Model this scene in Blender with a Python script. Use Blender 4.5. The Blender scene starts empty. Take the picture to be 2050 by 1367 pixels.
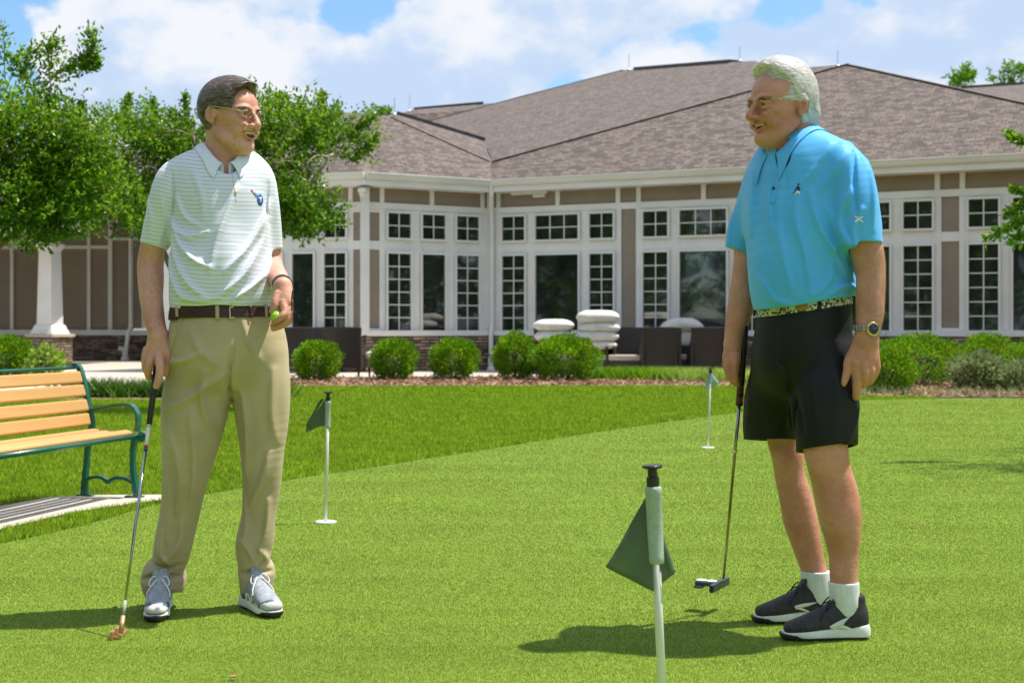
import bpy, math, random
import numpy as np
from mathutils import Vector, Matrix
S = bpy.context.scene
COL = S.collection
# ------------------------------------------------------------------ camera, world, sun, exposure
F = 2847.0            # focal length in pixels of the 2050 px wide photograph (50 mm on 36 mm)
CH = 0.97             # camera height
HZ = 660.0            # horizon row
cam_d = bpy.data.cameras.new('camera'); cam = bpy.data.objects.new('camera', cam_d); COL.objects.link(cam)
cam.location = (0, 0, CH); cam.rotation_euler = (math.radians(90), 0, 0)
cam_d.sensor_width = 36; cam_d.lens = F * 36 / 2050
cam_d.shift_y = -(683.5 - HZ) / 2050
cam_d.clip_end = 2000
cam_d.dof.use_dof = True; cam_d.dof.focus_distance = 4.72; cam_d.dof.aperture_fstop = 6.3
S.camera = cam
SUN_EL = math.radians(66.5); SUN_AZ = (0.963, 0.268)       # towards the sun, horizontal
W = bpy.data.worlds.new('World'); S.world = W; W.use_nodes = True
def nodes_of(nt): return nt.nodes, nt.links
def build_world():
    n, l = nodes_of(W.node_tree); n.clear()
    out = n.new('ShaderNodeOutputWorld'); bg = n.new('ShaderNodeBackground'); bg.inputs[1].default_value = 0.10
    sky = n.new('ShaderNodeTexSky'); sky.sky_type = 'NISHITA'; sky.sun_disc = False
    sky.sun_elevation = SUN_EL; sky.sun_rotation = math.atan2(SUN_AZ[0], SUN_AZ[1])
    sky.air_density = 1.0; sky.dust_density = 0.6; sky.ozone_density = 2.0
    tc = n.new('ShaderNodeTexCoord'); sep = n.new('ShaderNodeSeparateXYZ'); l.new(tc.outputs['Generated'], sep.inputs[0])
    dv = n.new('ShaderNodeMapping'); dv.inputs['Scale'].default_value = (1, 1, 1.55); l.new(tc.outputs['Generated'], dv.inputs[0])
    def noise(scale, det, rough, off, dist=0.0):
        mp = n.new('ShaderNodeMapping'); mp.inputs['Location'].default_value = off; l.new(dv.outputs[0], mp.inputs[0])
        t = n.new('ShaderNodeTexNoise'); t.inputs['Scale'].default_value = scale; t.inputs['Detail'].default_value = det
        t.inputs['Roughness'].default_value = rough; t.inputs['Distortion'].default_value = dist
        l.new(mp.outputs[0], t.inputs['Vector']); return t.outputs['Fac']
    def rng(x, a, b, c=0.0, d=1.0):
        m = n.new('ShaderNodeMapRange'); m.interpolation_type = 'SMOOTHSTEP'
        m.inputs[1].default_value = a; m.inputs[2].default_value = b; m.inputs[3].default_value = c; m.inputs[4].default_value = d
        l.new(x, m.inputs[0]); return m.outputs[0]
    cover = rng(noise(5.6, 9, 0.50, (3.1, 1.9, 0.35), 0.0), 0.425, 0.465)
    lum = rng(noise(9.5, 8, 0.52, (7.3, 2.2, 5.1), 0.0), 0.42, 0.58)
    cc = n.new('ShaderNodeMix'); cc.data_type = 'RGBA'; l.new(lum, cc.inputs[0])
    cc.inputs[6].default_value = (4.2, 5.25, 6.9, 1); cc.inputs[7].default_value = (6.6, 6.8, 7.2, 1)
    blue = n.new('ShaderNodeMix'); blue.data_type = 'RGBA'; blue.blend_type = 'MULTIPLY'; blue.inputs[0].default_value = 1.0
    l.new(sky.outputs[0], blue.inputs[6]); blue.inputs[7].default_value = (1.0, 1.22, 1.34, 1)
    mx = n.new('ShaderNodeMix'); mx.data_type = 'RGBA'; l.new(cover, mx.inputs[0])
    l.new(blue.outputs[2], mx.inputs[6]); l.new(cc.outputs[2], mx.inputs[7])
    l.new(mx.outputs[2], bg.inputs[0]); l.new(bg.outputs[0], out.inputs[0])
build_world()
sd = bpy.data.lights.new('sun', 'SUN'); sun = bpy.data.objects.new('sun', sd); COL.objects.link(sun)
sd.energy = 5.0; sd.angle = math.radians(0.5); sd.color = (1.0, 0.95, 0.87)
_sv = Vector((SUN_AZ[0] * math.cos(SUN_EL), SUN_AZ[1] * math.cos(SUN_EL), math.sin(SUN_EL)))
sun.rotation_euler = _sv.to_track_quat('Z', 'Y').to_euler()
vs = S.view_settings; vs.view_transform = 'Standard'; vs.look = 'None'; vs.exposure = 0.46; vs.gamma = 1.0
S.display_settings.display_device = 'sRGB'
S.cycles.max_bounces = 6; S.cycles.diffuse_bounces = 3; S.cycles.glossy_bounces = 3; S.cycles.transparent_max_bounces = 8
S.cycles.transmission_bounces = 4; S.cycles.caustics_reflective = False; S.cycles.caustics_refractive = False

# ------------------------------------------------------------------ coordinates and tags
def P(px, py, d):
    "world point that the photo shows at pixel (px, py), d metres in front of the camera"
    return Vector(((px - 1025) / F * d, d, CH - (py - HZ) / F * d))
def G(px, py):
    "ground point seen at the pixel"
    d = F * CH / (py - HZ); return Vector(((px - 1025) / F * d, d, 0))
def tag(o, label=None, cat=None, group=None, kind=None):
    if label: o['label'] = label
    if cat: o['category'] = cat
    if group: o['group'] = group
    if kind: o['kind'] = kind
    return o
def empty(name, loc=(0, 0, 0), rz=0, **k):
    o = bpy.data.objects.new(name, None); COL.objects.link(o); o.location = loc; o.rotation_euler = (0, 0, rz)
    o.empty_display_size = 0.1
    return tag(o, **k)
def copy_tree(o, parent=None):
    c = o.copy(); COL.objects.link(c)
    if parent is not None:
        c.parent = parent
    for ch in list(o.children): copy_tree(ch, c)
    return c

# ------------------------------------------------------------------ mesh building
def np_mesh(name, V, faces, mat, parent=None, smooth=False, attrs=None, uvs=None):
    """V (n,3) array; faces = array (m,k) or list of such arrays"""
    me = bpy.data.meshes.new(name)
    V = np.asarray(V, np.float32)
    if isinstance(faces, np.ndarray): faces = [faces]
    faces = [np.asarray(f, np.int32) for f in faces if len(f)]
    me.vertices.add(len(V)); me.vertices.foreach_set('co', V.ravel())
    tot = sum(f.size for f in faces); nf = sum(len(f) for f in faces)
    me.loops.add(tot); me.polygons.add(nf)
    me.loops.foreach_set('vertex_index', np.concatenate([f.ravel() for f in faces]))
    st = []; c = 0; ln = []
    for f in faces:
        k = f.shape[1]; st.append(c + np.arange(len(f)) * k); ln.append(np.full(len(f), k)); c += f.size
    me.polygons.foreach_set('loop_start', np.concatenate(st).astype(np.int32))
    me.polygons.foreach_set('loop_total', np.concatenate(ln).astype(np.int32))
    me.polygons.foreach_set('use_smooth', np.full(nf, smooth))
    me.update(calc_edges=True)
    if attrs:
        for an, (typ, arr) in attrs.items():
            a = me.attributes.new(an, typ, 'POINT')
            a.data.foreach_set('value' if typ == 'FLOAT' else 'color', np.asarray(arr, np.float32).ravel())
    if uvs is not None:
        u = me.uv_layers.new(name='UVMap'); u.data.foreach_set('uv', np.asarray(uvs, np.float32).ravel())
    for m in (mat if isinstance(mat, (list, tuple)) else [mat]): me.materials.append(m)
    o = bpy.data.objects.new(name, me); COL.objects.link(o)
    if parent is not None: o.parent = parent
    return o
class MB:
    "collects simple solids into one mesh"
    def __init__(s): s.v = []; s.f = []; s.uv = []; s.mi = []
    def add(s, V, Fs, uv=None, mi=0):
        b = len(s.v); s.v += [tuple(p) for p in V]
        for k, f in enumerate(Fs):
            s.f.append([b + i for i in f]); s.mi.append(mi)
            s.uv.append(uv[k] if uv else [(0, 0)] * len(f))
    def box(s, o, a, b, c, mi=0, uvscale=None):
        "origin corner o and three edge vectors; uv in metres on each face"
        o, a, b, c = map(Vector, (o, a, b, c))
        if a.cross(b).dot(c) < 0: a, b = b, a
        V = [o, o + a, o + a + b, o + b, o + c, o + a + c, o + a + b + c, o + b + c]
        Fs = [(0, 3, 2, 1), (4, 5, 6, 7), (0, 1, 5, 4), (1, 2, 6, 5), (2, 3, 7, 6), (3, 0, 4, 7)]
        uv = []
        for f in Fs:
            p = [V[i] for i in f]; nrm = (p[1] - p[0]).cross(p[2] - p[0])
            if nrm.length > 0: nrm.normalize()
            if abs(nrm.z) > 0.9: uv.append([(q.x, q.y) for q in p])
            else:
                t = Vector((-nrm.y, nrm.x, 0)).normalized(); uv.append([(q.dot(t), q.z) for q in p])
        s.add(V, Fs, uv, mi)
    def cbox(s, c, sx, sy, sz, R=None, mi=0):
        R = R or Matrix.Identity(3); c = Vector(c)
        a, b, d = R @ Vector((sx, 0, 0)), R @ Vector((0, sy, 0)), R @ Vector((0, 0, sz))
        s.box(c - a / 2 - b / 2 - d / 2, a, b, d, mi)
    def tube(s, pts, rad, n=10, cap=True, mi=0, flat=None):
        "tube along points; rad number or list; flat=(axis vector, ratio) squashes the section along the axis"
        pts = [Vector(p) for p in pts]; m = len(pts)
        if not isinstance(rad, (list, tuple)): rad = [rad] * m
        V = []; up = None
        for i, p in enumerate(pts):
            t = (pts[min(i + 1, m - 1)] - pts[max(i - 1, 0)]).normalized()
            if up is None:
                up = Vector((0, 0, 1)) if abs(t.z) < 0.9 else Vector((1, 0, 0))
                if flat: up = Vector(flat[0])
            x = (up - t * up.dot(t)).normalized(); y = t.cross(x); up = x
            fx = flat[1] if flat else 1.0
            for k in range(n):
                a = 2 * math.pi * k / n
                V.append(p + x * (math.cos(a) * rad[i] * fx) + y * (math.sin(a) * rad[i]))
        Fs = [(i * n + k, i * n + (k + 1) % n, (i + 1) * n + (k + 1) % n, (i + 1) * n + k) for i in range(m - 1) for k in range(n)]
        if cap: Fs += [tuple(reversed(range(n))), tuple(range((m - 1) * n, m * n))]
        s.add(V, Fs, None, mi)
    def lathe(s, c, prof, n=20, axis=None, mi=0):
        "prof = [(r, h)] turned about an axis through c"
        c = Vector(c); ax = Vector(axis or (0, 0, 1)).normalized()
        x = ax.orthogonal().normalized(); y = ax.cross(x); V = []
        for r, h in prof:
            for k in range(n):
                a = 2 * math.pi * k / n; V.append(c + ax * h + x * (r * math.cos(a)) + y * (r * math.sin(a)))
        m = len(prof)
        Fs = [(i * n + k, i * n + (k + 1) % n, (i + 1) * n + (k + 1) % n, (i + 1) * n + k) for i in range(m - 1) for k in range(n)]
        Fs += [tuple(reversed(range(n))), tuple(range((m - 1) * n, m * n))]
        s.add(V, Fs, None, mi)
    def build(s, name, mat, parent=None, smooth=False, bevel=0.0, loc=None, seg=2, auto=None):
        me = bpy.data.meshes.new(name)
        base = Vector(loc) if loc is not None else Vector((0, 0, 0))
        me.from_pydata([tuple(Vector(p) - base) for p in s.v], [], s.f)
        u = me.uv_layers.new(name='UVMap'); flat = [c for f in s.uv for q in f for c in q]
        if len(flat) == 2 * len(me.loops): u.data.foreach_set('uv', flat)
        for m in (mat if isinstance(mat, (list, tuple)) else [mat]): me.materials.append(m)
        me.polygons.foreach_set('material_index', s.mi)
        me.polygons.foreach_set('use_smooth', [bool(smooth)] * len(me.polygons)); me.update()
        o = bpy.data.objects.new(name, me); COL.objects.link(o); o.location = base
        if parent is not None: o.parent = parent
        if bevel:
            b = o.modifiers.new('bevel', 'BEVEL'); b.width = bevel; b.segments = seg; b.limit_method = 'ANGLE'
        return o
def spline(pts, n=8):
    "Catmull-Rom through the points (numpy rows)"
    A = np.asarray(pts, float)
    if len(A) < 3:
        t = np.linspace(0, 1, n + 1)[:, None]; return A[0] * (1 - t) + A[-1] * t
    B = np.vstack([2 * A[0] - A[1], A, 2 * A[-1] - A[-2]]); out = []
    for i in range(1, len(B) - 2):
        p0, p1, p2, p3 = B[i - 1], B[i], B[i + 1], B[i + 2]
        for t in np.linspace(0, 1, n, endpoint=False):
            out.append(0.5 * (2 * p1 + (p2 - p0) * t + (2 * p0 - 5 * p1 + 4 * p2 - p3) * t * t + (3 * p1 - p0 - 3 * p2 + p3) * t ** 3))
    out.append(A[-1]); return np.array(out)

# ------------------------------------------------------------------ materials
def mat_new(name):
    m = bpy.data.materials.new(name); m.use_nodes = True
    n, l = nodes_of(m.node_tree); b = n['Principled BSDF']; return m, n, l, b
def ramp(n, l, fac, stops):
    r = n.new('ShaderNodeValToRGB'); e = r.color_ramp.elements
    while len(e) < len(stops): e.new(0.5)
    for i, (p, c) in enumerate(stops):
        e[i].position = p; e[i].color = (c[0], c[1], c[2], 1)
    if fac is not None: l.new(fac, r.inputs[0])
    return r.outputs[0]
def noise_node(n, l, scale, detail=4, rough=0.55, coord='Object', stretch=None, dist=0.0):
    tc = n.new('ShaderNodeTexCoord'); t = n.new('ShaderNodeTexNoise')
    t.inputs['Scale'].default_value = scale; t.inputs['Detail'].default_value = detail; t.inputs['Roughness'].default_value = rough
    t.inputs['Distortion'].default_value = dist
    src = tc.outputs[coord]
    if stretch:
        mp = n.new('ShaderNodeMapping'); mp.inputs['Scale'].default_value = stretch; l.new(src, mp.inputs[0]); src = mp.outputs[0]
    l.new(src, t.inputs['Vector']); return t.outputs['Fac']
def mat(name, c1, c2=None, scale=8.0, rough=0.6, bump=0.0, bscale=None, detail=5, metal=0.0, spec=0.5, lo=0.35, hi=0.65,
        stretch=None, sheen=0.0, coat=0.0, bdist=0.01):
    m, n, l, b = mat_new(name)
    b.inputs['Roughness'].default_value = rough; b.inputs['Metallic'].default_value = metal
    b.inputs['Specular IOR Level'].default_value = spec
    if sheen: b.inputs['Sheen Weight'].default_value = sheen
    if coat: b.inputs['Coat Weight'].default_value = coat; b.inputs['Coat Roughness'].default_value = 0.1
    if c2 is None:
        c2 = tuple(min(1, x * 1.12) for x in c1); c1 = tuple(x * 0.88 for x in c1)
    f = noise_node(n, l, scale, detail, stretch=stretch)
    l.new(ramp(n, l, f, [(lo, c1), (hi, c2)]), b.inputs['Base Color'])
    if bump:
        bf = noise_node(n, l, bscale or scale * 3, 4, stretch=stretch); bp = n.new('ShaderNodeBump')
        bp.inputs['Strength'].default_value = bump; bp.inputs['Distance'].default_value = bdist
        l.new(bf, bp.inputs['Height']); l.new(bp.outputs[0], b.inputs['Normal'])
    return m
def mat_leaf(name, cols, trans=0.35, rough=0.42, patch=None):
    "leaves: colour varies from leaf to leaf and in broad patches, light comes through"
    m, n, l, b = mat_new(name)
    g = n.new('ShaderNodeNewGeometry')
    c = ramp(n, l, g.outputs['Random Per Island'], [(i / (len(cols) - 1), c) for i, c in enumerate(cols)])
    f = noise_node(n, l, patch or 2.5, 3, coord='Object')
    mr = n.new('ShaderNodeMapRange'); mr.inputs[1].default_value = 0.3; mr.inputs[2].default_value = 0.7
    mr.inputs[3].default_value = 0.75; mr.inputs[4].default_value = 1.25; l.new(f, mr.inputs[0])
    hs = n.new('ShaderNodeHueSaturation'); l.new(c, hs.inputs['Color']); l.new(mr.outputs[0], hs.inputs['Value'])
    l.new(hs.outputs[0], b.inputs['Base Color']); b.inputs['Roughness'].default_value = rough; b.inputs['Specular IOR Level'].default_value = .3
    tr = n.new('ShaderNodeBsdfTranslucent')
    h2 = n.new('ShaderNodeHueSaturation'); h2.inputs['Hue'].default_value = 0.485; h2.inputs['Value'].default_value = 1.35
    l.new(hs.outputs[0], h2.inputs['Color']); l.new(h2.outputs[0], tr.inputs[0])
    mx = n.new('ShaderNodeMixShader'); mx.inputs[0].default_value = trans
    l.new(b.outputs[0], mx.inputs[1]); l.new(tr.outputs[0], mx.inputs[2])
    l.new(mx.outputs[0], n['Material Output'].inputs[0])
    return m
# ================================================================== GROUND
rng = np.random.default_rng(7); random.seed(7)
def sheet(name, pts, z, m, kind='structure'):
    me = bpy.data.meshes.new(name)
    me.from_pydata([(p[0], p[1], z) for p in pts], [], [list(range(len(pts)))])
    me.materials.append(m); me.update()
    if me.polygons[0].normal.z < 0: me.flip_normals()
    o = bpy.data.objects.new(name, me); COL.objects.link(o); return tag(o, kind=kind)
def mat_turf(name, c1, c2, c3, bump=0.6, band=True):
    m, n, l, b = mat_new(name)
    fine = noise_node(n, l, 240, 3, 0.7); mid = noise_node(n, l, 22, 5, 0.6); big = noise_node(n, l, 0.9, 3, 0.5, stretch=(1, 2.2, 1))
    c = ramp(n, l, fine, [(0.30, c1), (0.52, c2), (0.72, c3)])
    a = n.new('ShaderNodeMath'); a.operation = 'ADD'; l.new(mid, a.inputs[0]); l.new(big, a.inputs[1])
    mr = n.new('ShaderNodeMapRange'); mr.inputs[1].default_value = 0.7; mr.inputs[2].default_value = 1.3
    mr.inputs[3].default_value = 0.86; mr.inputs[4].default_value = 1.14; l.new(a.outputs[0], mr.inputs[0])
    hs = n.new('ShaderNodeHueSaturation'); l.new(c, hs.inputs['Color']); l.new(mr.outputs[0], hs.inputs['Value'])
    l.new(hs.outputs[0], b.inputs['Base Color']); b.inputs['Roughness'].default_value = 0.6
    b.inputs['Specular IOR Level'].default_value = 0.1
    bp = n.new('ShaderNodeBump'); bp.inputs['Strength'].default_value = bump; bp.inputs['Distance'].default_value = 0.006
    l.new(fine, bp.inputs['Height']); l.new(bp.outputs[0], b.inputs['Normal'])
    return m
M = {}
M['soil'] = mat('lawn_soil', (0.05, 0.10, 0.012), (0.09, 0.17, 0.02), scale=14, rough=0.9, bump=0.5)
M['green'] = mat_turf('putting_turf', (0.128, 0.200, 0.016), (0.186, 0.275, 0.028), (0.255, 0.350, 0.058))
M['concrete'] = mat('concrete', (0.44, 0.38, 0.31), (0.55, 0.49, 0.41), scale=3, rough=0.85, bump=0.2, bscale=60, lo=0.3, hi=0.7)
M['mulch'] = mat('pine_mulch', (0.22, 0.12, 0.07), (0.50, 0.32, 0.21), scale=26, rough=0.9, bump=0.9, bscale=40, stretch=(1, 2.4, 1), bdist=0.03)
tag(sheet('ground', [(-400, -60), (400, -60), (400, 700), (-400, 700)], 0.0, M['soil']), kind='structure')
edge = spline([(-5.4, 1.2), (-3.6, 4.0), (-2.31, 6.42), (-1.95, 7.89), (-1.48, 9.05), (-0.65, 10.62), (0.83, 13.47), (2.67, 16.7), (3.6, 18.3), (4.95, 19.6), (7.1, 19.9), (10.5, 19.5), (14, 17), (15, 10), (13, -4), (0, -5), (-6, -3)], 6)
sheet('putting_green', [tuple(p) for p in edge], 0.004, M['green'])
sheet('patio', [(-34, 20.9), (-5.9, 20.9), (-4.3, 20.7), (-4.0, 24.0), (-4.4, 26.6), (-4.6, 28.6), (-2.0, 29.2), (2.0, 29.4), (5.6, 29.2), (5.6, 30.8), (5.0, 31.6), (-0.4, 34.2), (-3.8, 33), (-9, 36), (-12, 46), (-34, 52)], 0.012, M['concrete'])
sheet('mulch_bed', [(-4.0, 24.2), (-1, 24.3), (2.2, 24.2), (4.4, 24.3), (4.5, 20.8), (6.0, 20.3), (12, 20.3), (18, 18), (20, 22), (14, 27.6), (9, 30), (5.6, 31), (5.5, 29.1), (2, 28.9), (-2, 28.6), (-4.3, 28.0), (-4.3, 26.2)], 0.016, M['mulch'])
sheet('planting_strip', [(-6.9, 19.5), (-3.4, 19.3), (-3.5, 20.8), (-4.4, 21.0), (-6.6, 20.9)], 0.018, M['mulch'])
sheet('shrub_bed', [(-16, 25.4), (-9.6, 25.8), (-8.3, 27.3), (-8.6, 28.6), (-10.4, 28.8), (-16, 28.6)], 0.016, M['mulch'])
sheet('bench_pad', [(-1.95, 8.28), (-1.98, 8.03), (-2.30, 7.5), (-2.47, 6.8), (-2.62, 5.4), (-3.25, 5.2), (-3.05, 6.6), (-2.86, 7.5), (-2.66, 8.14), (-2.45, 8.26)], 0.012, M['concrete'])

def inside(px, py, poly):
    poly = np.asarray(poly); x0, y0 = poly[:, 0], poly[:, 1]; x1, y1 = np.roll(x0, -1), np.roll(y0, -1)
    r = np.zeros(len(px), bool)
    for a, b, c, d in zip(x0, y0, x1, y1):
        if b == d: continue
        hit = ((b > py) != (d > py)) & (px < (c - a) * (py - b) / (d - b) + a); r ^= hit
    return r
def blades(x, y, h, w, lean, z0=0.0):
    "one bent triangle strip per blade"
    n = len(x); a = rng.uniform(0, 2 * np.pi, n); b = rng.uniform(0, 2 * np.pi, n)
    h = h * rng.uniform(0.6, 1.25, n); dx, dy = np.cos(a) * w / 2, np.sin(a) * w / 2
    lx, ly = np.cos(b) * lean * h, np.sin(b) * lean * h
    V = np.empty((n, 3, 3), np.float32)
    V[:, 0] = np.stack([x - dx, y - dy, np.full(n, z0)], 1); V[:, 1] = np.stack([x + dx, y + dy, np.full(n, z0)], 1)
    V[:, 2] = np.stack([x + lx, y + ly, z0 + h], 1)
    return V.reshape(-1, 3), np.arange(3 * n).reshape(-1, 3)
def field(d0, d1, dens, poly=None, notin=(), margin=0.5):
    "random points of the ground the camera sees between two distances"
    N = int(dens * ((d1 ** 2 - d0 ** 2) * 0.5 * 0.74 + 2 * margin * (d1 - d0))); u = rng.random(N)
    y = np.sqrt(d0 * d0 + u * (d1 * d1 - d0 * d0)); x = (rng.random(N) - 0.5) * (0.74 * y + 2 * margin)
    k = np.ones(N, bool)
    if poly is not None: k &= inside(x, y, poly)
    for q in notin: k &= ~inside(x, y, q)
    return x[k], y[k]
def mat_blade(name, cols, trans=0.25, rough=0.45, var=.14, ns=1.3):
    m, n, l, b = mat_new(name); g = n.new('ShaderNodeNewGeometry')
    c = ramp(n, l, g.outputs['Random Per Island'], [(i / (len(cols) - 1), c) for i, c in enumerate(cols)])
    f = noise_node(n, l, ns, 6, 0.65, stretch=(1, 2, 1)); mr = n.new('ShaderNodeMapRange')
    mr.inputs[1].default_value = 0.3; mr.inputs[2].default_value = 0.7; mr.inputs[3].default_value = 1 - var; mr.inputs[4].default_value = 1 + var
    l.new(f, mr.inputs[0]); hs = n.new('ShaderNodeHueSaturation'); l.new(c, hs.inputs['Color']); l.new(mr.outputs[0], hs.inputs['Value'])
    l.new(hs.outputs[0], b.inputs['Base Color']); b.inputs['Roughness'].default_value = rough; b.inputs['Specular IOR Level'].default_value = .1
    tr = n.new('ShaderNodeBsdfTranslucent'); l.new(hs.outputs[0], tr.inputs[0]); mx = n.new('ShaderNodeMixShader'); mx.inputs[0].default_value = trans
    l.new(b.outputs[0], mx.inputs[1]); l.new(tr.outputs[0], mx.inputs[2]); l.new(mx.outputs[0], n['Material Output'].inputs[0])
    return m
M['turf_blade'] = mat_blade('turf_fibre', [(0.118, 0.19, 0.013), (0.178, 0.270, 0.025), (0.240, 0.335, 0.045), (0.35, 0.42, 0.12)])
M['grass_blade'] = mat_blade('grass_blade', [(0.06, 0.15, 0.004), (0.17, 0.31, 0.010), (0.31, 0.46, 0.020), (0.54, 0.62, 0.07)], 0.4, var=.32, ns=3.0)
Vs, Fs, b0 = [], [], 0
for d0, d1 in [(3.4 * 1.13 ** i, 3.4 * 1.13 ** (i + 1)) for i in range(15)]:
    x, y = field(d0, d1, 62000 * (4.2 / d0) ** 2.2, edge); sc_ = y / 4.3
    v, f = blades(x, y, .0058 * sc_ ** .25, .0015 * sc_ ** 1.1, 0.8, 0.004); Vs.append(v); Fs.append(f + b0); b0 += len(v)
tag(np_mesh('turf_fibres', np.vstack(Vs), np.vstack(Fs), M['turf_blade']), kind='stuff')
pad = [(-1.95, 8.28), (-1.98, 8.03), (-2.30, 7.5), (-2.47, 6.8), (-2.62, 5.4), (-3.25, 5.2), (-3.05, 6.6), (-2.86, 7.5), (-2.66, 8.14), (-2.45, 8.26)]
lawn_poly = [(-30, 2), (-30, 20.7), (-6.9, 20.7), (-6.9, 19.6), (-3.5, 19.4), (-3.7, 24.0), (4.5, 24.2), (4.6, 20.6), (6, 20.2), (3.0, 10), (0, 5), (-3, 2)]
Vs, Fs, b0 = [], [], 0
for d0, d1, dens, h, w in [(4.5, 9, 12000, .032, .005), (9, 14, 6500, .036, .007), (14, 20, 3200, .04, .010), (20, 25.8, 1700, .045, .015)]:
    x, y = field(d0, d1, dens, lawn_poly, (edge, pad), 1.0)
    v, f = blades(x, y, h, w, 0.55); Vs.append(v); Fs.append(f + b0); b0 += len(v)
tag(np_mesh('lawn_grass', np.vstack(Vs), np.vstack(Fs), M['grass_blade']), kind='stuff')

# ================================================================== BUILDING
M['white'] = mat('white_trim_paint', (0.74, 0.73, 0.70), (0.82, 0.81, 0.79), scale=1.5, rough=0.45, spec=0.35)
M['siding'] = mat('taupe_siding', (0.255, 0.205, 0.155), (0.29, 0.235, 0.18), scale=2.0, rough=0.75, bump=0.15, bscale=80)
M['pane'] = None
def mat_glass():
    m, n, l, b = mat_new('window_glass')
    f = noise_node(n, l, 2.2, 2, 0.5, stretch=(1, 1, .35))
    l.new(ramp(n, l, f, [(0.35, (0.006, 0.010, 0.008)), (0.7, (0.03, 0.035, 0.028))]), b.inputs['Base Color'])
    b.inputs['Roughness'].default_value = 0.03; b.inputs['IOR'].default_value = 2.15
    w = noise_node(n, l, 1.1, 1); bp = n.new('ShaderNodeBump'); bp.inputs['Strength'].default_value = 0.06; bp.inputs['Distance'].default_value = 0.05
    l.new(w, bp.inputs['Height']); l.new(bp.outputs[0], b.inputs['Normal']); return m
M['pane'] = mat_glass()
def mat_brick(name, c1, c2, mortar, bw, bh, ms, rough, bump, dark=0.5, off=0.5, bias=0.0):
    m, n, l, b = mat_new(name)
    uv = n.new('ShaderNodeTexCoord'); t = n.new('ShaderNodeTexBrick')
    nz = n.new('ShaderNodeTexNoise'); nz.inputs['Scale'].default_value = 2.0; l.new(uv.outputs['UV'], nz.inputs['Vector'])
    ad = n.new('ShaderNodeVectorMath'); ad.operation = 'MULTIPLY_ADD'; l.new(nz.outputs['Color'], ad.inputs[0]); ad.inputs[1].default_value = (0.03, 0.03, 0)
    l.new(uv.outputs['UV'], ad.inputs[2]); l.new(ad.outputs[0], t.inputs['Vector'])
    t.inputs['Scale'].default_value = 1; t.inputs['Brick Width'].default_value = bw; t.inputs['Row Height'].default_value = bh
    t.inputs['Mortar Size'].default_value = ms; t.inputs['Mortar Smooth'].default_value = 0.3; t.inputs['Bias'].default_value = bias
    t.inputs['Color1'].default_value = (*c1, 1); t.inputs['Color2'].default_value = (*c2, 1); t.inputs['Mortar'].default_value = (*mortar, 1)
    t.offset = off; t.squash_frequency = 3; t.squash = 0.7
    n2 = n.new('ShaderNodeTexNoise'); n2.inputs['Scale'].default_value = 5; n2.inputs['Detail'].default_value = 6; l.new(uv.outputs['UV'], n2.inputs['Vector'])
    mr = n.new('ShaderNodeMapRange'); mr.inputs[1].default_value = 0.3; mr.inputs[2].default_value = 0.7; mr.inputs[3].default_value = 1 - dark / 2; mr.inputs[4].default_value = 1 + dark / 2
    l.new(n2.outputs['Fac'], mr.inputs[0]); hs = n.new('ShaderNodeHueSaturation'); l.new(t.outputs['Color'], hs.inputs['Color']); l.new(mr.outputs[0], hs.inputs['Value'])
    l.new(hs.outputs[0], b.inputs['Base Color']); b.inputs['Roughness'].default_value = rough
    bp = n.new('ShaderNodeBump'); bp.inputs['Strength'].default_value = bump; bp.inputs['Distance'].default_value = 0.02; bp.invert = True
    l.new(t.outputs['Fac'], bp.inputs['Height']); l.new(bp.outputs[0], b.inputs['Normal']); return m
M['stone'] = mat_brick('ledge_stone', (0.10, 0.062, 0.045), (0.36, 0.27, 0.19), (0.03, 0.022, 0.018), 0.34, 0.075, 0.012, 0.85, 0.9, 0.7)
M['shingle'] = mat_brick('roof_shingles', (0.078, 0.058, 0.049), (0.185, 0.145, 0.122), (0.032, 0.024, 0.021), 0.21, 0.115, 0.008, 0.9, 0.6, 0.3)
M['ridge'] = mat('ridge_cap_shingle', (0.085, 0.064, 0.054), (0.19, 0.15, 0.125), scale=5, rough=0.9, bump=0.3)
M['vent'] = mat('ridge_vent', (0.06, 0.05, 0.05), (0.10, 0.09, 0.085), scale=6, rough=0.8)
M['gutter'] = mat('gutter_enamel', (0.66, 0.68, 0.63), (0.74, 0.75, 0.71), scale=1, rough=0.35, spec=0.5)
M['steel'] = mat('grey_metal', (0.35, 0.36, 0.38), (0.5, 0.5, 0.52), scale=3, rough=0.4, metal=0.8)

house = empty('clubhouse', (1.0, 34.0, 0))
tag(house, 'long single storey clubhouse with taupe panels, white windows and brown shingle roof', 'building')
HINV = Vector((-1.0, -34.0, 0))
def hb(mb, name, m, parent=None, **k):
    o = mb.build(name, m, None, **k); o.parent = parent or house
    if parent is None: o.location = HINV
    return o
# facades: origin, direction along the wall, both in plan
class Facade:
    def __init__(s, o, u): s.o = Vector((*o, 0)); s.u = Vector((*u, 0)).normalized(); s.n = Vector((s.u.y, -s.u.x, 0)); s.n = s.n if s.n.y < 0 else -s.n
    def s_at(s, px):
        t = (px - 1025) / F; return (t * s.o.y - s.o.x) / (s.u.x - t * s.u.y)
    def p(s, a, z, out=0.0): return s.o + s.u * a + s.n * out + Vector((0, 0, z))
    def box(s, mb, a0, a1, z0, z1, o0, o1, mi=0): mb.box(s.p(a0, z0, o0), s.u * (a1 - a0), s.n * (o1 - o0), (0, 0, z1 - z0), mi)
C0 = (-0.533, 33.7)
FB = Facade(C0, (0.904, -0.427))
FA = Facade(C0, (-0.858, -0.514))
LA = 3.241
DA = (C0[0] - .858 * LA, C0[1] - .514 * LA)
FC = Facade(DA, (-0.954, 0.30))
LB, LC = 26.0, 4.7
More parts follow.
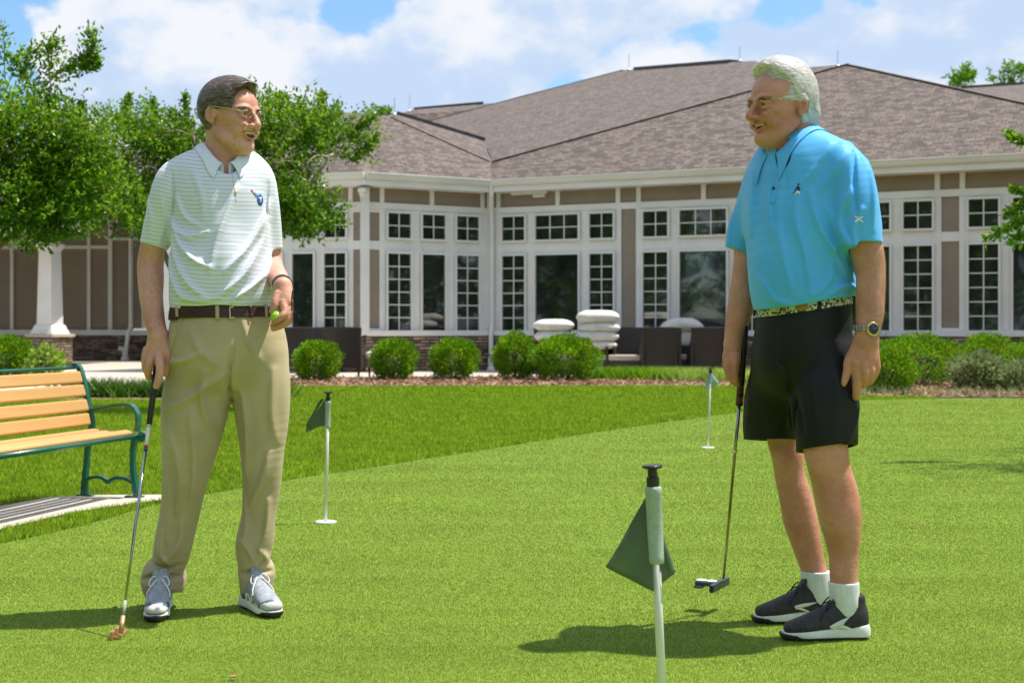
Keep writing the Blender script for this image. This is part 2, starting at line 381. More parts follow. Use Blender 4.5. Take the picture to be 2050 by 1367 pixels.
walls, trims, stones = MB(), MB(), MB()
LOW, UPP = (0.955, 2.70), (3.06, 3.62)
wins = {}
def window(fa, a0, a1, z0, z1, cols, rows):
    "a window as a part: frame, with pane and muntins below it"
    key = (round(a1 - a0, 2), z0, cols)
    ang = math.atan2(fa.u.y, fa.u.x); ux = fa.u.x
    w = a1 - a0
    loc = fa.p(a0, z0, 0.0) if True else None
    if fa is FA or fa is FC: loc = fa.p(a1, z0, 0.0); ang = math.atan2(-fa.u.y, -fa.u.x)
    if key not in wins:
        h = z1 - z0; t = 0.045; fr, pn, mu = MB(), MB(), MB()
        for (x, z, sx, sz) in [(-t, -t, w + 2 * t, t), (-t, h, w + 2 * t, t), (-t, 0, t, h), (w, 0, t, h)]:
            fr.box((x, -0.075, z), (sx, 0, 0), (0, 0.05, 0), (0, 0, sz))
        pn.box((0, -0.022, 0), (w, 0, 0), (0, 0.01, 0), (0, 0, h))
        for i in range(1, cols): mu.box((w * i / cols - .011, -0.036, 0), (.022, 0, 0), (0, .013, 0), (0, 0, h))
        for j in range(1, rows): mu.box((0, -0.0345, h * j / rows - .011), (w, 0, 0), (0, .0115, 0), (0, 0, .022))
        f = fr.build('window', M['white'], None, bevel=0.006); p = pn.build('pane', M['pane'], f)
        if cols > 1: mu.build('muntins', M['white'], f)
        wins[key] = f
    else: f = copy_tree(wins[key])
    f.parent = house; f.location = loc + HINV; f.rotation_euler = (0, 0, ang)
    return f
def facade(fa, L, cells, panels, battens, end0=0.0):
    fa.box(walls, end0, L, 0.5, 4.42, -0.25, -0.03)
    fa.box(stones, end0 - 0.0, L + 0.02, 0.0, 0.83, -0.2, 0.10)
    # holes are only visual: trim covers the wall between the openings
    cl = sorted(cells)
    def strip(z0, z1, o=0.0): 
        pass
    # horizontal bands
    pan = sorted(panels)
    def segs(a0, a1, holes):
        x = a0; out = []
        for h0, h1 in sorted(holes):
            if h0 > x: out.append((x, h0))
            x = max(x, h1)
        if x < a1: out.append((x, a1))
        return out
    fa.box(trims, end0, L, 0.83, 0.955, -0.03, 0.13)              # sill board
    fa.box(trims, end0, L, 3.70, 3.85, -0.03, 0.012)              # head band
    for h0, h1 in segs(end0, L, [(c[0] , c[1]) for c in cl] + pan):
        fa.box(trims, h0, h1, 0.955, 3.70, -0.03, 0.0)
    for c in cl:
        fa.box(trims, c[0], c[1], 2.70, 3.06, -0.03, 0.0); fa.box(trims, c[0], c[1], 3.62, 3.70, -0.03, 0.0)
    for h0, h1 in pan:
        fa.box(trims, h0, h1, 0.955, 1.0, -0.03, -0.001)
    for b in battens:
        fa.box(trims, b - .055, b + .055, 3.85, 4.42, -0.03, 0.006)
    for c in cl:
        big = c[2]
        window(fa, c[0], c[1], *LOW, 1 if big else 2, 1 if big else 6)
        window(fa, c[0], c[1], *UPP, (3 if (c[1] - c[0]) > .8 else 2), 2)
cellsB, panB, batB = [], [], []
for k in range(7):
    o = 0.36 + 3.517 * k
    cellsB += [(o, o + .575, 0), (o + .861, o + 1.93, 1), (o + 2.217, o + 2.788, 0)]
    panB += [(o + 2.97, o + 3.322)]; batB += [o - .07, o + 1.38, o + 2.91, ]
batB = []
for k in range(7):
    o = 0.36 + 3.517 * k; batB += [o - .13, o + 1.395, o + 2.89]
facade(FB, LB, cellsB, panB, batB)
sA = FA.s_at
cellsA = [(sA(956.6), sA(912.5), 0), (sA(889), sA(844), 1), (sA(821), sA(775), 0)]
facade(FA, LA, cellsA, [(sA(760), sA(739))], [.18, sA(865), sA(765)])
sC = FC.s_at
cellsC = []; pC = []; bC = []
w0 = sC(693.6); ww = sC(651) - w0; gp = sC(629) - sC(651)
for k in range(3):
    o = w0 + k * (3 * ww + 2 * gp + .75)
    cellsC += [(o, o + ww, 0), (o + ww + gp, o + 2 * ww + gp, 1), (o + 2 * ww + 2 * gp, o + 3 * ww + 2 * gp, 0)]
    pC += [(o + 3 * ww + 2 * gp + .2, o + 3 * ww + 2 * gp + .52)]; bC += [o - .1, o + 1.0, o + 3 * ww + 2 * gp + .13]
pC = [(sC(721), sC(707))] + pC[:2]; cellsC = [c for c in cellsC if c[1] < LC]
facade(FC, LC, cellsC, pC, [b for b in bC if b < LC])
# mid rails across the small panels, as in the corner posts
for fa, pl in ((FA, [(sA(760), sA(739))]), (FC, [pC[0]])):
    for h0, h1 in pl: fa.box(trims, h0 - .001, h1 + .001, 2.78, 2.98, -0.03, -0.002); fa.box(trims, h0 - .001, h1 + .001, 3.62, 3.70, -0.03, -0.002)
# plate under the siding panels on B: only the outer ones carry a mid rail
for k in (2, 3, 4, 5):
    o = 0.36 + 3.517 * k; FB.box(trims, o + 2.969, o + 3.323, 2.78, 2.98, -0.03, -0.002)
# corner boards
for p, w in ((DA, 0.1), (C0, 0.07)):
    trims.cbox((p[0], p[1] - (.02 if w == .1 else -.02), 2.6), w * 2, w * 2, 3.5, Matrix.Rotation(math.radians(10), 3, 'Z'))
# right and back closing walls so that the building is a volume
eB = FB.p(LB, 0, 0)
bk = [eB, eB + Vector((6, 14, 0)), Vector((-4, 62, 0)), Vector((-30, 60, 0)), Vector((-32, 47, 0))]
for a, b in zip(bk[:3], bk[1:4]):
    d = b - a; nn = Vector((d.y, -d.x, 0)).normalized() * 0.2
    walls.box(a, d, nn, (0, 0, 4.4))
# ---- the long porch wall on the left
FW = Facade(((-1.5) , 44.0), (-1, 0.03))
def sW(px): return FW.s_at(px)
zw = lambda py: CH - (py - HZ) / F * 44.0
FW.box(walls, -6, sW(-420), 0.4, 5.1, -0.25, -0.03)
FW.box(stones, -6, sW(-420), 0.0, 0.80, -0.2, 0.12)
FW.box(trims, -6, sW(-420), 0.80, 0.97, -0.03, 0.15)
FW.box(trims, sW(222), sW(-420), zw(497), zw(490), -0.03, 0.02)
FW.box(trims, -6, sW(222) , zw(480), zw(473), -0.03, 0.02)
for px in (24, 178, -110, -240, -370): FW.box(trims, sW(px + 3.4), sW(px - 3.4), 0.97, 4.6, -0.03, 0.03)
for px, hw in ((221, 4.2), (287, 3), (345, 3), (410, 3), (470, 3)): FW.box(trims, sW(px + hw), sW(px - hw), 0.97, 5.0, -0.03, 0.04)
hb(walls, 'wall', M['siding']); hb(trims, 'white_trim', M['white'], bevel=0.008)
hb(stones, 'stone_base', M['stone'])
# porch column on a stone pier
cb = P(100, 700, 37.0); cs = 37.0 / F
col = empty('column', HINV + Vector((cb.x, 37.0, 0))); col.parent = house
Rc = Matrix.Rotation(math.radians(-22), 3, 'Z')
def taper(mb, x0, x1, z0, z1, R=Rc):
    V = [R @ Vector((sx * w, sy * w, z)) for z, w in ((z0, x0), (z1, x1)) for sx, sy in ((-1, -1), (1, -1), (1, 1), (-1, 1))]
    mb.add(V, [(0, 3, 2, 1), (4, 5, 6, 7), (0, 1, 5, 4), (1, 2, 6, 5), (2, 3, 7, 6), (3, 0, 4, 7)], [[(V[i].x + V[i].y, V[i].z) for i in f] for f in [(0, 3, 2, 1), (4, 5, 6, 7), (0, 1, 5, 4), (1, 2, 6, 5), (2, 3, 7, 6), (3, 0, 4, 7)]])
m1 = MB(); taper(m1, .24, .20, .95, 3.02); m1.build('shaft', M['white'], col, bevel=.01)
m1 = MB(); taper(m1, .36, .33, .86, .95); taper(m1, .32, .27, .951, 1.10); m1.build('plinth', M['white'], col, bevel=.01)
m1 = MB(); taper(m1, .21, .24, 3.021, 3.09); taper(m1, .25, .27, 3.091, 3.2); m1.build('capital', M['white'], col, bevel=.01)
m1 = MB(); taper(m1, .40, .40, 0.015, .78); m1.build('pier', M['stone'], col)
m1 = MB(); taper(m1, .45, .45, .781, .858); m1.build('pier_cap', M['concrete'], col, bevel=.01)
M['beam'] = mat('porch_beam_paint', (0.55, 0.49, 0.36), (0.62, 0.56, 0.43), rough=0.5)
m1 = MB(); pc = Vector((cb.x, 37.0, 3.2)); 
m1.box(pc + Vector((.3, -.15, 0.001)), Vector((-9, -1.6, 0)), Vector((-.05, .3, 0)), (0, 0, .42)); hb(m1, 'porch_beam', M['beam'], bevel=.01)
# ---- roofs: planes found by their pitch, corners where they meet
EZ = 4.44; OV = 0.45
class Plane:
    def __init__(s, p, n): s.p = Vector(p); s.n = Vector(n).normalized()
    def hit(s, px, py):
        o = Vector((0, 0, CH)); d = P(px, py, 1.0) - o; return o + d * ((s.p - o).dot(s.n) / d.dot(s.n))
def eave_plane(fa, m, z=EZ): return Plane(fa.p(0, z, OV), fa.n * m + Vector((0, 0, 1)))
def inter_eave(f1, f2, z):
    # corner of two eave lines
    a, b = f1.p(0, z, OV), f2.p(0, z, OV); u, v = f1.u, f2.u
    den = u.x * v.y - u.y * v.x; t = ((b - a).x * v.y - (b - a).y * v.x) / den; return a + u * t
PB = eave_plane(FB, 0.52); PA = eave_plane(FA, 0.52); PC_ = eave_plane(FC, 0.52)
cBA = inter_eave(FB, FA, EZ); cAC = inter_eave(FA, FC, EZ)
roof = MB()
def rp(pts, th=0.06):
    pts = [Vector(p) for p in pts]; n = (pts[1] - pts[0]).cross(pts[2] - pts[0]).normalized()
    if n.z < 0: pts.reverse(); n = -n
    h = Vector((-n.y, n.x, 0)).normalized(); g = n.cross(h)
    k = len(pts); uv = [(p.dot(h), p.dot(g)) for p in pts]; low = [p - Vector((0, 0, th)) for p in pts]
    roof.add(pts + low, [tuple(range(k)), tuple(range(2 * k - 1, k - 1, -1))] + [(i, i + k, (i + 1) % k + k, (i + 1) % k) for i in range(k)],
             [uv, list(reversed(uv))] + [[(0, 0)] * 4] * k)
apB = PB.hit(1697, 129); hipL = PB.hit(985, 324)
eR = FB.p(LB + .5, EZ, OV); farR = PB.hit(2250, 250)
rp([cBA, eR, farR, apB, hipL])
# main roof behind: contains the hip line and climbs to the ridge
r1 = P(1246, 141, 52.0)
PM = Plane(hipL, (apB - hipL).cross(r1 - hipL))
m_ridge = [PM.hit(1510, 122), PM.hit(1246, 141), PM.hit(1041, 193), PM.hit(987, 209), PM.hit(844, 247), PM.hit(969, 283)]
rp([hipL, apB, PM.hit(1560, 140)] + m_ridge)
# far small roof behind, left of the main one
b1 = PM.hit(844, 247) + Vector((0, .3, 0)); b2 = PM.hit(987, 209) + Vector((0, .3, 0))
rp([b1 + Vector((.6, 0, -.25)), b2 + Vector((.5, 0, -.1)), P(987, 207, b2.y + 3), P(829, 219, b2.y + 3), P(790, 231, b1.y + 1.5)])
# bay roof
apA = PA.hit(776, 231)
apC = apA + Vector((-.35, .15, 0.0))
vA = PA.hit(981, 323)
rp([cAC, cBA, vA, apA])
rp([cBA, vA, hipL + Vector((0, 0, 0.01))])
leftE = FC.p(LC + .5, EZ, OV)
rp([leftE, cAC, apA, apC, leftE + Vector((3.0, 4.5, 2.4))])
q1, q2 = P(794, 229, apA.y + 1.6), P(970, 282, vA.y + 3.2)
rp([apA, vA, hipL + Vector((-.05, .05, .02)), q2, q1])
rp([q1, q2, PM.hit(969, 283) + Vector((0, .2, -.3)), PM.hit(844, 247) + Vector((0, .2, -.2))])
rp([q1, apA, apC, leftE + Vector((3.0, 4.5, 2.4)), Vector((-10, 50, 5.4)), P(790, 233, 50)])
# right part of the roof falling away and the second far ridge
rp([apB, farR, farR + Vector((4, 18, -3.2)), apB + Vector((-2, 22, -2.5))])
rp([P(1925, 177, 66), P(2260, 155, 60), P(2260, 225, 52), P(2060, 210, 54)])
# left porch roof
rp([Vector((-4.5, 43.0, 4.5)), Vector((-34, 43.6, 4.5)), Vector((-34, 50, 7.4)), Vector((-6, 50, 7.4))])
rp([Vector((-10.9, 35.8, 3.72)), Vector((-22, 34.0, 3.72)), Vector((-22, 42, 5.6)), Vector((-9.5, 42.5, 5.6))])
hb(roof, 'roof', M['shingle'])
def cap(mb, a, b, w=.13, h=.05, up=(0, 0, 1)):
    a, b = Vector(a), Vector(b); d = (b - a).normalized(); x = d.cross(Vector(up)).normalized(); z = x.cross(d)
    mb.box(a - x * w - z * h * .6, x * 2 * w, b - a, z * h * 1.6)
for a, b in ((apB, hipL), (apA, vA), (cAC, apA), (apB, farR), (PM.hit(1246, 141), PM.hit(844, 247))): caps = MB(); cap(caps, a, b, .09, .010); hb(caps, 'ridge_cap', M['ridge'])
caps = MB(); cap(caps, cBA, vA, .1, .012); hb(caps, 'valley_flashing', M['ridge'])
for a, b in ((PM.hit(1276, 139), PM.hit(1468, 124)), (P(829, 220, b2.y + 3), P(968, 208, b2.y + 3)), (q1, q2), (P(1928, 176, 66), P(2260, 155, 60))): vents = MB(); cap(vents, a, b, .16, .06); hb(vents, 'ridge_vent', M['vent'])
rods = []
for px, py0, py1, d in ((1259, 142, 109, apB.y + 9), (1481, 124, 94, apB.y + 6), (1677, 135, 102, apB.y), (790, 232, 196, apA.y), (820, 224, 190, b2.y + 2.5)):
    b = P(px, py0, d); m1 = MB(); h = (py0 - py1) / F * d
    m1.tube([(0, 0, -.1), (0, 0, h)], .009, 6); m1.lathe((0, 0, 0), [(.06, 0), (.05, .04), (.02, .07)], 8)
    o = m1.build('lightning_rod', M['steel'], None); o.parent = house; o.location = b + HINV
# eaves: soffit, fascia, gutter
gut, fas = MB(), MB()
def eave(pts, closed=False):
    pts = [Vector(p) for p in pts]
    for a, b in zip(pts[:-1], pts[1:]):
        d = (b - a); n = Vector((d.y, -d.x, 0)).normalized(); n = n if n.y < 0 else -n
        e = d.normalized() * .0
        fas.box(a + Vector((0, 0, -.235)), d, -n * .028, (0, 0, .18))                    # fascia
        fas.box(a + Vector((0, 0, -.26)), d, -n * (OV + .02), (0, 0, .024))             # soffit
        V = []
        prof = [(0.0, -.13), (.07, -.12), (.10, -.07), (.115, -.01), (.135, -.008), (.135, .012), (.0, .012)]
        k = len(prof)
        V = [a + n * x + Vector((0, 0, z)) for x, z in prof] + [b + n * x + Vector((0, 0, z)) for x, z in prof]
        gut.add(V, [(i, (i + 1) % k, (i + 1) % k + k, i + k) for i in range(k)] + [tuple(range(k)), tuple(range(2 * k - 1, k - 1, -1))])
eave([eR, cBA, cAC, leftE])
eave([Vector((-4.5, 43.0, 4.5)), Vector((-34, 43.6, 4.5))]); eave([Vector((-10.9, 35.8, 3.72)), Vector((-22, 34.0, 3.72))])
hb(gut, 'gutter', M['gutter'], bevel=.006); hb(fas, 'fascia', M['white'])
# downspouts
m1 = MB(); c = cBA + Vector((.03, .06, 0)); w = Vector((C0[0] + .06, C0[1] - .14, 0))
m1.tube([(c.x, c.y - .09, 4.33), (c.x, c.y - .09, 4.1), (w.x - .01, w.y, 3.72), (w.x, w.y, 3.5), (w.x, w.y, 1.1), (w.x - .02, w.y - .10, .85), (w.x - .02, w.y - .12, .3)], .055, 8)
m1.lathe((w.x - .02, w.y - .12, .0), [(.10, .0), (.10, .06), (.07, .1), (.07, .3)], 10)
hb(m1, 'downspout', M['white'], smooth=False)
m1 = MB(); a = P(260, 655, 43.6); q = Vector((a.x, 43.65, 0))
m1.tube([(q.x, 43.7, 4.3), (q.x, 43.7, 1.05), (q.x - .05, 43.6, .9), (q.x - .12, 43.5, .15)], .065, 8)
m1.lathe((q.x - .12, 43.5, 0.0), [(.13, 0), (.13, .1), (.085, .16), (.085, .3)], 10); m1.tube([(q.x - .12, 43.5, .35), (q.x - .3, 43.42, .42)], .07, 8)
hb(m1, 'downspout', M['white'])
m1 = MB(); b1_ = FB.p(.62, 4.12, .02)
m1.box(b1_, FB.u * .9, FB.n * .10, (0, 0, .07)); m1.box(b1_ + FB.u * .55 + Vector((0, 0, -.075)), FB.u * .3, FB.n * .09, (0, 0, .07))
hb(m1, 'eave_bracket', M['white'], bevel=.01)
m1 = MB(); m1.cbox((DA[0] - .02, DA[1] - .42, 4.06), .17, .17, .09); m1.cbox((DA[0] - .02, DA[1] - .42, 3.97), .11, .11, .09)
hb(m1, 'camera_housing', M['white'], bevel=.01)
print('BUILD setting', flush=True)
# ================================================================== PLANTS
def leaf_quads(C, A, L, Wd, fold=0.25):
    "leaves: folded diamonds at C pointing along A (n,3), length L, width Wd"
    n = len(C); r = rng.normal(size=(n, 3)); A = A / np.linalg.norm(A, axis=1, keepdims=True)
    B = np.cross(A, r); B /= np.linalg.norm(B, axis=1, keepdims=True) + 1e-9; N = np.cross(A, B)
    L = np.asarray(L).reshape(-1, 1) * np.ones((n, 1)); Wd = np.asarray(Wd).reshape(-1, 1) * np.ones((n, 1))
    V = np.empty((n, 4, 3), np.float32)
    V[:, 0] = C; V[:, 1] = C + A * L * .45 + B * Wd * .5 + N * Wd * fold; V[:, 2] = C + A * L; V[:, 3] = C + A * L * .45 - B * Wd * .5 + N * Wd * fold
    k = np.arange(n)[:, None] * 4
    return V.reshape(-1, 3), np.vstack([k + [0, 1, 2], k + [0, 2, 3]])
def unit(n): v = rng.normal(size=(n, 3)); return v / np.linalg.norm(v, axis=1, keepdims=True)
M['bark'] = mat('smooth_bark', (0.20, 0.14, 0.10), (0.38, 0.30, 0.23), scale=9, rough=0.8, bump=0.3)
M['dark_bark'] = mat('dark_twig_bark', (0.05, 0.035, 0.02), (0.09, 0.06, 0.04), rough=.9)
M['myrtle'] = mat_leaf('myrtle_leaf', [(0.035, 0.10, 0.005), (0.07, 0.19, 0.008), (0.13, 0.29, 0.012), (0.20, 0.37, 0.02), (0.32, 0.42, 0.03)], 0.42, 0.33)
M['boxwood'] = mat_leaf('boxwood_leaf', [(0.03, 0.12, 0.004), (0.07, 0.23, 0.007), (0.13, 0.33, 0.010), (0.36, 0.48, 0.015)], 0.35, 0.35)
M['dark_leaf'] = mat_leaf('dark_leaf', [(0.02, 0.07, 0.008), (0.05, 0.14, 0.012), (0.10, 0.22, 0.02)], 0.3, 0.4)
M['grey_leaf'] = mat_leaf('grey_green_leaf', [(0.12, 0.18, 0.06), (0.22, 0.29, 0.11), (0.34, 0.40, 0.19)], 0.3, 0.6)
M['lime_leaf'] = mat_leaf('striped_grass_leaf', [(0.12, 0.26, 0.02), (0.26, 0.42, 0.05), (0.48, 0.58, 0.16)], 0.35, 0.4)
def tree(name, base, blobs, ntwig, twl, leafn, leafL, label, group, m='myrtle', stems=4, arms=(), sag=0.0, tip=None, seed=1, dens=None):
    """blobs = [(centre, radii, share)] in world; arms = extra single branches [(points)] carrying leaves"""
    global rng
    rng = np.random.default_rng(seed)
    t = empty(name, base); tag(t, label, 'tree', group); base = Vector(base); off = np.array(base)
    wood = MB(); tips = []; dirs = []
    sh = np.array([b[2] for b in blobs], float); sh /= sh.sum()
    for (c, r, _), s_ in zip(blobs, sh):
        n = int(ntwig * s_); c = np.array(c, float); r = np.array(r, float)
        u = unit(n); rad = rng.random(n) ** 0.42
        # uneven outline
        bump = 1 + .16 * np.sin(u[:, 0] * 7 + c[0] * 3) * np.sin(u[:, 2] * 6 + 1.3) + .12 * np.sin(u[:, 1] * 9 + u[:, 2] * 5)
        p = c + u * r * (rad * bump)[:, None]; tips.append(p); dirs.append(u * [1, 1, .55] + [0, 0, .55 - sag])
    tips = np.vstack(tips); dirs = np.vstack(dirs) + unit(len(tips)) * .35
    keepn = noise3(tips * 1.7 + seed) > (-0.05 if dens is None else dens)
    tips, dirs = tips[keepn], dirs[keepn]
    allc = np.array([b[0] for b in blobs], float)
    # stems: from the base to each blob, then boughs
    nodes = []
    for i in range(stems):
        k = i % len(blobs); c = allc[k] + rng.normal(size=3) * .22 * np.array(blobs[k][1])
        b_ = off + rng.normal(size=3) * [.1, .1, 0]; mid = b_ * .45 + c * .55 + [0, 0, .1]; mid[:2] = b_[:2] * .62 + c[:2] * .38
        pts = spline([b_, mid, c], 6); wood.tube([Vector(p - off) for p in pts], list(np.linspace(.055, .022, len(pts))), 7); nodes += [p for p in pts[4:]]
    nodes = np.array(nodes); pick = rng.choice(len(tips), min(70, len(tips)), replace=False)
    for i in pick:
        q = nodes[np.argmin(((nodes - tips[i]) ** 2).sum(1) + rng.random(len(nodes)) * .2)]
        pts = spline([q, (q + tips[i]) / 2 + [0, 0, .08], tips[i]], 4); wood.tube([Vector(p - off) for p in pts], list(np.linspace(.016, .005, len(pts))), 5)
    LC, LD = [], []
    dirs /= np.linalg.norm(dirs, axis=1, keepdims=True)
    tw = twl * rng.uniform(.5, 1.3, len(tips))
    for j in range(leafn):
        f = (j + 1) / leafn; pos = tips + dirs * (tw * f)[:, None] + unit(len(tips)) * twl * .16 * (1 - .5 * f)
        LC.append(pos); LD.append(dirs * .7 + unit(len(tips)) * .9)
    for arm in arms:
        pts = spline([np.array(p, float) for p in arm[0]], 10); wood.tube([Vector(p - off) for p in pts], list(np.linspace(arm[1], .004, len(pts))), 6)
        for p, q in zip(pts[3:-1], pts[4:]):
            kk = arm[2]; pp = p + (q - p) * rng.random((kk, 1)) + unit(kk) * arm[3] * rng.random((kk, 1)); LC.append(pp); LD.append(unit(kk) * .8 + (q - p) / np.linalg.norm(q - p) * .6)
    LCs = np.vstack(LC); LDs = np.vstack(LD); n = len(LCs)
    v, f = leaf_quads(LCs - off, LDs, leafL * rng.uniform(.7, 1.25, n), leafL * .52)
    wood.build('trunk', M['bark'], t, smooth=True)
    np_mesh('crown', v, f, M[m], t)
    return t
def noise3(p):
    p = np.asarray(p); return (np.sin(p[:, 0] * 2.1 + 1.7 * np.sin(p[:, 1] * 1.3)) + np.sin(p[:, 1] * 2.7 + 1.3 * np.sin(p[:, 2] * 1.9)) + np.sin(p[:, 2] * 3.1 + 1.5 * np.sin(p[:, 0] * 1.7))) / 3
def B(px, py, d, rx, ry, rz, sh): return (tuple(P(px, py, d)), (rx / F * d, ry, rz / F * d), sh)
GT = 'crape myrtle trees on the lawn'
D1 = 17.0
tree('crape_myrtle_tree', (P(430, 700, D1).x, D1, 0),
     [B(250, 330, D1, 110, .8, 95, 2.4), B(400, 300, D1 + .3, 110, .9, 90, 2.2), B(560, 290, D1, 105, .8, 80, 2.2), B(655, 300, D1 - .2, 75, .6, 65, 1.3), B(330, 430, D1 - .2, 90, .7, 55, 1.2),
      B(620, 390, D1 - .1, 75, .6, 60, 1.0), B(470, 400, D1 + .2, 120, .7, 60, 1.2), B(580, 440, D1, 55, .5, 45, .6), B(210, 400, D1 + .1, 70, .5, 50, .7)],
     6200, .26, 10, .060, 'wide leafy myrtle tree spreading behind the man in the striped shirt', GT, seed=11,
     arms=[([P(300, 300, D1), P(310, 240, D1), P(306, 200, D1)], .008, 14, .06), ([P(370, 280, D1), P(372, 230, D1), P(371, 188, D1)], .008, 14, .06),
           ([P(620, 260, D1), P(640, 220, D1), P(645, 185, D1)], .008, 14, .07), ([P(240, 280, D1), P(246, 230, D1), P(262, 192, D1)], .008, 14, .07),
           ([P(680, 280, D1), P(720, 255, D1), P(748, 232, D1)], .008, 16, .09), ([P(560, 250, D1), P(560, 215, D1), P(562, 190, D1)], .008, 12, .06), ([P(690, 330, D1), P(728, 300, D1), P(755, 276, D1)], .008, 12, .07)])
D2 = 13.0
tree('crape_myrtle_tree', (P(-190, 700, D2).x, D2, 0),
     [B(-40, 280, D2, 110, .8, 120, 2), B(70, 300, D2, 100, .8, 85, 2.4), B(30, 400, D2 - .1, 110, .8, 90, 2.2), B(140, 380, D2 + .2, 70, .6, 70, 1.5), B(30, 460, D2, 90, .6, 45, 1.0), B(150, 300, D2, 50, .5, 60, .8), B(-20, 160, D2, 50, .4, 50, .3)],
     5200, .22, 9, .052, 'tall myrtle tree above the green bench with a long bare branch reaching up', GT, seed=5,
     arms=[([P(40, 240, D2), P(75, 190, D2), P(120, 145, D2), P(150, 135, D2)], .014, 9, .12), ([P(120, 145, D2), P(160, 120, D2), P(185, 95, D2), P(180, 62, D2)], .008, 13, .13),
           ([P(75, 190, D2), P(40, 140, D2), P(20, 110, D2)], .008, 13, .15), ([P(100, 165, D2), P(98, 110, D2), P(110, 78, D2)], .007, 16, .16), ([P(150, 135, D2), P(180, 130, D2), P(192, 118, D2)], .006, 22, .09),
           ([P(60, 170, D2), P(50, 120, D2), P(70, 100, D2)], .006, 14, .16), ([P(140, 300, D2), P(155, 240, D2), P(165, 205, D2)], .006, 13, .11), ([P(10, 160, D2), P(8, 90, D2), P(5, 50, D2)], .005, 4, .06), ([P(90, 260, D2), P(100, 220, D2), P(104, 196, D2)], .006, 14, .07)])
D3 = 10.6
tree('crape_myrtle_tree', (5.4, 10.9, 0),
     [((4.85, 9.9, 2.55), (.9, .75, .55), 3), ((5.9, 11.2, 3.1), (.9, .9, .7), 1.5), ((5.3, 10.5, 3.0), (.8, .7, .5), 1.5)],
     2400, .24, 9, .052, 'myrtle branch with bright leaf tips reaching in beside the right hand windows', GT, seed=9,
     arms=[([P(2120, 430, D3), P(2060, 432, D3), P(2020, 455, D3), P(1975, 478, D3)], .008, 9, .06), ([P(2090, 420, D3), P(2050, 410, D3), P(2010, 432, D3)], .006, 9, .05), ([P(2100, 300, D3), P(2050, 285, D3), P(2018, 268, D3)], .006, 10, .045),
           ([P(2090, 390, D3), P(2050, 385, D3), P(2028, 378, D3)], .005, 7, .035), ([P(2100, 470, D3), P(2060, 470, D3), P(2025, 480, D3)], .006, 12, .06)])
# trees far behind the roof
GF = 'trees far behind the roof'
for (px, py, rx, rz, sd_, lb) in ((1922, 158, 24, 22, 3, 'small round tree top poking over the roof slope'), (2020, 155, 42, 22, 4, 'wider tree top above the far roof ridge at the right edge'), (748, 230, 28, 14, 6, 'faint tree top just left of the bay roof peak')):
    d = 80.0
    b = B(px, py, d, rx, .8, rz, 1); tree('distant_tree', (b[0][0], d, 0), [b, B(px + rx * .6, py + 8, d, rx * .5, .6, rz * .6, .4), B(px - 4, py + 22, d, rx * .35, .4, rz * .5, .3)], 240, .35, 6, .22, lb, GF, stems=3, seed=sd_, m='boxwood')
# big trees beside the lawn, outside the picture: they are what the windows mirror
def big(x, y, h, sd_, lb):
    return tree('oak_tree', (x, y, 0), [((x, y, h * .62), (h * .33, h * .33, h * .30), 3), ((x, y, h * .22), (h * .36, h * .36, h * .22), 2), ((x + h * .18, y - 1, h * .48), (h * .22, h * .22, h * .2), 1), ((x - h * .18, y + 1, h * .5), (h * .22, h * .22, h * .2), 1)], 2000, .7, 9, .26, lb, 'oaks beside the lawn', m='dark_leaf', stems=3, seed=sd_, dens=-.6)
o1 = big(-24, 8, 11, 21, 'dark oak well off to the left of the bench, outside the photo')
for x, y, s in ((-30, 1, 1.1), (-20, -2, .9), (-28, 14, 1.0), (20, 17, 1.0), (27, 12, 1.15), (22, 24, .9), (-26, -8, 1.1), (-24, 19, .9), (-13, -8, 1.0), (-20, -12, 1.2), (20, 10, .9), (18, 30, .8), (25, 5, 1.2), (-6, -14, 1.1), (-31, 8, 1.1), (31, 20, 1.2)):
    c = copy_tree(o1); c['label'] = 'dark oak ' + ('well off to the left of the bench' if x < -15 else 'behind the photographer' if x < 10 else 'well off to the right of the green') + ', outside the photo'; c.location = (x, y, 0); c.scale = (s, s, s); c.rotation_euler = (0, 0, x)
def shrub(px0, px1, py0, py1, d, label, m='boxwood', n=8500, L=.045, group='clipped boxwood shrubs along the patio', cat='shrub', name='boxwood_shrub', ry=None, spiky=.06):
    global rng
    rng = np.random.default_rng(int(px0) + 77)
    a, b = P(px0, py1, d), P(px1, py0, d); cx = (a.x + b.x) / 2; w = (b.x - a.x) / 2; h = b.z; ry = ry or w
    t = empty(name, (cx, d, 0)); tag(t, label, cat, group)
    u = unit(n); u[:, 2] = np.where(u[:, 2] < -.93, -u[:, 2], u[:, 2])
    rad = 1 - .5 * rng.random(n) ** 1.5
    bump = 1 + .11 * np.sin(u[:, 0] * 7 + px0) * np.sin(u[:, 2] * 6 + px0) + .06 * np.sin(u[:, 1] * 11 + u[:, 0] * 6) + rng.normal(size=n) * spiky * .5
    e = np.sign(u) * np.abs(u) ** .8; e /= np.maximum(np.linalg.norm(e, axis=1, keepdims=True), .2) ** .6
    p = e * np.array([w, ry, h * .5]) * (rad * bump)[:, None] + [0, 0, h * .5]; p[:, 2] = np.maximum(p[:, 2], .015)
    v, f = leaf_quads(p, u + [0, 0, .5] + unit(n) * .5, L * rng.uniform(.7, 1.3, n), L * .62)
    np_mesh('foliage', v, f, M[m], t)
    st = MB()
    for k in range(9):
        q = unit(1)[0] * [w, ry, .2]; st.tube([(q[0] * .1, q[1] * .1, 0), (q[0] * .5, q[1] * .5, h * .4), (q[0] * .7, q[1] * .7, h * .75)], [.016, .011, .006], 5)
    st.build('stems', M['dark_bark'], t); return t
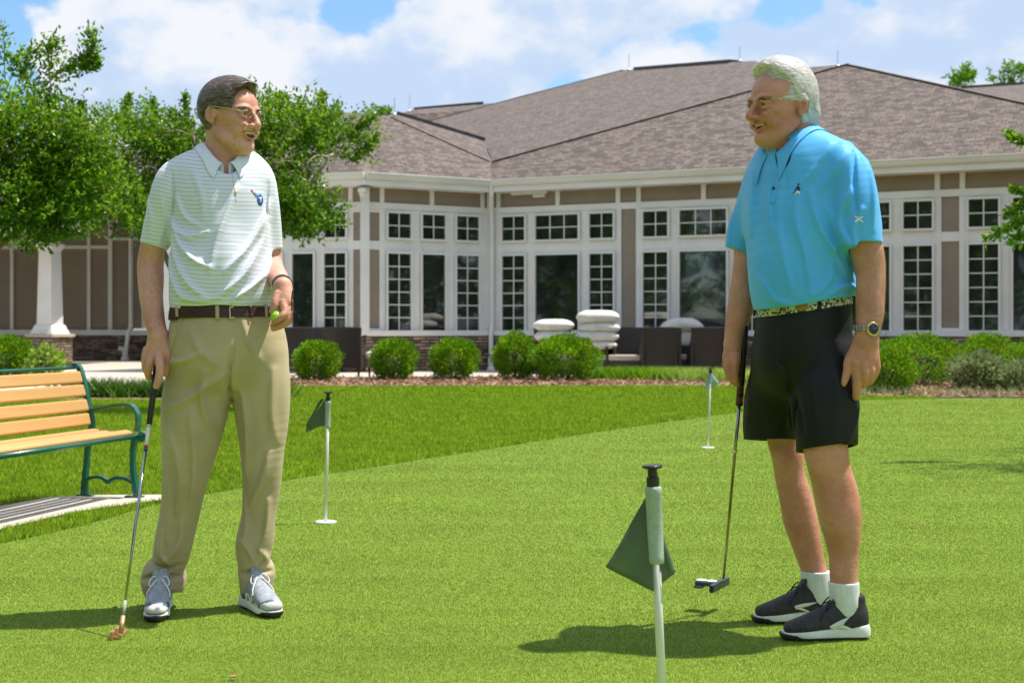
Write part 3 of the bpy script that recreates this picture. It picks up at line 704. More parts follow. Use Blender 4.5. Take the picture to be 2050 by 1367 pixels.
SH = [(588, 682, 684, 764, 26.9, 'round boxwood shrub nearest the man in khaki trousers, in front of the dark chairs'),
      (742, 833, 680, 761, 27.2, 'yellow-tipped boxwood shrub beside the dark chair with the loose pillow'),
      (861, 958, 679, 760, 27.4, 'round boxwood shrub standing alone before the stone base'),
      (988, 1076, 668, 761, 27.3, 'boxwood shrub merging with a wider one beside the downspout'),
      (1060, 1200, 673, 761, 27.0, 'wide boxwood shrub in front of the pillow stacks')]
for i, s_ in enumerate(SH): shrub(*s_, n=13000 if i == 4 else 8500)
shrub(1720, 1833, 700, 790, 21.6, 'bright boxwood shrub just behind the hand of the man in blue', n=6500, L=.042)
shrub(1745, 1928, 672, 760, 24.5, 'long low boxwood hedge under the right hand windows', n=9000, ry=.7)
shrub(1920, 2030, 669, 742, 26.5, 'boxwood shrub beyond the grey feathery plant', n=6000)
shrub(2012, 2120, 680, 765, 24.0, 'boxwood shrub cut by the right edge of the photo', n=5000)
shrub(-40, 66, 676, 740, 27.5, 'dark upright shrub by the porch column', n=6500, L=.06, m='boxwood')
shrub(62, 124, 698, 742, 26.8, 'low broad-leaved plant beside the dark upright shrub', n=900, L=.11, group=None, cat='plant', name='leafy_plant', m='lime_leaf', spiky=.2)
shrub(1908, 2005, 712, 775, 22.8, 'grey-green feathery plant on the mulch at the right', n=3600, L=.06, group='grey feathery plants', cat='plant', name='feathery_plant', m='grey_leaf', spiky=.25)
shrub(2000, 2100, 728, 775, 22.4, 'grey-green feathery plant cut by the right edge', n=2600, L=.06, group='grey feathery plants', cat='plant', name='feathery_plant', m='grey_leaf', spiky=.25)
def tuft(pts, n, h, w, lean, spread, m, name, **k):
    x = np.concatenate([rng.normal(p[0], spread, n) for p in pts]); y = np.concatenate([rng.normal(p[1], spread, n) for p in pts])
    v, f = blades(x, y, h, w, lean); o = np_mesh(name, v, f, M[m]); return tag(o, **k)
rng = np.random.default_rng(31)
pts = [(x, y + rng.normal() * .12) for x, y in zip(np.linspace(1.8, 4.4, 26), np.linspace(27.6, 26.2, 26))]
tuft(pts[:14], 420, .24, .022, .8, .16, 'boxwood', 'liriope_edging', kind='stuff')
tuft(pts[12:], 380, .24, .022, .9, .17, 'lime_leaf', 'striped_liriope', kind='stuff')
tuft([(7.0 + .12 * i, 29.2) for i in range(5)], 150, .85, .02, .25, .12, 'dark_leaf', 'ornamental_grass', label='dark clump of tall upright grass in front of the window right of the man in blue', cat='grass clump')
tuft([(5.0 + .4 * i, 20.9 + .25 * math.sin(i)) for i in range(9)], 70, .16, .012, 1.0, .2, 'grey_leaf', 'thin_groundcover', kind='stuff')
tuft([(-6.2 + .25 * i, 20.25 + .05 * math.sin(i * 2)) for i in range(12)], 300, .27, .03, .9, .16, 'dark_leaf', 'border_plants', kind='stuff')
# bark chips in the bed and dry leaves on the green
def chips(name, n, poly, size, m, d0, d1, z):
    x, y = field(d0, d1, n, poly, (), 2.0); k = len(x); u = unit(k) * [1, 1, .25]
    v, f = leaf_quads(np.stack([x, y, np.full(k, z)], 1), u, size * rng.uniform(.5, 1.4, k), size * .3); return tag(np_mesh(name, v, f, m), kind='stuff')
M['chip'] = mat_leaf('bark_chip', [(0.14, 0.07, 0.04), (0.34, 0.20, 0.12), (0.60, 0.42, 0.30)], 0.0, 0.9)
chips('bark_chips', 260, [(-3.9, 24.3), (-1, 24.3), (2.2, 24.3), (4.4, 24.4), (4.5, 20.8), (6.0, 20.3), (12, 20.3), (18, 18), (20, 22), (14, 27.6), (9, 30), (5.6, 29.1), (2, 28.9), (-2, 28.6), (-4.4, 28.1)], .09, M['chip'], 20, 29.5, .022)
M['dry_leaf'] = mat('dry_leaf', (0.25, 0.10, 0.03), (0.50, 0.26, 0.09), scale=30, rough=0.7)
for i, (px, py, s_, lb) in enumerate([(1828, 1059, .035, 'curled brown leaf on the green right of the man in blue'), (1971, 1152, .02, 'tiny brown leaf near the right edge of the green'), (155, 1161, .022, 'pale brown leaf left of the bronze putter'),
                                       (231, 1224, .03, 'dry leaf lying just above the bronze putter head'), (592, 1171, .022, 'small dry leaf right of the grey shoe'), (467, 1364, .028, 'dry leaf at the bottom edge below the grey shoes')]):
    g = G(px, py); r = random.Random(i); m1 = MB(); n_ = 7
    V = []
    for a in range(n_):
        t_ = a / (n_ - 1); w_ = math.sin(math.pi * min(1, t_ * .9 + .08)) * .32
        for s2 in (-1, 0, 1): V.append((s_ * (t_ - .5), s_ * w_ * s2, .012 + s_ * (.25 * abs(s2) * w_ * 2 + .25 * (t_ - .5) ** 2 * 3)))
    Fq = [(a * 3 + b, a * 3 + b + 1, (a + 1) * 3 + b + 1, (a + 1) * 3 + b) for a in range(n_ - 1) for b in range(2)]
    m1.add(V, Fq); o = m1.build('fallen_leaf', M['dry_leaf'], None); o.location = g; o.rotation_euler = (0, 0, r.random() * 6)
    sm = o.modifiers.new('thick', 'SOLIDIFY'); sm.thickness = .0006
    tag(o, lb, 'leaf', 'fallen leaves on the green')
print('BUILD plants', flush=True)
# ================================================================== BENCH
M['green_iron'] = mat('green_enamel_iron', (0.0, 0.085, 0.055), (0.003, 0.12, 0.08), scale=5, rough=0.28, coat=0.5, bump=0.05, bscale=60)
M['slat'] = mat('tan_recycled_board', (0.50, 0.265, 0.085), (0.62, 0.35, 0.13), scale=3, rough=0.5, bump=0.2, bscale=18, stretch=(1, .08, 1))
bn = empty('park_bench', (-2.30, 8.17, 0.012), math.atan2(-.23, .97) )
tag(bn, 'green iron park bench with tan slats on the concrete pad', 'bench')
# local frame: +x from back to front, +y along the bench away from the camera; the seen end frame stands at y = 0
K = 1 / (3.418 * 348.0)
def bz(x, z): return ((x - 790) * K, (1022 - z) * K)      # pixels of the enlarged photo to metres
def flatbar(mb, pts, w, th, y=0.0, n=6):
    "bar of rectangular section following points in the x-z plane; w in the plane, th across"
    q = spline([(a, b) for a, b in pts], n); k = len(q); V = []; w = [x * 1.35 for x in w] if isinstance(w, (list, tuple)) else w * 1.35
    ws = w if isinstance(w, (list, tuple)) else [w] * len(pts)
    wi = np.interp(np.linspace(0, 1, k), np.linspace(0, 1, len(ws)), ws)
    for i in range(k):
        t = q[min(i + 1, k - 1)] - q[max(i - 1, 0)]; t = t / (np.linalg.norm(t) + 1e-9); nn = np.array([-t[1], t[0]])
        for s_, yy in ((1, -th / 2), (1, th / 2), (-1, th / 2), (-1, -th / 2)):
            p = q[i] + nn * s_ * wi[i] / 2; V.append((p[0], y + yy, p[1]))
    Fq = [(i * 4 + a, i * 4 + (a + 1) % 4, (i + 1) * 4 + (a + 1) % 4, (i + 1) * 4 + a) for i in range(k - 1) for a in range(4)] + [(0, 3, 2, 1), ((k - 1) * 4, (k - 1) * 4 + 1, (k - 1) * 4 + 2, (k - 1) * 4 + 3)]
    mb.add(V, Fq)
def end_frame(y):
    mb = MB()
    flatbar(mb, [bz(585, 1010), bz(590, 900), bz(603, 780), bz(612, 680), bz(640, 560), bz(640, 500), bz(612, 380), bz(585, 260), bz(556, 165), bz(530, 130), bz(497, 128)], [.026, .020, .017, .017, .02, .018, .016, .016, .018, .018, .014], .035, y)
    flatbar(mb, [bz(985, 1015), bz(965, 930), bz(950, 820), bz(952, 700), bz(965, 620)], [.026, .022, .018, .018, .022], .035, y)
    flatbar(mb, [bz(600, 912), bz(640, 895), bz(700, 890), bz(745, 908), bz(765, 925), bz(790, 905), bz(840, 890), bz(900, 898), bz(948, 920)], .013, .025, y)
    flatbar(mb, [bz(622, 432), bz(700, 425), bz(800, 402), bz(900, 392), bz(955, 410), bz(985, 460), bz(990, 520), bz(978, 570)], .013, .045, y)
    flatbar(mb, [bz(612, 640), bz(760, 640), bz(965, 608)], .016, .03, y)
    mb.lathe((bz(1025, 607)[0], y, bz(1025, 607)[1]), [(.028, -.02), (.034, -.012), (.034, .012), (.028, .02)], 16, axis=(0, 1, 0))
    mb.cbox((bz(590, 1015)[0], y, .004), .09, .05, .012); mb.cbox((bz(985, 1015)[0] - .02, y, .004), .10, .05, .012)
    mb.lathe((bz(765, 915)[0], y - .016, bz(765, 915)[1]), [(.012, -.004), (.012, .003)], 10, axis=(0, 1, 0))
    return mb
BL = 1.5
end_frame(0).build('end_frame', M['green_iron'], bn, bevel=.003); end_frame(-BL).build('end_frame', M['green_iron'], bn, bevel=.003)
def slat(c, w, th, ang, nm='back_slat', y0=-BL + .02, y1=-.02, r=0.012):
    mb = MB(); R = Matrix.Rotation(ang, 3, 'Y'); mb.cbox((0, 0, 0), w, y1 - y0, th, R)
    o = mb.build(nm, M['slat'], bn, bevel=r, seg=3); o.location = (c[0], (y0 + y1) / 2, c[1]); return o
for x, z in ((556, 207), (580, 297), (603, 397), (622, 492)): a = bz(x, z); slat((a[0] + .012, a[1]), .070, .022, math.radians(74))
for x, z in ((700, 562), (775, 572), (850, 576)): a = bz(x, z + 6); slat(a, .055, .02, 0.04, 'seat_slat')
a = bz(935, 575); slat((a[0] + .005, a[1] - .005), .05, .03, 0.3, 'seat_slat', r=.013)
mb = MB(); mb.tube([(*[bz(975, 607)[0]], -BL, bz(975, 607)[1]), (bz(975, 607)[0], 0, bz(975, 607)[1])], .0135, 10); mb.build('front_rail', M['green_iron'], bn, smooth=True)
mb = MB(); mb.tube([(bz(510, 143)[0], -BL, bz(510, 143)[1]), (bz(510, 143)[0], 0, bz(510, 143)[1])], .010, 10); mb.build('top_rail', M['green_iron'], bn, smooth=True)

# ================================================================== FLAGS
M['flag_cloth'] = mat_leaf('flag_cloth', [(0.155, 0.215, 0.12), (0.17, 0.23, 0.135)], 0.45, 0.8)
M['flag_pale'] = mat_leaf('pale_flag_cloth', [(0.34, 0.50, 0.46), (0.36, 0.52, 0.48)], 0.25, 0.8)
M['sleeve_cloth'] = mat('flag_sleeve_cloth', (0.30, 0.37, 0.30), (0.35, 0.42, 0.35), scale=60, rough=0.85, bump=0.2)
M['pole'] = mat('white_fibreglass', (0.62, 0.63, 0.56), (0.72, 0.72, 0.66), scale=5, rough=0.35)
M['black'] = mat('black_plastic', (0.008, 0.008, 0.009), (0.014, 0.014, 0.015), scale=8, rough=0.35)
M['cup'] = mat('white_cup', (0.7, 0.7, 0.68), rough=0.4)
def flag(base, top, scale_px, label, sl0, sl1, tris, cm, sr=.016, cup=True, pr=.008, kn=.023):
    """base/top world points, sl0/sl1 = sleeve span as fraction of height, tris: cloth outlines in (x offset px, row px, depth) from the pole axis"""
    t = empty('golf_flag', base); tag(t, label, 'golf flag', 'small flags marking the holes of the putting green')
    b, tp = Vector(base), Vector(top); ax = tp - b
    mb = MB(); mb.tube([(0, 0, -.02), ax * .93], pr, 12); mb.build('pole', M['pole'], t, smooth=True)
    mb = MB(); k = ax * .93; u = ax.normalized(); L = ax.length
    mb.lathe(k, [(pr * 1.5, -.01), (pr * 1.5, .018), (pr * 1.15, .02), (pr * 1.1, .036), (kn * .9, L * .07 - .007), (kn, L * .07 - .004), (kn, L * .07 - .001), (kn * .9, L * .07)], 20, axis=u)
    mb.build('knob', M['black'], t, bevel=.001)
    mb = MB(); p0, p1 = ax * sl0, ax * sl1
    mb.tube([p0, p0 + u * .004, p0 + u * .016, p0 + u * .018, p1 - u * .018, p1 - u * .016, p1 - u * .004, p1], [sr * .93, sr * 1.03, sr * 1.03, sr, sr, sr * 1.04, sr * 1.04, sr * .9], 16); mb.build('sleeve', M['sleeve_cloth'] if cm == 'flag_cloth' else M[cm], t, smooth=True)
    for tri in tris:
        A, Bp, Cp = [Vector(((x) / scale_px, dy, (CH - (py - HZ) / scale_px))) - Vector((0, 0, b.z)) for x, py, dy in tri]
        n = 14; V = []; idx = {}
        for i in range(n + 1):
            for j in range(n + 1 - i):
                u_, v_ = i / n, j / n; p = A * (1 - u_ - v_) + Bp * u_ + Cp * v_
                e = u_ * (1 - u_ - v_ + .3); p = p + Vector((0, .012 * math.sin(u_ * 7 + v_ * 4) * u_ - .008 * math.sin(v_ * 9) * u_, 0)); idx[i, j] = len(V); V.append(p)
        Fq = []
        for i in range(n):
            for j in range(n - i):
                Fq.append((idx[i, j], idx[i + 1, j], idx[i, j + 1]))
                if j < n - i - 1: Fq.append((idx[i + 1, j], idx[i + 1, j + 1], idx[i, j + 1]))
        mb = MB(); mb.add(V, Fq); o = mb.build('pennant', M[cm], t, smooth=True)
        sm = o.modifiers.new('thick', 'SOLIDIFY'); sm.thickness = .0016
    if cup:
        mb = MB(); mb.lathe((0, 0, -.0), [(.030, .001), (.054, .001), (.054, .008), (.050, .010), (.032, .010), (.030, .006)], 28); mb.build('cup_rim', M['cup'], t)
    return t
flag((.352, F / 871, 0.004), (.3215, F / 871 - .005, CH - 270 / 871), 871, 'nearest green flag, large and close to the camera in front of the man in blue', .655, .925,
     [((-34, 986, .0), (-118, 1138, .02), (-24, 1181, -.02)), ((-18, 1030, -.012), (21, 1146, .01), (-8, 1164, -.015))], 'flag_cloth', sr=.0185, pr=.0098, kn=.024)
g2 = G(652, 1048)
flag((g2.x, g2.y, .004), (g2.x + 5 / 400, g2.y, CH - 124 / 400), 400, 'green flag with its cloth hanging to the left, beside the man in khaki trousers', .72, .93,
     [((0, 798, 0), (-40, 853, -.004), (2, 853, 0)), ((-2, 797, 0), (-12, 800, 0), (-40, 853, 0)), ((-12, 853, 0), (-41, 866, .02), (-38, 850, -.004))], 'flag_cloth', sr=.014)
g3 = G(1417, 898)
flag((g3.x, g3.y, .004), (g3.x + 6 / 245, g3.y, CH - 76 / 245), 245, 'pale little flag farthest away, beside the knee-high putter grip of the man in blue', .80, .93,
     [((2, 738, 0), (24, 768, .02), (-8, 781, -.02)), ((2, 740, 0), (4, 781, .03), (22, 768, .02))], 'flag_pale', sr=.014)

# ================================================================== PATIO CHAIRS AND PILLOWS
def mat_wicker():
    m, n, l, b = mat_new('dark_wicker'); tc = n.new('ShaderNodeTexCoord')
    w = n.new('ShaderNodeTexWave'); w.inputs['Scale'].default_value = 22; w.bands_direction = 'Z'; l.new(tc.outputs['Object'], w.inputs[0])
    w2 = n.new('ShaderNodeTexWave'); w2.inputs['Scale'].default_value = 22; w2.bands_direction = 'X'; l.new(tc.outputs['Object'], w2.inputs[0])
    a = n.new('ShaderNodeMath'); a.operation = 'MULTIPLY'; l.new(w.outputs['Fac'], a.inputs[0]); l.new(w2.outputs['Fac'], a.inputs[1])
    l.new(ramp(n, l, a.outputs[0], [(0, (0.022, 0.017, 0.016)), (1, (0.07, 0.055, 0.05))]), b.inputs['Base Color']); b.inputs['Roughness'].default_value = .55
    bp = n.new('ShaderNodeBump'); bp.inputs['Strength'].default_value = .4; l.new(a.outputs[0], bp.inputs['Height']); l.new(bp.outputs[0], b.inputs['Normal']); return m
M['wicker'] = mat_wicker(); M['seat_fabric'] = mat('beige_seat_fabric', (0.42, 0.34, 0.27), (0.52, 0.44, 0.36), scale=20, rough=.9, bump=.2)
M['pillow'] = mat('white_pillow_fabric', (0.62, 0.60, 0.55), (0.74, 0.72, 0.68), scale=4, rough=.85, bump=.35, bscale=9, bdist=.03)
def make_chair():
    "faces +y; back at y = 0"
    t = empty('patio_chair')
    mb = MB(); n = 8; V = []
    for th in (0, .055):
        for i in range(n + 1):
            for j in range(n + 1):
                u, v = i / n * 2 - 1, j / n; hw = .33 + .09 * v; V.append((u * hw, th + .05 * u * u - .09 * v, .20 + .80 * v + (.015 * (1 - u * u) if j == n else 0)))
    q = (n + 1) ** 2; Fq = []
    for i in range(n):
        for j in range(n):
            a = i * (n + 1) + j; Fq += [(a, a + n + 1, a + n + 2, a + 1), (q + a, q + a + 1, q + a + n + 2, q + a + n + 1)]
    for i in range(n):
        a, b = i * (n + 1), (i + 1) * (n + 1); Fq += [(a, q + a, q + b, b), (a + n, b + n, q + b + n, q + a + n)]
    for j in range(n): Fq += [(j, j + 1, q + j + 1, q + j), (n * (n + 1) + j, q + n * (n + 1) + j, q + n * (n + 1) + j + 1, n * (n + 1) + j + 1)]
    mb.add(V, Fq); mb.build('backrest', M['wicker'], t, smooth=False, bevel=.01)
    for s in (-1, 1):
        mb = MB(); V = []
        for x in (s * .36, s * .41):
            V += [(x, .0, .20), (x, .62, .20), (x, .66, .60), (x, .30, .62), (x, .12, .72), (x, -.04, .96)]
        mb.add(V, [tuple(range(6)), tuple(range(11, 5, -1))] + [(i, i + 6, (i + 1) % 6 + 6, (i + 1) % 6) for i in range(6)])
        o = mb.build('armrest', M['wicker'], t, bevel=.012)
    mb = MB(); mb.box((-.35, .03, .20), (.70, 0, 0), (0, .61, 0), (0, 0, .10)); mb.build('seat', M['wicker'], t, bevel=.01)
    mb = MB(); mb.box((-.345, .08, .305), (.69, 0, 0), (0, .58, 0), (0, 0, .12)); mb.build('seat_cushion', M['seat_fabric'], t, bevel=.035, seg=4)
    for x, y in ((-.34, .03), (.34, .03), (-.36, .60), (.36, .60)):
        mb = MB(); mb.tube([(x, y, .2), (x * 1.02, y, 0)], [.030, .020], 8); mb.build('leg', M['wicker'], t)
    return t
chair = make_chair(); GC = 'dark wicker armchairs on the patio'
def put(px, d, rz, label, first=False):
    c = chair if first else copy_tree(chair); c.location = ((px - 1025) / F * d, d, .012); c.rotation_euler = (0, 0, math.radians(rz)); tag(c, label, 'chair', GC); return c
put(684, 28.1, -14, 'wicker armchair with its back to us, beside the yellow-tipped shrub', True)
put(588, 29.4, 24, 'wicker armchair half hidden by the hand of the man in the striped shirt')
put(648, 32.0, 165, 'wicker armchair between and behind the two left chairs')
put(1198, 30.9, 172, 'wicker armchair under the tall stack of white pillows')
put(1106, 31.3, 176, 'wicker armchair behind the wide shrub, under the low pillow stack')
put(1258, 30.7, 168, 'wicker armchair facing us with its beige seat in plain view')
put(1325, 29.7, 3, 'wicker armchair with its back to us, left of the pale little flag')
put(1423, 29.6, 2, 'wicker armchair with its back to us, next to the hand holding the putter')
put(1368, 31.1, 178, 'wicker armchair behind, holding the slumped pale pillow')
def pillow(c, sx, sy, sz, label, rot=(0, 0, 0), sag=0, seed=0, group='white pillows stacked on the patio chairs'):
    r = np.random.default_rng(seed); n, m = 28, 14; V = []
    for j in range(m + 1):
        ph = -math.pi / 2 + math.pi * j / m
        for i in range(n):
            th = 2 * math.pi * i / n; ce = lambda v, e: math.copysign(abs(v) ** e, v)
            x = ce(math.cos(th), .5) * ce(math.cos(ph), .45); y = ce(math.sin(th), .5) * ce(math.cos(ph), .45); z = ce(math.sin(ph), .95)
            k = 1 - .35 * max(abs(x), abs(y)) ** 4; w = 1 + .03 * math.sin(9 * x + seed) * math.sin(7 * y + seed * 2) + .02 * math.sin(17 * th)
            V.append((x * sx * w, y * sy * w, z * sz * k * w - sag * x * x * sz))
    Fq = [(j * n + i, j * n + (i + 1) % n, (j + 1) * n + (i + 1) % n, (j + 1) * n + i) for j in range(m) for i in range(n)]
    mb = MB(); mb.add(V, Fq); o = mb.build('pillow', M['pillow'], None, smooth=True); o.location = c; o.rotation_euler = rot
    return tag(o, label, 'pillow', group)
def pl(px0, px1, py0, py1, d, label, **k):
    a, b = P(px0, py1, d), P(px1, py0, d); return pillow(((a.x + b.x) / 2, d, (a.z + b.z) / 2), (b.x - a.x) / 2, .34, (b.z - a.z) / 2 * 1.08, label, **k)
pl(1067, 1149, 640, 663, 30.9, 'top white pillow of the lower stack behind the wide shrub', seed=1)
pl(1069, 1150, 662, 684, 30.9, 'lower white pillow of the low stack behind the wide shrub', seed=2)
pl(1153, 1240, 622, 648, 30.5, 'topmost white pillow of the tall stack', seed=3)
pl(1158, 1241, 645, 665, 30.5, 'second white pillow from the top of the tall stack', seed=4, sag=.2)
pl(1147, 1238, 662, 685, 30.5, 'third white pillow from the top of the tall stack', seed=5)
pl(1172, 1234, 682, 699, 30.5, 'small bottom pillow of the tall stack, resting on the seat', seed=6)
pl(1322, 1409, 637, 664, 30.7, 'white pillow arching over the backs of the two right chairs', seed=7, sag=.5)
pillow(tuple(P(1374, 672, 30.6)), .12, .10, .22, 'white pillow slumped down between the two chair backs at the right', rot=(0, .12, 0), seed=8)
pillow(tuple(P(752, 712, 28.2)), .20, .14, .09, 'small pale pillow lying in the chair next to the yellow-tipped shrub', rot=(0, .05, -.3), seed=9)
mb = MB(); c_ = P(1420, 652, 31.8); mb.lathe((0, 0, 0), [(.30, 0), (.66, .0), (.70, .03), (.66, .10), (.40, .24), (.12, .30)], 24); mb.tube([(0, 0, 0), (0, 0, -.9)], .05, 10); mb.lathe((0, 0, -.93), [(.35, 0), (.35, .04), (.06, .08)], 20)
o = mb.build('fire_table', M['black'], None, bevel=.01); o.location = (c_.x, c_.y, .945); tag(o, 'dark round-topped patio heater table behind the right chairs', 'table')
print('BUILD props', flush=True)
# ================================================================== DISTANCE-FIELD MODELLING
def V3(*a): return np.array(a, np.float64)
class Prim:
    "one shape: fn(X, Y, Z) gives a distance, lo/hi bound it"
    def __init__(s, fn, lo, hi, op='+', k=0.01): s.fn, s.lo, s.hi, s.op, s.k = fn, np.array(lo, float), np.array(hi, float), op, k
def ellipsoid(c, r, R=None, op='+', k=0.01):
    c = np.array(c, float); r = np.array(r, float); Ri = np.eye(3) if R is None else np.array(R, float).reshape(3, 3)   # columns = local axes
    def fn(X, Y, Z):
        x, y, z = X - c[0], Y - c[1], Z - c[2]
        a = (Ri[0, 0] * x + Ri[1, 0] * y + Ri[2, 0] * z) / r[0]; b = (Ri[0, 1] * x + Ri[1, 1] * y + Ri[2, 1] * z) / r[1]; d = (Ri[0, 2] * x + Ri[1, 2] * y + Ri[2, 2] * z) / r[2]
        k0 = np.sqrt(a * a + b * b + d * d) + 1e-6; k1 = np.sqrt((a / r[0]) ** 2 + (b / r[1]) ** 2 + (d / r[2]) ** 2) + 1e-6
        return k0 * (k0 - 1) / k1
    m = np.sqrt(((Ri * r) ** 2).sum(1)); return Prim(fn, c - m, c + m, op, k)
def cone(a, b, ra, rb, op='+', k=0.01):
    a, b = np.array(a, float), np.array(b, float); ab = b - a; L2 = max((ab ** 2).sum(), 1e-12)
    def fn(X, Y, Z):
        x, y, z = X - a[0], Y - a[1], Z - a[2]; t = np.clip((x * ab[0] + y * ab[1] + z * ab[2]) / L2, 0, 1)
        return np.sqrt((x - ab[0] * t) ** 2 + (y - ab[1] * t) ** 2 + (z - ab[2] * t) ** 2) - (ra + (rb - ra) * t)
    m = max(ra, rb); return Prim(fn, np.minimum(a, b) - m, np.maximum(a, b) + m, op, k)
def chain(pts, rad, op='+', k=0.01, n=5):
    "round tube with varying radius through the points"
    q = spline(np.column_stack([np.array(pts, float), np.array(rad, float)]), n); m = q[:, 3].max()
    segs = [(q[i, :3], q[i + 1, :3], q[i, 3], q[i + 1, 3]) for i in range(len(q) - 1)]
    def fn(X, Y, Z):
        best = None
        for a, b, ra, rb in segs:
            d = cone(a, b, ra, rb).fn(X, Y, Z); best = d if best is None else np.minimum(best, d)
        return best
    return Prim(fn, q[:, :3].min(0) - m, q[:, :3].max(0) + m, op, k)
def echain(pts, ru, rv, u=(1, 0, 0), op='+', k=0.01, n=4, sq=2.0):
    "tube with elliptical section: ru along u, rv across"
    q = spline(np.column_stack([np.array(pts, float), np.array(ru, float), np.array(rv, float)]), n); m = max(q[:, 3].max(), q[:, 4].max())
    u = np.array(u, float)
    def fn(X, Y, Z):
        best = None
        for i in range(len(q) - 1):
            a, b = q[i, :3], q[i + 1, :3]; ab = b - a; L = np.sqrt((ab ** 2).sum()); w = ab / L
            uu = u - w * (u @ w); uu /= np.linalg.norm(uu); vv = np.cross(w, uu)
            x, y, z = X - a[0], Y - a[1], Z - a[2]; h = x * w[0] + y * w[1] + z * w[2]; t = np.clip(h / L, 0, 1)
            du = x * uu[0] + y * uu[1] + z * uu[2]; dv = x * vv[0] + y * vv[1] + z * vv[2]; dw = h - t * L
            A = q[i, 3] + (q[i + 1, 3] - q[i, 3]) * t; B_ = q[i, 4] + (q[i + 1, 4] - q[i, 4]) * t; mn = np.minimum(A, B_)
            if sq == 2.0:
                k0 = np.sqrt((du / A) ** 2 + (dv / B_) ** 2 + (dw / mn) ** 2) + 1e-6
            else:
                k0 = ((np.abs(du) / A) ** sq + (np.abs(dv) / B_) ** sq + (np.abs(dw) / mn) ** sq) ** (1 / sq) + 1e-6
            k1 = np.sqrt((du / A ** 2) ** 2 + (dv / B_ ** 2) ** 2 + (dw / mn ** 2) ** 2) + 1e-6
            d = np.where(k0 < .3, -mn * .7, k0 * (k0 - 1) / k1); best = d if best is None else np.minimum(best, d)
        return best
    return Prim(fn, q[:, :3].min(0) - m, q[:, :3].max(0) + m, op, k)
def plane_cut(p, n, lo, hi, k=0.002):
    "removes the side the normal n points to, inside the box lo..hi"
    p = np.array(p, float); n = np.array(n, float); n /= np.linalg.norm(n)
    return Prim(lambda X, Y, Z: -((X - p[0]) * n[0] + (Y - p[1]) * n[1] + (Z - p[2]) * n[2]), lo, hi, 'box-', k)
def clipped(pr, cuts):
    "the shape pr with everything beyond each plane (p, n) removed"
    cuts = [(np.array(p, float), np.array(n, float) / np.linalg.norm(n)) for p, n in cuts]
    def fn(X, Y, Z):
        d = pr.fn(X, Y, Z)
        for p, n in cuts: d = np.maximum(d, (X - p[0]) * n[0] + (Y - p[1]) * n[1] + (Z - p[2]) * n[2])
        return d
    return Prim(fn, pr.lo, pr.hi, pr.op, pr.k)
def smin(a, b, k):
    h = np.maximum(k - np.abs(a - b), 0) / k; return np.minimum(a, b) - h * h * k * 0.25
def combine(F, d, op, k):
    if op == '+': return smin(F, d, k)
    if op == '-' or op == 'box-': return -smin(-F, d, k)
    return -smin(-F, -d, k)
def eval_points(prims, P_, disp=None):
    X, Y, Z = P_[:, 0], P_[:, 1], P_[:, 2]; Fv = np.full(len(P_), 1.0)
    for p in prims:
        d = p.fn(X, Y, Z)
        if p.op == 'box-':
            m = (P_ >= p.lo).all(1) & (P_ <= p.hi).all(1); d = np.where(m, d, 1.0)
        Fv = combine(Fv, d, p.op, p.k)
    if disp is not None: Fv = Fv + disp(X, Y, Z)
    return Fv
def axis_of(stops):
    "stops [(start, step), ..., (end, None)] -> uneven grid axis"
    out = []
    for (a, h), (b, _) in zip(stops[:-1], stops[1:]):
        n = max(1, int(round((b - a) / h))); out.append(np.linspace(a, b, n, endpoint=False))
    out.append([stops[-1][0]]); return np.concatenate(out).astype(np.float32)
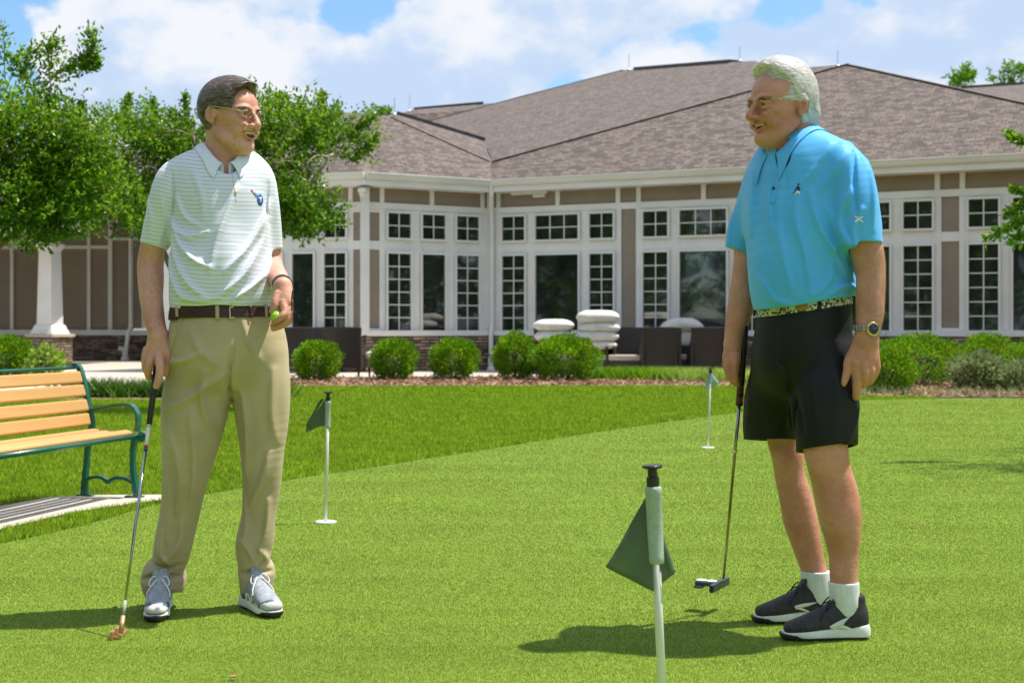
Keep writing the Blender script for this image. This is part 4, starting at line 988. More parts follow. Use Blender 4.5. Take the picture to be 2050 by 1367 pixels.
def surface(prims, ax, disp=None, pad=0.03, smooth=2):
    xs, ys, zs = ax; Fg = np.full((len(xs), len(ys), len(zs)), 0.5, np.float32)
    for p in prims:
        e = pad + p.k if p.op != 'box-' else 0
        i0, i1 = np.searchsorted(xs, p.lo[0] - e), np.searchsorted(xs, p.hi[0] + e); j0, j1 = np.searchsorted(ys, p.lo[1] - e), np.searchsorted(ys, p.hi[1] + e)
        k0, k1 = np.searchsorted(zs, p.lo[2] - e), np.searchsorted(zs, p.hi[2] + e)
        if i0 >= i1 or j0 >= j1 or k0 >= k1: continue
        d = p.fn(xs[i0:i1, None, None], ys[None, j0:j1, None], zs[None, None, k0:k1]).astype(np.float32)
        Fg[i0:i1, j0:j1, k0:k1] = combine(Fg[i0:i1, j0:j1, k0:k1], d, p.op, p.k)
    if disp is not None:
        near = np.argwhere(np.abs(Fg) < 0.035); i, j, k = near.T
        Fg[i, j, k] += disp(xs[i].astype(float), ys[j].astype(float), zs[k].astype(float))
    Sg = Fg < 0
    cnt = np.zeros((len(xs) - 1, len(ys) - 1, len(zs) - 1), np.int8)
    for a in (0, 1):
        for b in (0, 1):
            for c in (0, 1): cnt += Sg[a:a + cnt.shape[0], b:b + cnt.shape[1], c:c + cnt.shape[2]]
    act = np.argwhere((cnt > 0) & (cnt < 8)); del cnt
    i, j, k = act.T; Pv = np.zeros((len(act), 3)); W_ = np.zeros(len(act))
    crn = {(a, b, c): Fg[i + a, j + b, k + c].astype(float) for a in (0, 1) for b in (0, 1) for c in (0, 1)}
    X = np.stack([xs[i], xs[i + 1]]), np.stack([ys[j], ys[j + 1]]), np.stack([zs[k], zs[k + 1]])
    for A in crn:
        for d in range(3):
            if A[d]: continue
            Bc = tuple(1 if q == d else A[q] for q in range(3)); fa, fb = crn[A], crn[Bc]; m = (fa < 0) != (fb < 0)
            t = fa[m] / (fa[m] - fb[m])
            for q in range(3):
                pa = X[q][A[q]][m]; pb = X[q][Bc[q]][m]; Pv[m, q] += pa + (pb - pa) * t
            W_[m] += 1
    Pv /= W_[:, None]
    ny, nz = len(ys) - 1, len(zs) - 1; key = (i.astype(np.int64) * ny + j) * nz + k
    def vid(a, b, c):
        q = (a.astype(np.int64) * ny + b) * nz + c; return np.searchsorted(key, q)
    quads = []
    for d in range(3):
        sl0 = [slice(None)] * 3; sl1 = [slice(None)] * 3; sl0[d] = slice(0, -1); sl1[d] = slice(1, None)
        ch = Sg[tuple(sl0)] != Sg[tuple(sl1)]; e = np.argwhere(ch)
        o1, o2 = [q for q in range(3) if q != d]; ok = (e[:, o1] > 0) & (e[:, o2] > 0) & (e[:, o1] < Sg.shape[o1] - 1) & (e[:, o2] < Sg.shape[o2] - 1); e = e[ok]
        ins = Sg[e[:, 0], e[:, 1], e[:, 2]]
        def cell(da, db): c = e.copy(); c[:, o1] += da; c[:, o2] += db; return vid(c[:, 0], c[:, 1], c[:, 2])
        q = np.stack([cell(-1, -1), cell(0, -1), cell(0, 0), cell(-1, 0)], 1)
        flip = ins if d != 1 else ~ins; q[~flip] = q[~flip][:, ::-1]; quads.append(q)
    Q = np.vstack(quads)
    for _ in range(smooth):
        for lam in (0.5, -0.2):
            acc = np.zeros_like(Pv); n = np.zeros(len(Pv))
            for a, b in ((0, 1), (1, 2), (2, 3), (3, 0)):
                for s_, t_ in ((a, b), (b, a)):
                    n += np.bincount(Q[:, s_], minlength=len(Pv))
                    for c in range(3): acc[:, c] += np.bincount(Q[:, s_], Pv[Q[:, t_], c], minlength=len(Pv))
            Pv += lam * (acc / np.maximum(n, 1)[:, None] - Pv)
    return Pv, Q
def ray_hit(prims, px, py, d0, d1, disp=None, n=90):
    "first surface point on the camera ray through the pixel; returns point and outward normal"
    o = np.array([0, 0, CH]); dr = np.array(P(px, py, 1.0)) - o
    t = np.linspace(d0, d1, n); pts = o + dr * t[:, None]; f = eval_points(prims, pts, disp); m = np.where(f < 0)[0]
    if len(m) == 0: return None, None
    i = max(m[0], 1); a, b = t[i - 1], t[i]
    for _ in range(12):
        c = (a + b) / 2
        if eval_points(prims, (o + dr * c)[None], disp)[0] < 0: b = c
        else: a = c
    p = o + dr * b; e = 0.004
    g = np.array([eval_points(prims, (p + np.eye(3)[q] * e)[None], disp)[0] - eval_points(prims, (p - np.eye(3)[q] * e)[None], disp)[0] for q in range(3)])
    return p, g / (np.linalg.norm(g) + 1e-9)
def rotz(a): c, s = math.cos(a), math.sin(a); return np.array([[c, -s, 0], [s, c, 0], [0, 0, 1.0]])
def rotx(a): c, s = math.cos(a), math.sin(a); return np.array([[1, 0, 0], [0, c, -s], [0, s, c]])
def roty(a): c, s = math.cos(a), math.sin(a); return np.array([[c, 0, s], [0, 1, 0], [-s, 0, c]])
# ================================================================== PEOPLE
def mat_skin(name, c1, c2, freck, fcol, lip=(0.46, 0.12, 0.11)):
    m, n, l, b = mat_new(name)
    f = noise_node(n, l, 9, 5, 0.6); c = ramp(n, l, f, [(0.3, c1), (0.7, c2)])
    # freckles and age spots
    f2 = noise_node(n, l, 95, 3, 0.6); mr = n.new('ShaderNodeMapRange'); mr.inputs[1].default_value = .60; mr.inputs[2].default_value = .74; mr.inputs[3].default_value = 0; mr.inputs[4].default_value = freck
    l.new(f2, mr.inputs[0]); mx = n.new('ShaderNodeMix'); mx.data_type = 'RGBA'; l.new(mr.outputs[0], mx.inputs[0]); l.new(c, mx.inputs[6]); mx.inputs[7].default_value = (*fcol, 1)
    at = n.new('ShaderNodeAttribute'); at.attribute_name = 'lip'; m2 = n.new('ShaderNodeMix'); m2.data_type = 'RGBA'; l.new(at.outputs['Fac'], m2.inputs[0]); l.new(mx.outputs[2], m2.inputs[6]); m2.inputs[7].default_value = (*lip, 1)
    l.new(m2.outputs[2], b.inputs['Base Color']); b.inputs['Roughness'].default_value = .5; b.inputs['Specular IOR Level'].default_value = .4
    b.inputs['Subsurface Weight'].default_value = .18; b.inputs['Subsurface Radius'].default_value = (1.0, .35, .2); b.inputs['Subsurface Scale'].default_value = .008
    f3 = noise_node(n, l, 130, 4, .65); f4 = noise_node(n, l, 34, 4, .6, stretch=(1, 1, 1.6)); ad = n.new('ShaderNodeMath'); ad.operation = 'MULTIPLY_ADD'; ad.inputs[1].default_value = 2.2; l.new(f4, ad.inputs[0]); l.new(f3, ad.inputs[2])
    bp = n.new('ShaderNodeBump'); bp.inputs['Strength'].default_value = .6; bp.inputs['Distance'].default_value = .0018; l.new(ad.outputs[0], bp.inputs['Height']); l.new(bp.outputs[0], b.inputs['Normal'])
    return m
M['skin_a'] = mat_skin('freckled_skin', (0.54, 0.235, 0.16), (0.72, 0.38, 0.29), .6, (0.27, 0.10, 0.05))
M['skin_b'] = mat_skin('tanned_skin', (0.47, 0.18, 0.112), (0.66, 0.32, 0.225), .4, (0.28, 0.10, 0.05))
M['eye_white'] = mat('eye_white', (0.55, 0.50, 0.46), rough=.2); M['iris'] = mat('dark_iris', (0.03, 0.025, 0.02), rough=.1)
M['teeth'] = mat('teeth', (0.66, 0.58, 0.36), (0.74, 0.66, 0.44), scale=60, rough=.25); M['mouth'] = mat('mouth_inside', (0.10, 0.015, 0.015), rough=.4)
def mat_hair(name, cols, rough=.4, clump=.4):
    m, n, l, b = mat_new(name); g = n.new('ShaderNodeNewGeometry')
    c = ramp(n, l, g.outputs['Random Per Island'], [(i / (len(cols) - 1), c) for i, c in enumerate(cols)])
    f = noise_node(n, l, 55, 4, .6, stretch=(1, .6, 3.2)); mr = n.new('ShaderNodeMapRange'); mr.inputs[1].default_value = .35; mr.inputs[2].default_value = .65; mr.inputs[3].default_value = 1 - clump; mr.inputs[4].default_value = 1 + clump * .5
    l.new(f, mr.inputs[0]); hs = n.new('ShaderNodeHueSaturation'); l.new(c, hs.inputs['Color']); l.new(mr.outputs[0], hs.inputs['Value']); l.new(hs.outputs[0], b.inputs['Base Color']); b.inputs['Roughness'].default_value = rough; return m
M['cap_a'] = mat_hair('scalp_hair_brown', [(0.05, 0.035, 0.028), (0.06, 0.042, 0.034)], clump=.5); M['cap_b'] = mat_hair('scalp_hair_white', [(0.66, 0.61, 0.56), (0.70, 0.65, 0.60)], clump=.3)
M['hair_a'] = mat_hair('brown_grey_hair', [(0.055, 0.034, 0.025), (0.13, 0.085, 0.065), (0.22, 0.16, 0.13), (0.45, 0.39, 0.35)], .3)
M['hair_b'] = mat_hair('white_hair', [(0.55, 0.50, 0.46), (0.84, 0.80, 0.77), (0.97, 0.94, 0.92)], clump=.28)
M['brow_a'] = mat_hair('grey_brow', [(0.20, 0.14, 0.10), (0.32, 0.24, 0.19)]); M['brow_b'] = mat_hair('brown_brow', [(0.26, 0.16, 0.10), (0.42, 0.30, 0.22)])
M['arm_hair'] = mat_hair('fine_body_hair', [(0.30, 0.18, 0.11), (0.48, 0.33, 0.22), (0.66, 0.54, 0.42)])
M['gold'] = mat('gold_metal', (0.75, 0.55, 0.20), (0.85, 0.66, 0.30), rough=.25, metal=1.0); M['chrome'] = mat('chrome', (0.55, 0.56, 0.58), (0.66, 0.67, 0.70), scale=3, rough=.12, metal=1.0)
def mat_lens():
    m, n, l, b = mat_new('spectacle_lens'); g = n.new('ShaderNodeBsdfGlossy'); g.inputs['Roughness'].default_value = .02; t = n.new('ShaderNodeBsdfTransparent'); mx = n.new('ShaderNodeMixShader')
    fr = n.new('ShaderNodeFresnel'); fr.inputs[0].default_value = 1.12; l.new(fr.outputs[0], mx.inputs[0]); l.new(t.outputs[0], mx.inputs[1]); l.new(g.outputs[0], mx.inputs[2]); l.new(mx.outputs[0], n['Material Output'].inputs[0]); return m
M['lens'] = mat_lens()
class Head:
    def __init__(s, o, yaw, sc, up, down, tilt=0.0, roll=0.0):
        "o = world origin (between the ears), yaw from the camera direction towards +x"
        f = np.array([math.sin(yaw), -math.cos(yaw), 0.0]); u = np.array([0, 0, 1.0]); ex = np.cross(f, u)
        f2 = f * math.cos(tilt) + u * math.sin(tilt); u2 = np.cross(ex, f2)
        s.R = np.column_stack([ex, f2, u2]); s.o = np.array(o, float); s.sx, s.sy, s.up, s.down = sc[0], sc[1], up, down
        if roll: Rr = np.array([[math.cos(roll), 0, math.sin(roll)], [0, 1, 0], [-math.sin(roll), 0, math.cos(roll)]]); s.R = s.R @ Rr
    def z(s, z): return 22 + (z - 22) * (s.up if z > 22 else s.down)
    def p(s, x, y, z): return s.o + s.R @ np.array([x * s.sx, y * s.sy, s.z(z)]) / 1000
    def e(s, c, r, op='+', k=8, rot=None):
        zs = s.up if c[2] > 22 else s.down; R = s.R if rot is None else s.R @ rot
        return ellipsoid(s.p(*c), np.array([r[0] * s.sx, r[1] * s.sy, r[2] * zs]) / 1000, R, op, k / 1000)
    def c(s, pts, rad, op='+', k=6, n=4): return chain([s.p(*q) for q in pts], [r / 1000 * 1.05 for r in rad], op, k / 1000, n)
def both(fn): return fn(1) + fn(-1)
def head_prims(h, nose=1.0, chin=0.0, jowl=0.0, cr=88, full=0.0, ear=(-8, 15, 32), mb=0, ml=0):
    A = [h.e((0, -6, 42), (77, cr, 82)), h.e((0, 38, 42), (61, 50, 50), k=20), h.e((0, 34, -14), (60 + full, 50, 60), k=22), h.e((0, 30, -58), (50 + full, 46, 44), k=18)]
    A += both(lambda s: [h.c([(s * 52, 4, -44), (s * (44 + full), 36, -74), (s * 16, 66, -92)], [19, 18, 15], k=20)])
    A += [h.e((0, 71 + chin, -92), (19, 17, 16), k=14)]
    if jowl: A += [h.e((0, 36, -92), (38, 38, 22), k=24), h.c([(0, 55, -100), (0, 20, -112), (0, 0, -130)], [22, 30, 36], k=26)]
    A += both(lambda s: [h.c([(s * 10, 86, 34), (s * 28, 85, 37), (s * 48, 69, 32)], [7.5, 8.5, 7.5], k=10), h.e((s * 46, 56, 0), (18, 18, 16), k=14), h.e((s * 33, 72, -17), (16, 16, 15), k=12)])
    A += both(lambda s: [h.e((s * 31, 94, 23), (17, 14, 10.5), '-', 9), h.e((s * 31, 75, 22), (16, 12.5, 12.5), k=4), h.c([(s * 17, 82, 12), (s * 31, 86, 7), (s * 45, 74, 12)], [3, 4.5, 3], k=5)])
    A += [h.c([(0, 86, 28), (0, 98, 10), (0, 110 * nose, -12)], [7.5, 9, 10.5], k=9), h.e((0, 109 * nose, -20), (13, 11.5, 11.5), k=6)]
    A += both(lambda s: [h.e((s * 14.5, 98, -23), (8.5, 12, 8.5), k=5)])
    A += [h.e((0, 79 - mb, -38), (33, 19, 24), k=14)]
    A += both(lambda s: [h.c([(s * 21, 97, -18), (s * 33, 85, -32), (s * 43, 72, -54), (s * 45, 60, -76)], [2.8, 4.0, 3.4, 2.2], '-', 4), h.e((s * 41, 66, -42), (12, 13, 17), k=14)])
    A += [h.c([(-31, 81 - mb, -42), (-16, 97 - mb, -51), (0, 102 - mb, -54), (16, 97 - mb, -51), (31, 81 - mb, -42)], [3.6, 8.0, 9.0, 8.0, 3.6], '-', 2.5)]
    A += both(lambda s: [h.e((s * 8, 106, -30), (3.2, 6, 3.0), '-', 2)])
    up_l = h.c([(-32, 80 - mb, -38), (-16, 96 - mb, -42), (0, 101 - mb, -43), (16, 96 - mb, -42), (32, 80 - mb, -38)], [2.0, 2.9, 3.3, 2.9, 2.0], k=4)
    lo_l = h.c([(-29, 80 - mb, -47), (-16, 91 - mb - ml, -62), (0, 96 - mb - ml, -67), (16, 91 - mb - ml, -62), (29, 80 - mb, -47)], [2.0, 3.6, 4.3, 3.6, 2.0], k=4)
    A += [up_l, lo_l]
    # the eyes' slits
    A += both(lambda s: [h.c([(s * 19, 84, 19.5), (s * 31, 90, 22), (s * 43, 80, 19.5)], [.8, 1.15, .7], '-', 1.5), h.c([(s * 17, 85, 26), (s * 31, 91.5, 27.5), (s * 47, 79, 23)], [2.6, 3.4, 2.6], k=3)])
    A += both(lambda s: [h.c([(s * 49, 74, 22), (s * 58, 64, 25), (s * 64, 52, 27)], [1.2, 1.3, .8], '-', 3), h.c([(s * 49, 74, 16), (s * 58, 66, 12), (s * 63, 56, 8)], [1.2, 1.3, .8], '-', 3), h.c([(s * 20, 88, 7), (s * 34, 86, 1), (s * 46, 74, 4)], [1.2, 1.4, 1.0], '-', 3)])
    A += [h.c([(-34, 84, 56), (0, 91, 58), (34, 84, 56)], [1.0, 1.2, 1.0], '-', 3), h.c([(-30, 81, 68), (0, 88, 70), (30, 81, 68)], [1.0, 1.2, 1.0], '-', 3)]
    # ears
    ey, ez, er = ear
    A += both(lambda s: [h.e((s * 80, ey, ez + 3), (5.5, 17, er), k=5, rot=rotx(-.15) @ rotz(s * .35)), h.e((s * 78, ey + 4, ez - er * .78), (5, 8, 9), k=5),
                         h.e((s * 85.0, ey + 2, ez + 3), (5.5, 9.5, er * .60), '-', 3, rot=rotx(-.15) @ rotz(s * .35)), h.c([(s * 82, ey + 9, ez + 3), (s * 82.5, ey + 8, ez - 9)], [3, 3.5], k=3),
                         h.c([(s * 86, ey - 4, ez + er * .55), (s * 85, ey - 8, ez), (s * 84, ey - 1, ez - er * .5)], [2.2, 2.4, 2.2], k=3)])
    return A, [up_l, lo_l]
def face_parts(h, parent, mb_=0):
    for s in (1, -1):
        c = h.p(s * 31, 76.5, 22); mb = MB(); n, m = 16, 10; V = []
        r = .0120
        mb.lathe((0, 0, 0), [(r * math.sin(math.pi * j / 12) + 1e-5, -r * math.cos(math.pi * j / 12)) for j in range(13)], 18, axis=tuple(h.R[:, 1]))
        o = mb.build('eye', M['eye_white'], parent, smooth=True); o.location = c
        mb = MB(); a = Vector(h.R[:, 1]); g = (a + Vector(h.R[:, 0]) * .1 * s).normalized(); mb.lathe(g * (r * .90), [(.0001, .0022), (.004, .0018), (.0066, .0006), (.0068, -.0008)], 14, axis=tuple(g)); mb.build('iris', M['iris'], o, smooth=True)
    mb = MB(); n = 14
    pts = [h.p(27 * math.sin(a), 66 - mb_ + 30 * math.cos(a), -49 + 3 * math.sin(a) ** 2) for a in np.linspace(-1.25, 1.25, n)]; up = Vector(h.R[:, 2])
    V = []
    for q in pts:
        for dz in (5.5, -2.6): V.append(Vector(q) + up * dz / 1000)
    for q in pts:
        for dz in (5.5, -2.6): V.append(Vector(q) + up * dz / 1000 - Vector(h.R[:, 1]) * .006)
    k = 2 * n; Fq = [(2 * i, 2 * i + 1, 2 * i + 3, 2 * i + 2) for i in range(n - 1)] + [(k + 2 * i, k + 2 * i + 2, k + 2 * i + 3, k + 2 * i + 1) for i in range(n - 1)] + [(2 * i + 1, k + 2 * i + 1, k + 2 * i + 3, 2 * i + 3) for i in range(n - 1)]
    mb.add(V, Fq); mb.build('teeth', M['teeth'], parent)
    mb = MB(); pts = spline([h.p(x, y - mb_, z) for x, y, z in ((-27, 73, -44), (-14, 83, -53), (0, 87, -57), (14, 83, -53), (27, 73, -44))], 4)
    mb.tube([tuple(q) for q in pts], list(np.interp(np.linspace(0, 1, len(pts)), [0, .25, .5, .75, 1], [.002, .008, .0105, .008, .002])), 10); mb.build('mouth', M['mouth'], parent, smooth=True)
def strands(name, prims, roots, flow, mt, parent, length, steps=6, width=.0011, lift=.0015, jit=.25, seed=0, gravity=0.0, disp=None, rise=0.0):
    "hair: ribbons that follow the flow over the surface"
    r = np.random.default_rng(seed); n = len(roots); p = roots.copy(); L = length * r.uniform(.55, 1.3, n); e = .003
    def sdf(q): return eval_points(prims, q, disp)
    def grad(q):
        g = np.stack([sdf(q + np.eye(3)[a] * e) - sdf(q - np.eye(3)[a] * e) for a in range(3)], 1); return g / (np.linalg.norm(g, axis=1, keepdims=True) + 1e-9)
    lifts = lift * r.uniform(.2, 1.8, n); V = np.empty((n, steps + 1, 2, 3), np.float32); jv = r.normal(size=(n, 3)) * jit
    for i in range(steps + 1):
        g = grad(p); p = p - g * (sdf(p) - lifts - rise * (i / steps) ** 1.5 * L)[:, None]
        d = flow(p) + jv; d = d - g * (d * g).sum(1)[:, None]; d /= np.linalg.norm(d, axis=1, keepdims=True) + 1e-9
        sd_ = np.cross(d, g); w = width * (1 - .75 * (i / steps) ** 1.5) / 2
        V[:, i, 0] = p - sd_ * w; V[:, i, 1] = p + sd_ * w
        p = p + d * (L / steps)[:, None]
    b = np.arange(n)[:, None] * (2 * (steps + 1)); Q = np.vstack([b + [2 * i, 2 * i + 1, 2 * i + 3, 2 * i + 2] for i in range(steps)])
    return np_mesh(name, V.reshape(-1, 3), Q, mt, parent, smooth=True)
def surf_points(Vm, Qm, n, seed=0, mask=None):
    r = np.random.default_rng(seed); c = Vm[Qm].mean(1); a = np.linalg.norm(np.cross(Vm[Qm[:, 2]] - Vm[Qm[:, 0]], Vm[Qm[:, 3]] - Vm[Qm[:, 1]]), axis=1)
    if mask is not None: a = a * mask(c)
    if a.sum() <= 0: return np.zeros((0, 3))
    i = r.choice(len(Qm), n, p=a / a.sum()); u = r.random((n, 4)); u /= u.sum(1, keepdims=True); return (Vm[Qm[i]] * u[:, :, None]).sum(1)
def fringe(body, Vm, Qm, hp, flow, mt, root, L, seed, n=1800, band_=.011, lo_z=-9, h=None):
    "short hairs rooted in the scalp along the edge of the hair"
    def mk(c):
        out = np.zeros(len(c)); i = np.where(c[:, 2] > lo_z)[0]; d = eval_points(hp, c[i]); out[i] = (d > -.002) & (d < band_)
        q = (c - h.o) @ h.R; out[(q[:, 2] < .034) & (q[:, 1] > -.012)] = 0; return out
    r = surf_points(Vm, Qm, n, seed, mk); o = strands('hair_edge', body, r, flow, mt, None, L, 4, .0009, .0015, .25, seed, rise=.12); return o
class Man:
    def __init__(s, D): s.D = D; s.s = F / D
    def q(s, px, py, dy=0.0): return np.array(P(px, py, s.D + dy))
    def r(s, px): return px / s.s
    def ch(s, rows, op='+', k=.012, n=4): return chain([s.q(a[0], a[1], a[2]) for a in rows], [s.r(a[3]) for a in rows], op, k, n)
    def ec(s, rows, u, op='+', k=.015, n=3, sq=2.0, grow=0.0):
        "rows (px, py, dy, half width px along u, half depth px)"
        return echain([s.q(a[0], a[1], a[2]) for a in rows], [s.r(a[3] + grow) for a in rows], [s.r(a[4] + grow) for a in rows], u, op, k, n, sq)
def fold_disp(man, folds, yc=None, noise=.0012, ns=40.0, seed=0, front=True):
    "cloth folds: (polyline in photo pixels, height in m, width in m); positive = ridge"
    fl = []
    for pts, a, w in folds:
        q = spline([[man.q(x, y)[0], man.q(x, y)[2]] for x, y in pts], 4); fl.append((q, a, w))
    r = np.random.default_rng(seed); ph = r.uniform(0, 6.28, (6, 4)); dirs = unit_np(r, 6)
    def fn(X, Y, Z):
        out = np.zeros(len(X)); wt = np.ones(len(X))
        if yc is not None: wt = np.clip((yc + .03 - Y) / .05, 0, 1)
        for q, a, w in fl:
            lo, hi = q.min(0) - 3 * w, q.max(0) + 3 * w; m = (X > lo[0]) & (X < hi[0]) & (Z > lo[1]) & (Z < hi[1])
            if not m.any(): continue
            x, z = X[m], Z[m]; best = np.full(len(x), 9.0); bt = np.zeros(len(x)); K_ = len(q) - 1
            for i in range(K_):
                ax_, az = q[i]; bx, bz_ = q[i + 1]; L2 = (bx - ax_) ** 2 + (bz_ - az) ** 2 + 1e-12; t = np.clip(((x - ax_) * (bx - ax_) + (z - az) * (bz_ - az)) / L2, 0, 1)
                d = np.hypot(x - ax_ - t * (bx - ax_), z - az - t * (bz_ - az)); c = d < best; best = np.where(c, d, best); bt = np.where(c, (i + t) / K_, bt)
            out[m] -= a * np.exp(-(best / w) ** 2) * wt[m] * np.sin(np.pi * np.clip(bt * .86 + .07, 0, 1)) ** .6
        for d, p_ in zip(dirs, ph): out += noise * np.sin((X * d[0] + Y * d[1] + Z * d[2] * .6) * ns + p_[0] + 1.5 * np.sin(Z * ns * .35 + X * ns * .5 + p_[1])) * .5
        return out
    return fn
def unit_np(r, n): v = r.normal(size=(n, 3)); return v / np.linalg.norm(v, axis=1, keepdims=True)
def ray_hits(prims, pxs, pys, d0, d1, disp=None, n=70):
    pxs, pys = np.asarray(pxs, float), np.asarray(pys, float); o = np.array([0, 0, CH]); dr = np.stack([(pxs - 1025) / F, np.ones(len(pxs)), -(pys - HZ) / F], 1)
    t = np.linspace(d0, d1, n); pts = o + dr[:, None] * t[None, :, None]; f = eval_points(prims, pts.reshape(-1, 3), disp).reshape(len(pxs), n)
    hit = (f < 0).any(1); i = np.maximum(np.argmax(f < 0, 1), 1); a, b = t[i - 1].copy(), t[i].copy()
    for _ in range(10):
        c = (a + b) / 2; g = eval_points(prims, o + dr * c[:, None], disp) < 0; b = np.where(g, c, b); a = np.where(g, a, c)
    p = o + dr * b[:, None]; e = .004; g = np.stack([eval_points(prims, p + np.eye(3)[q] * e, disp) - eval_points(prims, p - np.eye(3)[q] * e, disp) for q in range(3)], 1)
    return p, g / (np.linalg.norm(g, axis=1, keepdims=True) + 1e-9), hit
def patch(name, prims, A, Bq, mt, parent, d0, d1, off=.0015, th=.0012, n=14, m=5, disp=None, smooth=True):
    "a piece of cloth or print laid on a surface between two outlines given in photo pixels"
    A = spline(A, 6); Bq = spline(Bq, 6); ta = np.linspace(0, 1, n)
    A = np.stack([np.interp(ta, np.linspace(0, 1, len(A)), A[:, c]) for c in (0, 1)], 1); Bq = np.stack([np.interp(ta, np.linspace(0, 1, len(Bq)), Bq[:, c]) for c in (0, 1)], 1)
    v = np.linspace(0, 1, m)[None, :, None]; G_ = A[:, None] * (1 - v) + Bq[:, None] * v; g = G_.reshape(-1, 2)
    p, nr, hit = ray_hits(prims, g[:, 0], g[:, 1], d0, d1, disp)
    if not hit.any(): return None
    V = p + nr * off; idx = np.arange(n * m).reshape(n, m)
    Q = np.stack([idx[:-1, :-1], idx[1:, :-1], idx[1:, 1:], idx[:-1, 1:]], -1).reshape(-1, 4); Q = Q[hit[Q].all(1)]
    if not len(Q): return None
    c = np.cross(V[Q[0, 1]] - V[Q[0, 0]], V[Q[0, 2]] - V[Q[0, 0]])
    if c @ nr[Q[0, 0]] < 0: Q = Q[:, ::-1]
    used = np.unique(Q); mp = -np.ones(len(V), int); mp[used] = np.arange(len(used)); o = np_mesh(name, V[used], mp[Q], mt, parent, smooth=smooth)
    sm = o.modifiers.new('thick', 'SOLIDIFY'); sm.thickness = th; sm.offset = 1; return o
def ring(man, c, n, rx, ry, u, k=20):
    "closed ring of points round the axis n"
    n = np.array(n, float); n /= np.linalg.norm(n); u = np.array(u, float); u = u - n * (u @ n); u /= np.linalg.norm(u); v = np.cross(n, u)
    return [np.array(c) + u * rx * math.cos(a) + v * ry * math.sin(a) for a in np.linspace(0, 2 * math.pi, k + 1)]
def band(name, c, n, rx, ry, u, w, th, mt, parent, smooth=True, a0=0, a1=2 * math.pi, bevel=0):
    "flat strap round the axis n"
    n = np.array(n, float); n /= np.linalg.norm(n); u = np.array(u, float); u = u - n * (u @ n); u /= np.linalg.norm(u); v = np.cross(n, u); k = 36; V = []
    for a in np.linspace(a0, a1, k + 1):
        for r_, h in ((0, -.5), (th, -.5), (th, .5), (0, .5)): V.append(np.array(c) + u * (rx + r_) * math.cos(a) + v * (ry + r_) * math.sin(a) + n * w * h)
    Fq = [(i * 4 + j, i * 4 + (j + 1) % 4, (i + 1) * 4 + (j + 1) % 4, (i + 1) * 4 + j) for i in range(k) for j in range(4)]
    mb = MB(); mb.add(V, Fq); return mb.build(name, mt, parent, smooth=False, bevel=bevel)
def collar(man, prims, disp, c, axis_u, ra, rb, z0, gap, flap, mt, parent, drop_front, back_rise, name='collar', tipw=.5, lean=0.0):
    """turned-down collar round the neck. c = centre on the neck at height z0; angle 0 = the front opening"""
    f = np.array(axis_u, float); l = np.array([f[1], -f[0], 0.0]); n = 44; V = []; rows = 6
    angs = np.linspace(gap, 2 * math.pi - gap, n)
    for a in angs:
        rd = f * math.cos(a) + l * math.sin(a); fr = max(0, math.cos(a)); bk = max(0, -math.cos(a))
        R = 1 / math.sqrt((math.cos(a) / ra) ** 2 + (math.sin(a) / rb) ** 2); zt = z0 - drop_front * fr ** 2.2 + back_rise * bk
        cen = np.array([c[0], c[1], 0]) + f * lean * fr
        top = cen + rd * R; top[2] = zt; inn = cen + rd * (R - .002); inn[2] = zt - .035
        edge = min(1, abs(math.sin(a / 2)) + .0); tip = math.exp(-((min(a, 2 * math.pi - a) - gap) / .45) ** 2)
        L = flap * (1 + tipw * tip); a2 = a + (.75 if a < math.pi else -.75) * tip; rd2 = f * math.cos(a2) + l * math.sin(a2); out = top + rd2 * (L * .72)
        # drop the outer edge on the shirt
        def surfz(q, gap_):
            zs = np.linspace(zt + .07, zt - .16, 60); pt = np.column_stack([np.full(60, q[0]), np.full(60, q[1]), zs]); s_ = eval_points(prims, pt, disp); h_ = np.where(s_ < gap_)[0]
            return zs[h_[0]] if len(h_) else -9
        out[2] = max(surfz(out, .004), zt - L * 1.15)
        mid1 = top + rd * .007 - np.array([0, 0, .004]); mid2 = top * .45 + out * .55 + np.array([0, 0, .007]); mid1[2] = zt + .001; mid1[2] = max(mid1[2], surfz(mid1, .005)); mid2[2] = max(mid2[2], surfz(mid2, .006))
        V += [inn, top, mid1, mid2, out * .98 + mid2 * .02 + np.array([0, 0, .0015]), out]
    idx = np.arange(n * rows).reshape(n, rows); Q = np.stack([idx[:-1, :-1], idx[1:, :-1], idx[1:, 1:], idx[:-1, 1:]], -1).reshape(-1, 4)
    o = np_mesh(name, np.array(V), Q, mt, parent, smooth=True); sm = o.modifiers.new('thick', 'SOLIDIFY'); sm.thickness = .0028; sm.offset = 0
    ss = o.modifiers.new('smooth', 'SUBSURF'); ss.levels = 1; ss.render_levels = 1; return o
# ------------------------------------------------------------------ the man in the striped shirt
def mat_striped():
    m, n, l, b = mat_new('striped_polo_knit'); at = n.new('ShaderNodeAttribute'); at.attribute_name = 'stripe'
    md = n.new('ShaderNodeMath'); md.operation = 'FRACT'; l.new(at.outputs['Fac'], md.inputs[0])
    c = ramp(n, l, md.outputs[0], [(0.0, (0.25, 0.31, 0.35)), (0.06, (0.25, 0.31, 0.35)), (0.11, (0.70, 0.71, 0.82)), (0.97, (0.70, 0.71, 0.82)), (1.0, (0.25, 0.31, 0.35))])
    l.new(c, b.inputs['Base Color']); b.inputs['Roughness'].default_value = .6; b.inputs['Sheen Weight'].default_value = .15
    f = noise_node(n, l, 420, 2); bp = n.new('ShaderNodeBump'); bp.inputs['Strength'].default_value = .25; bp.inputs['Distance'].default_value = .001; l.new(f, bp.inputs['Height']); l.new(bp.outputs[0], b.inputs['Normal']); return m
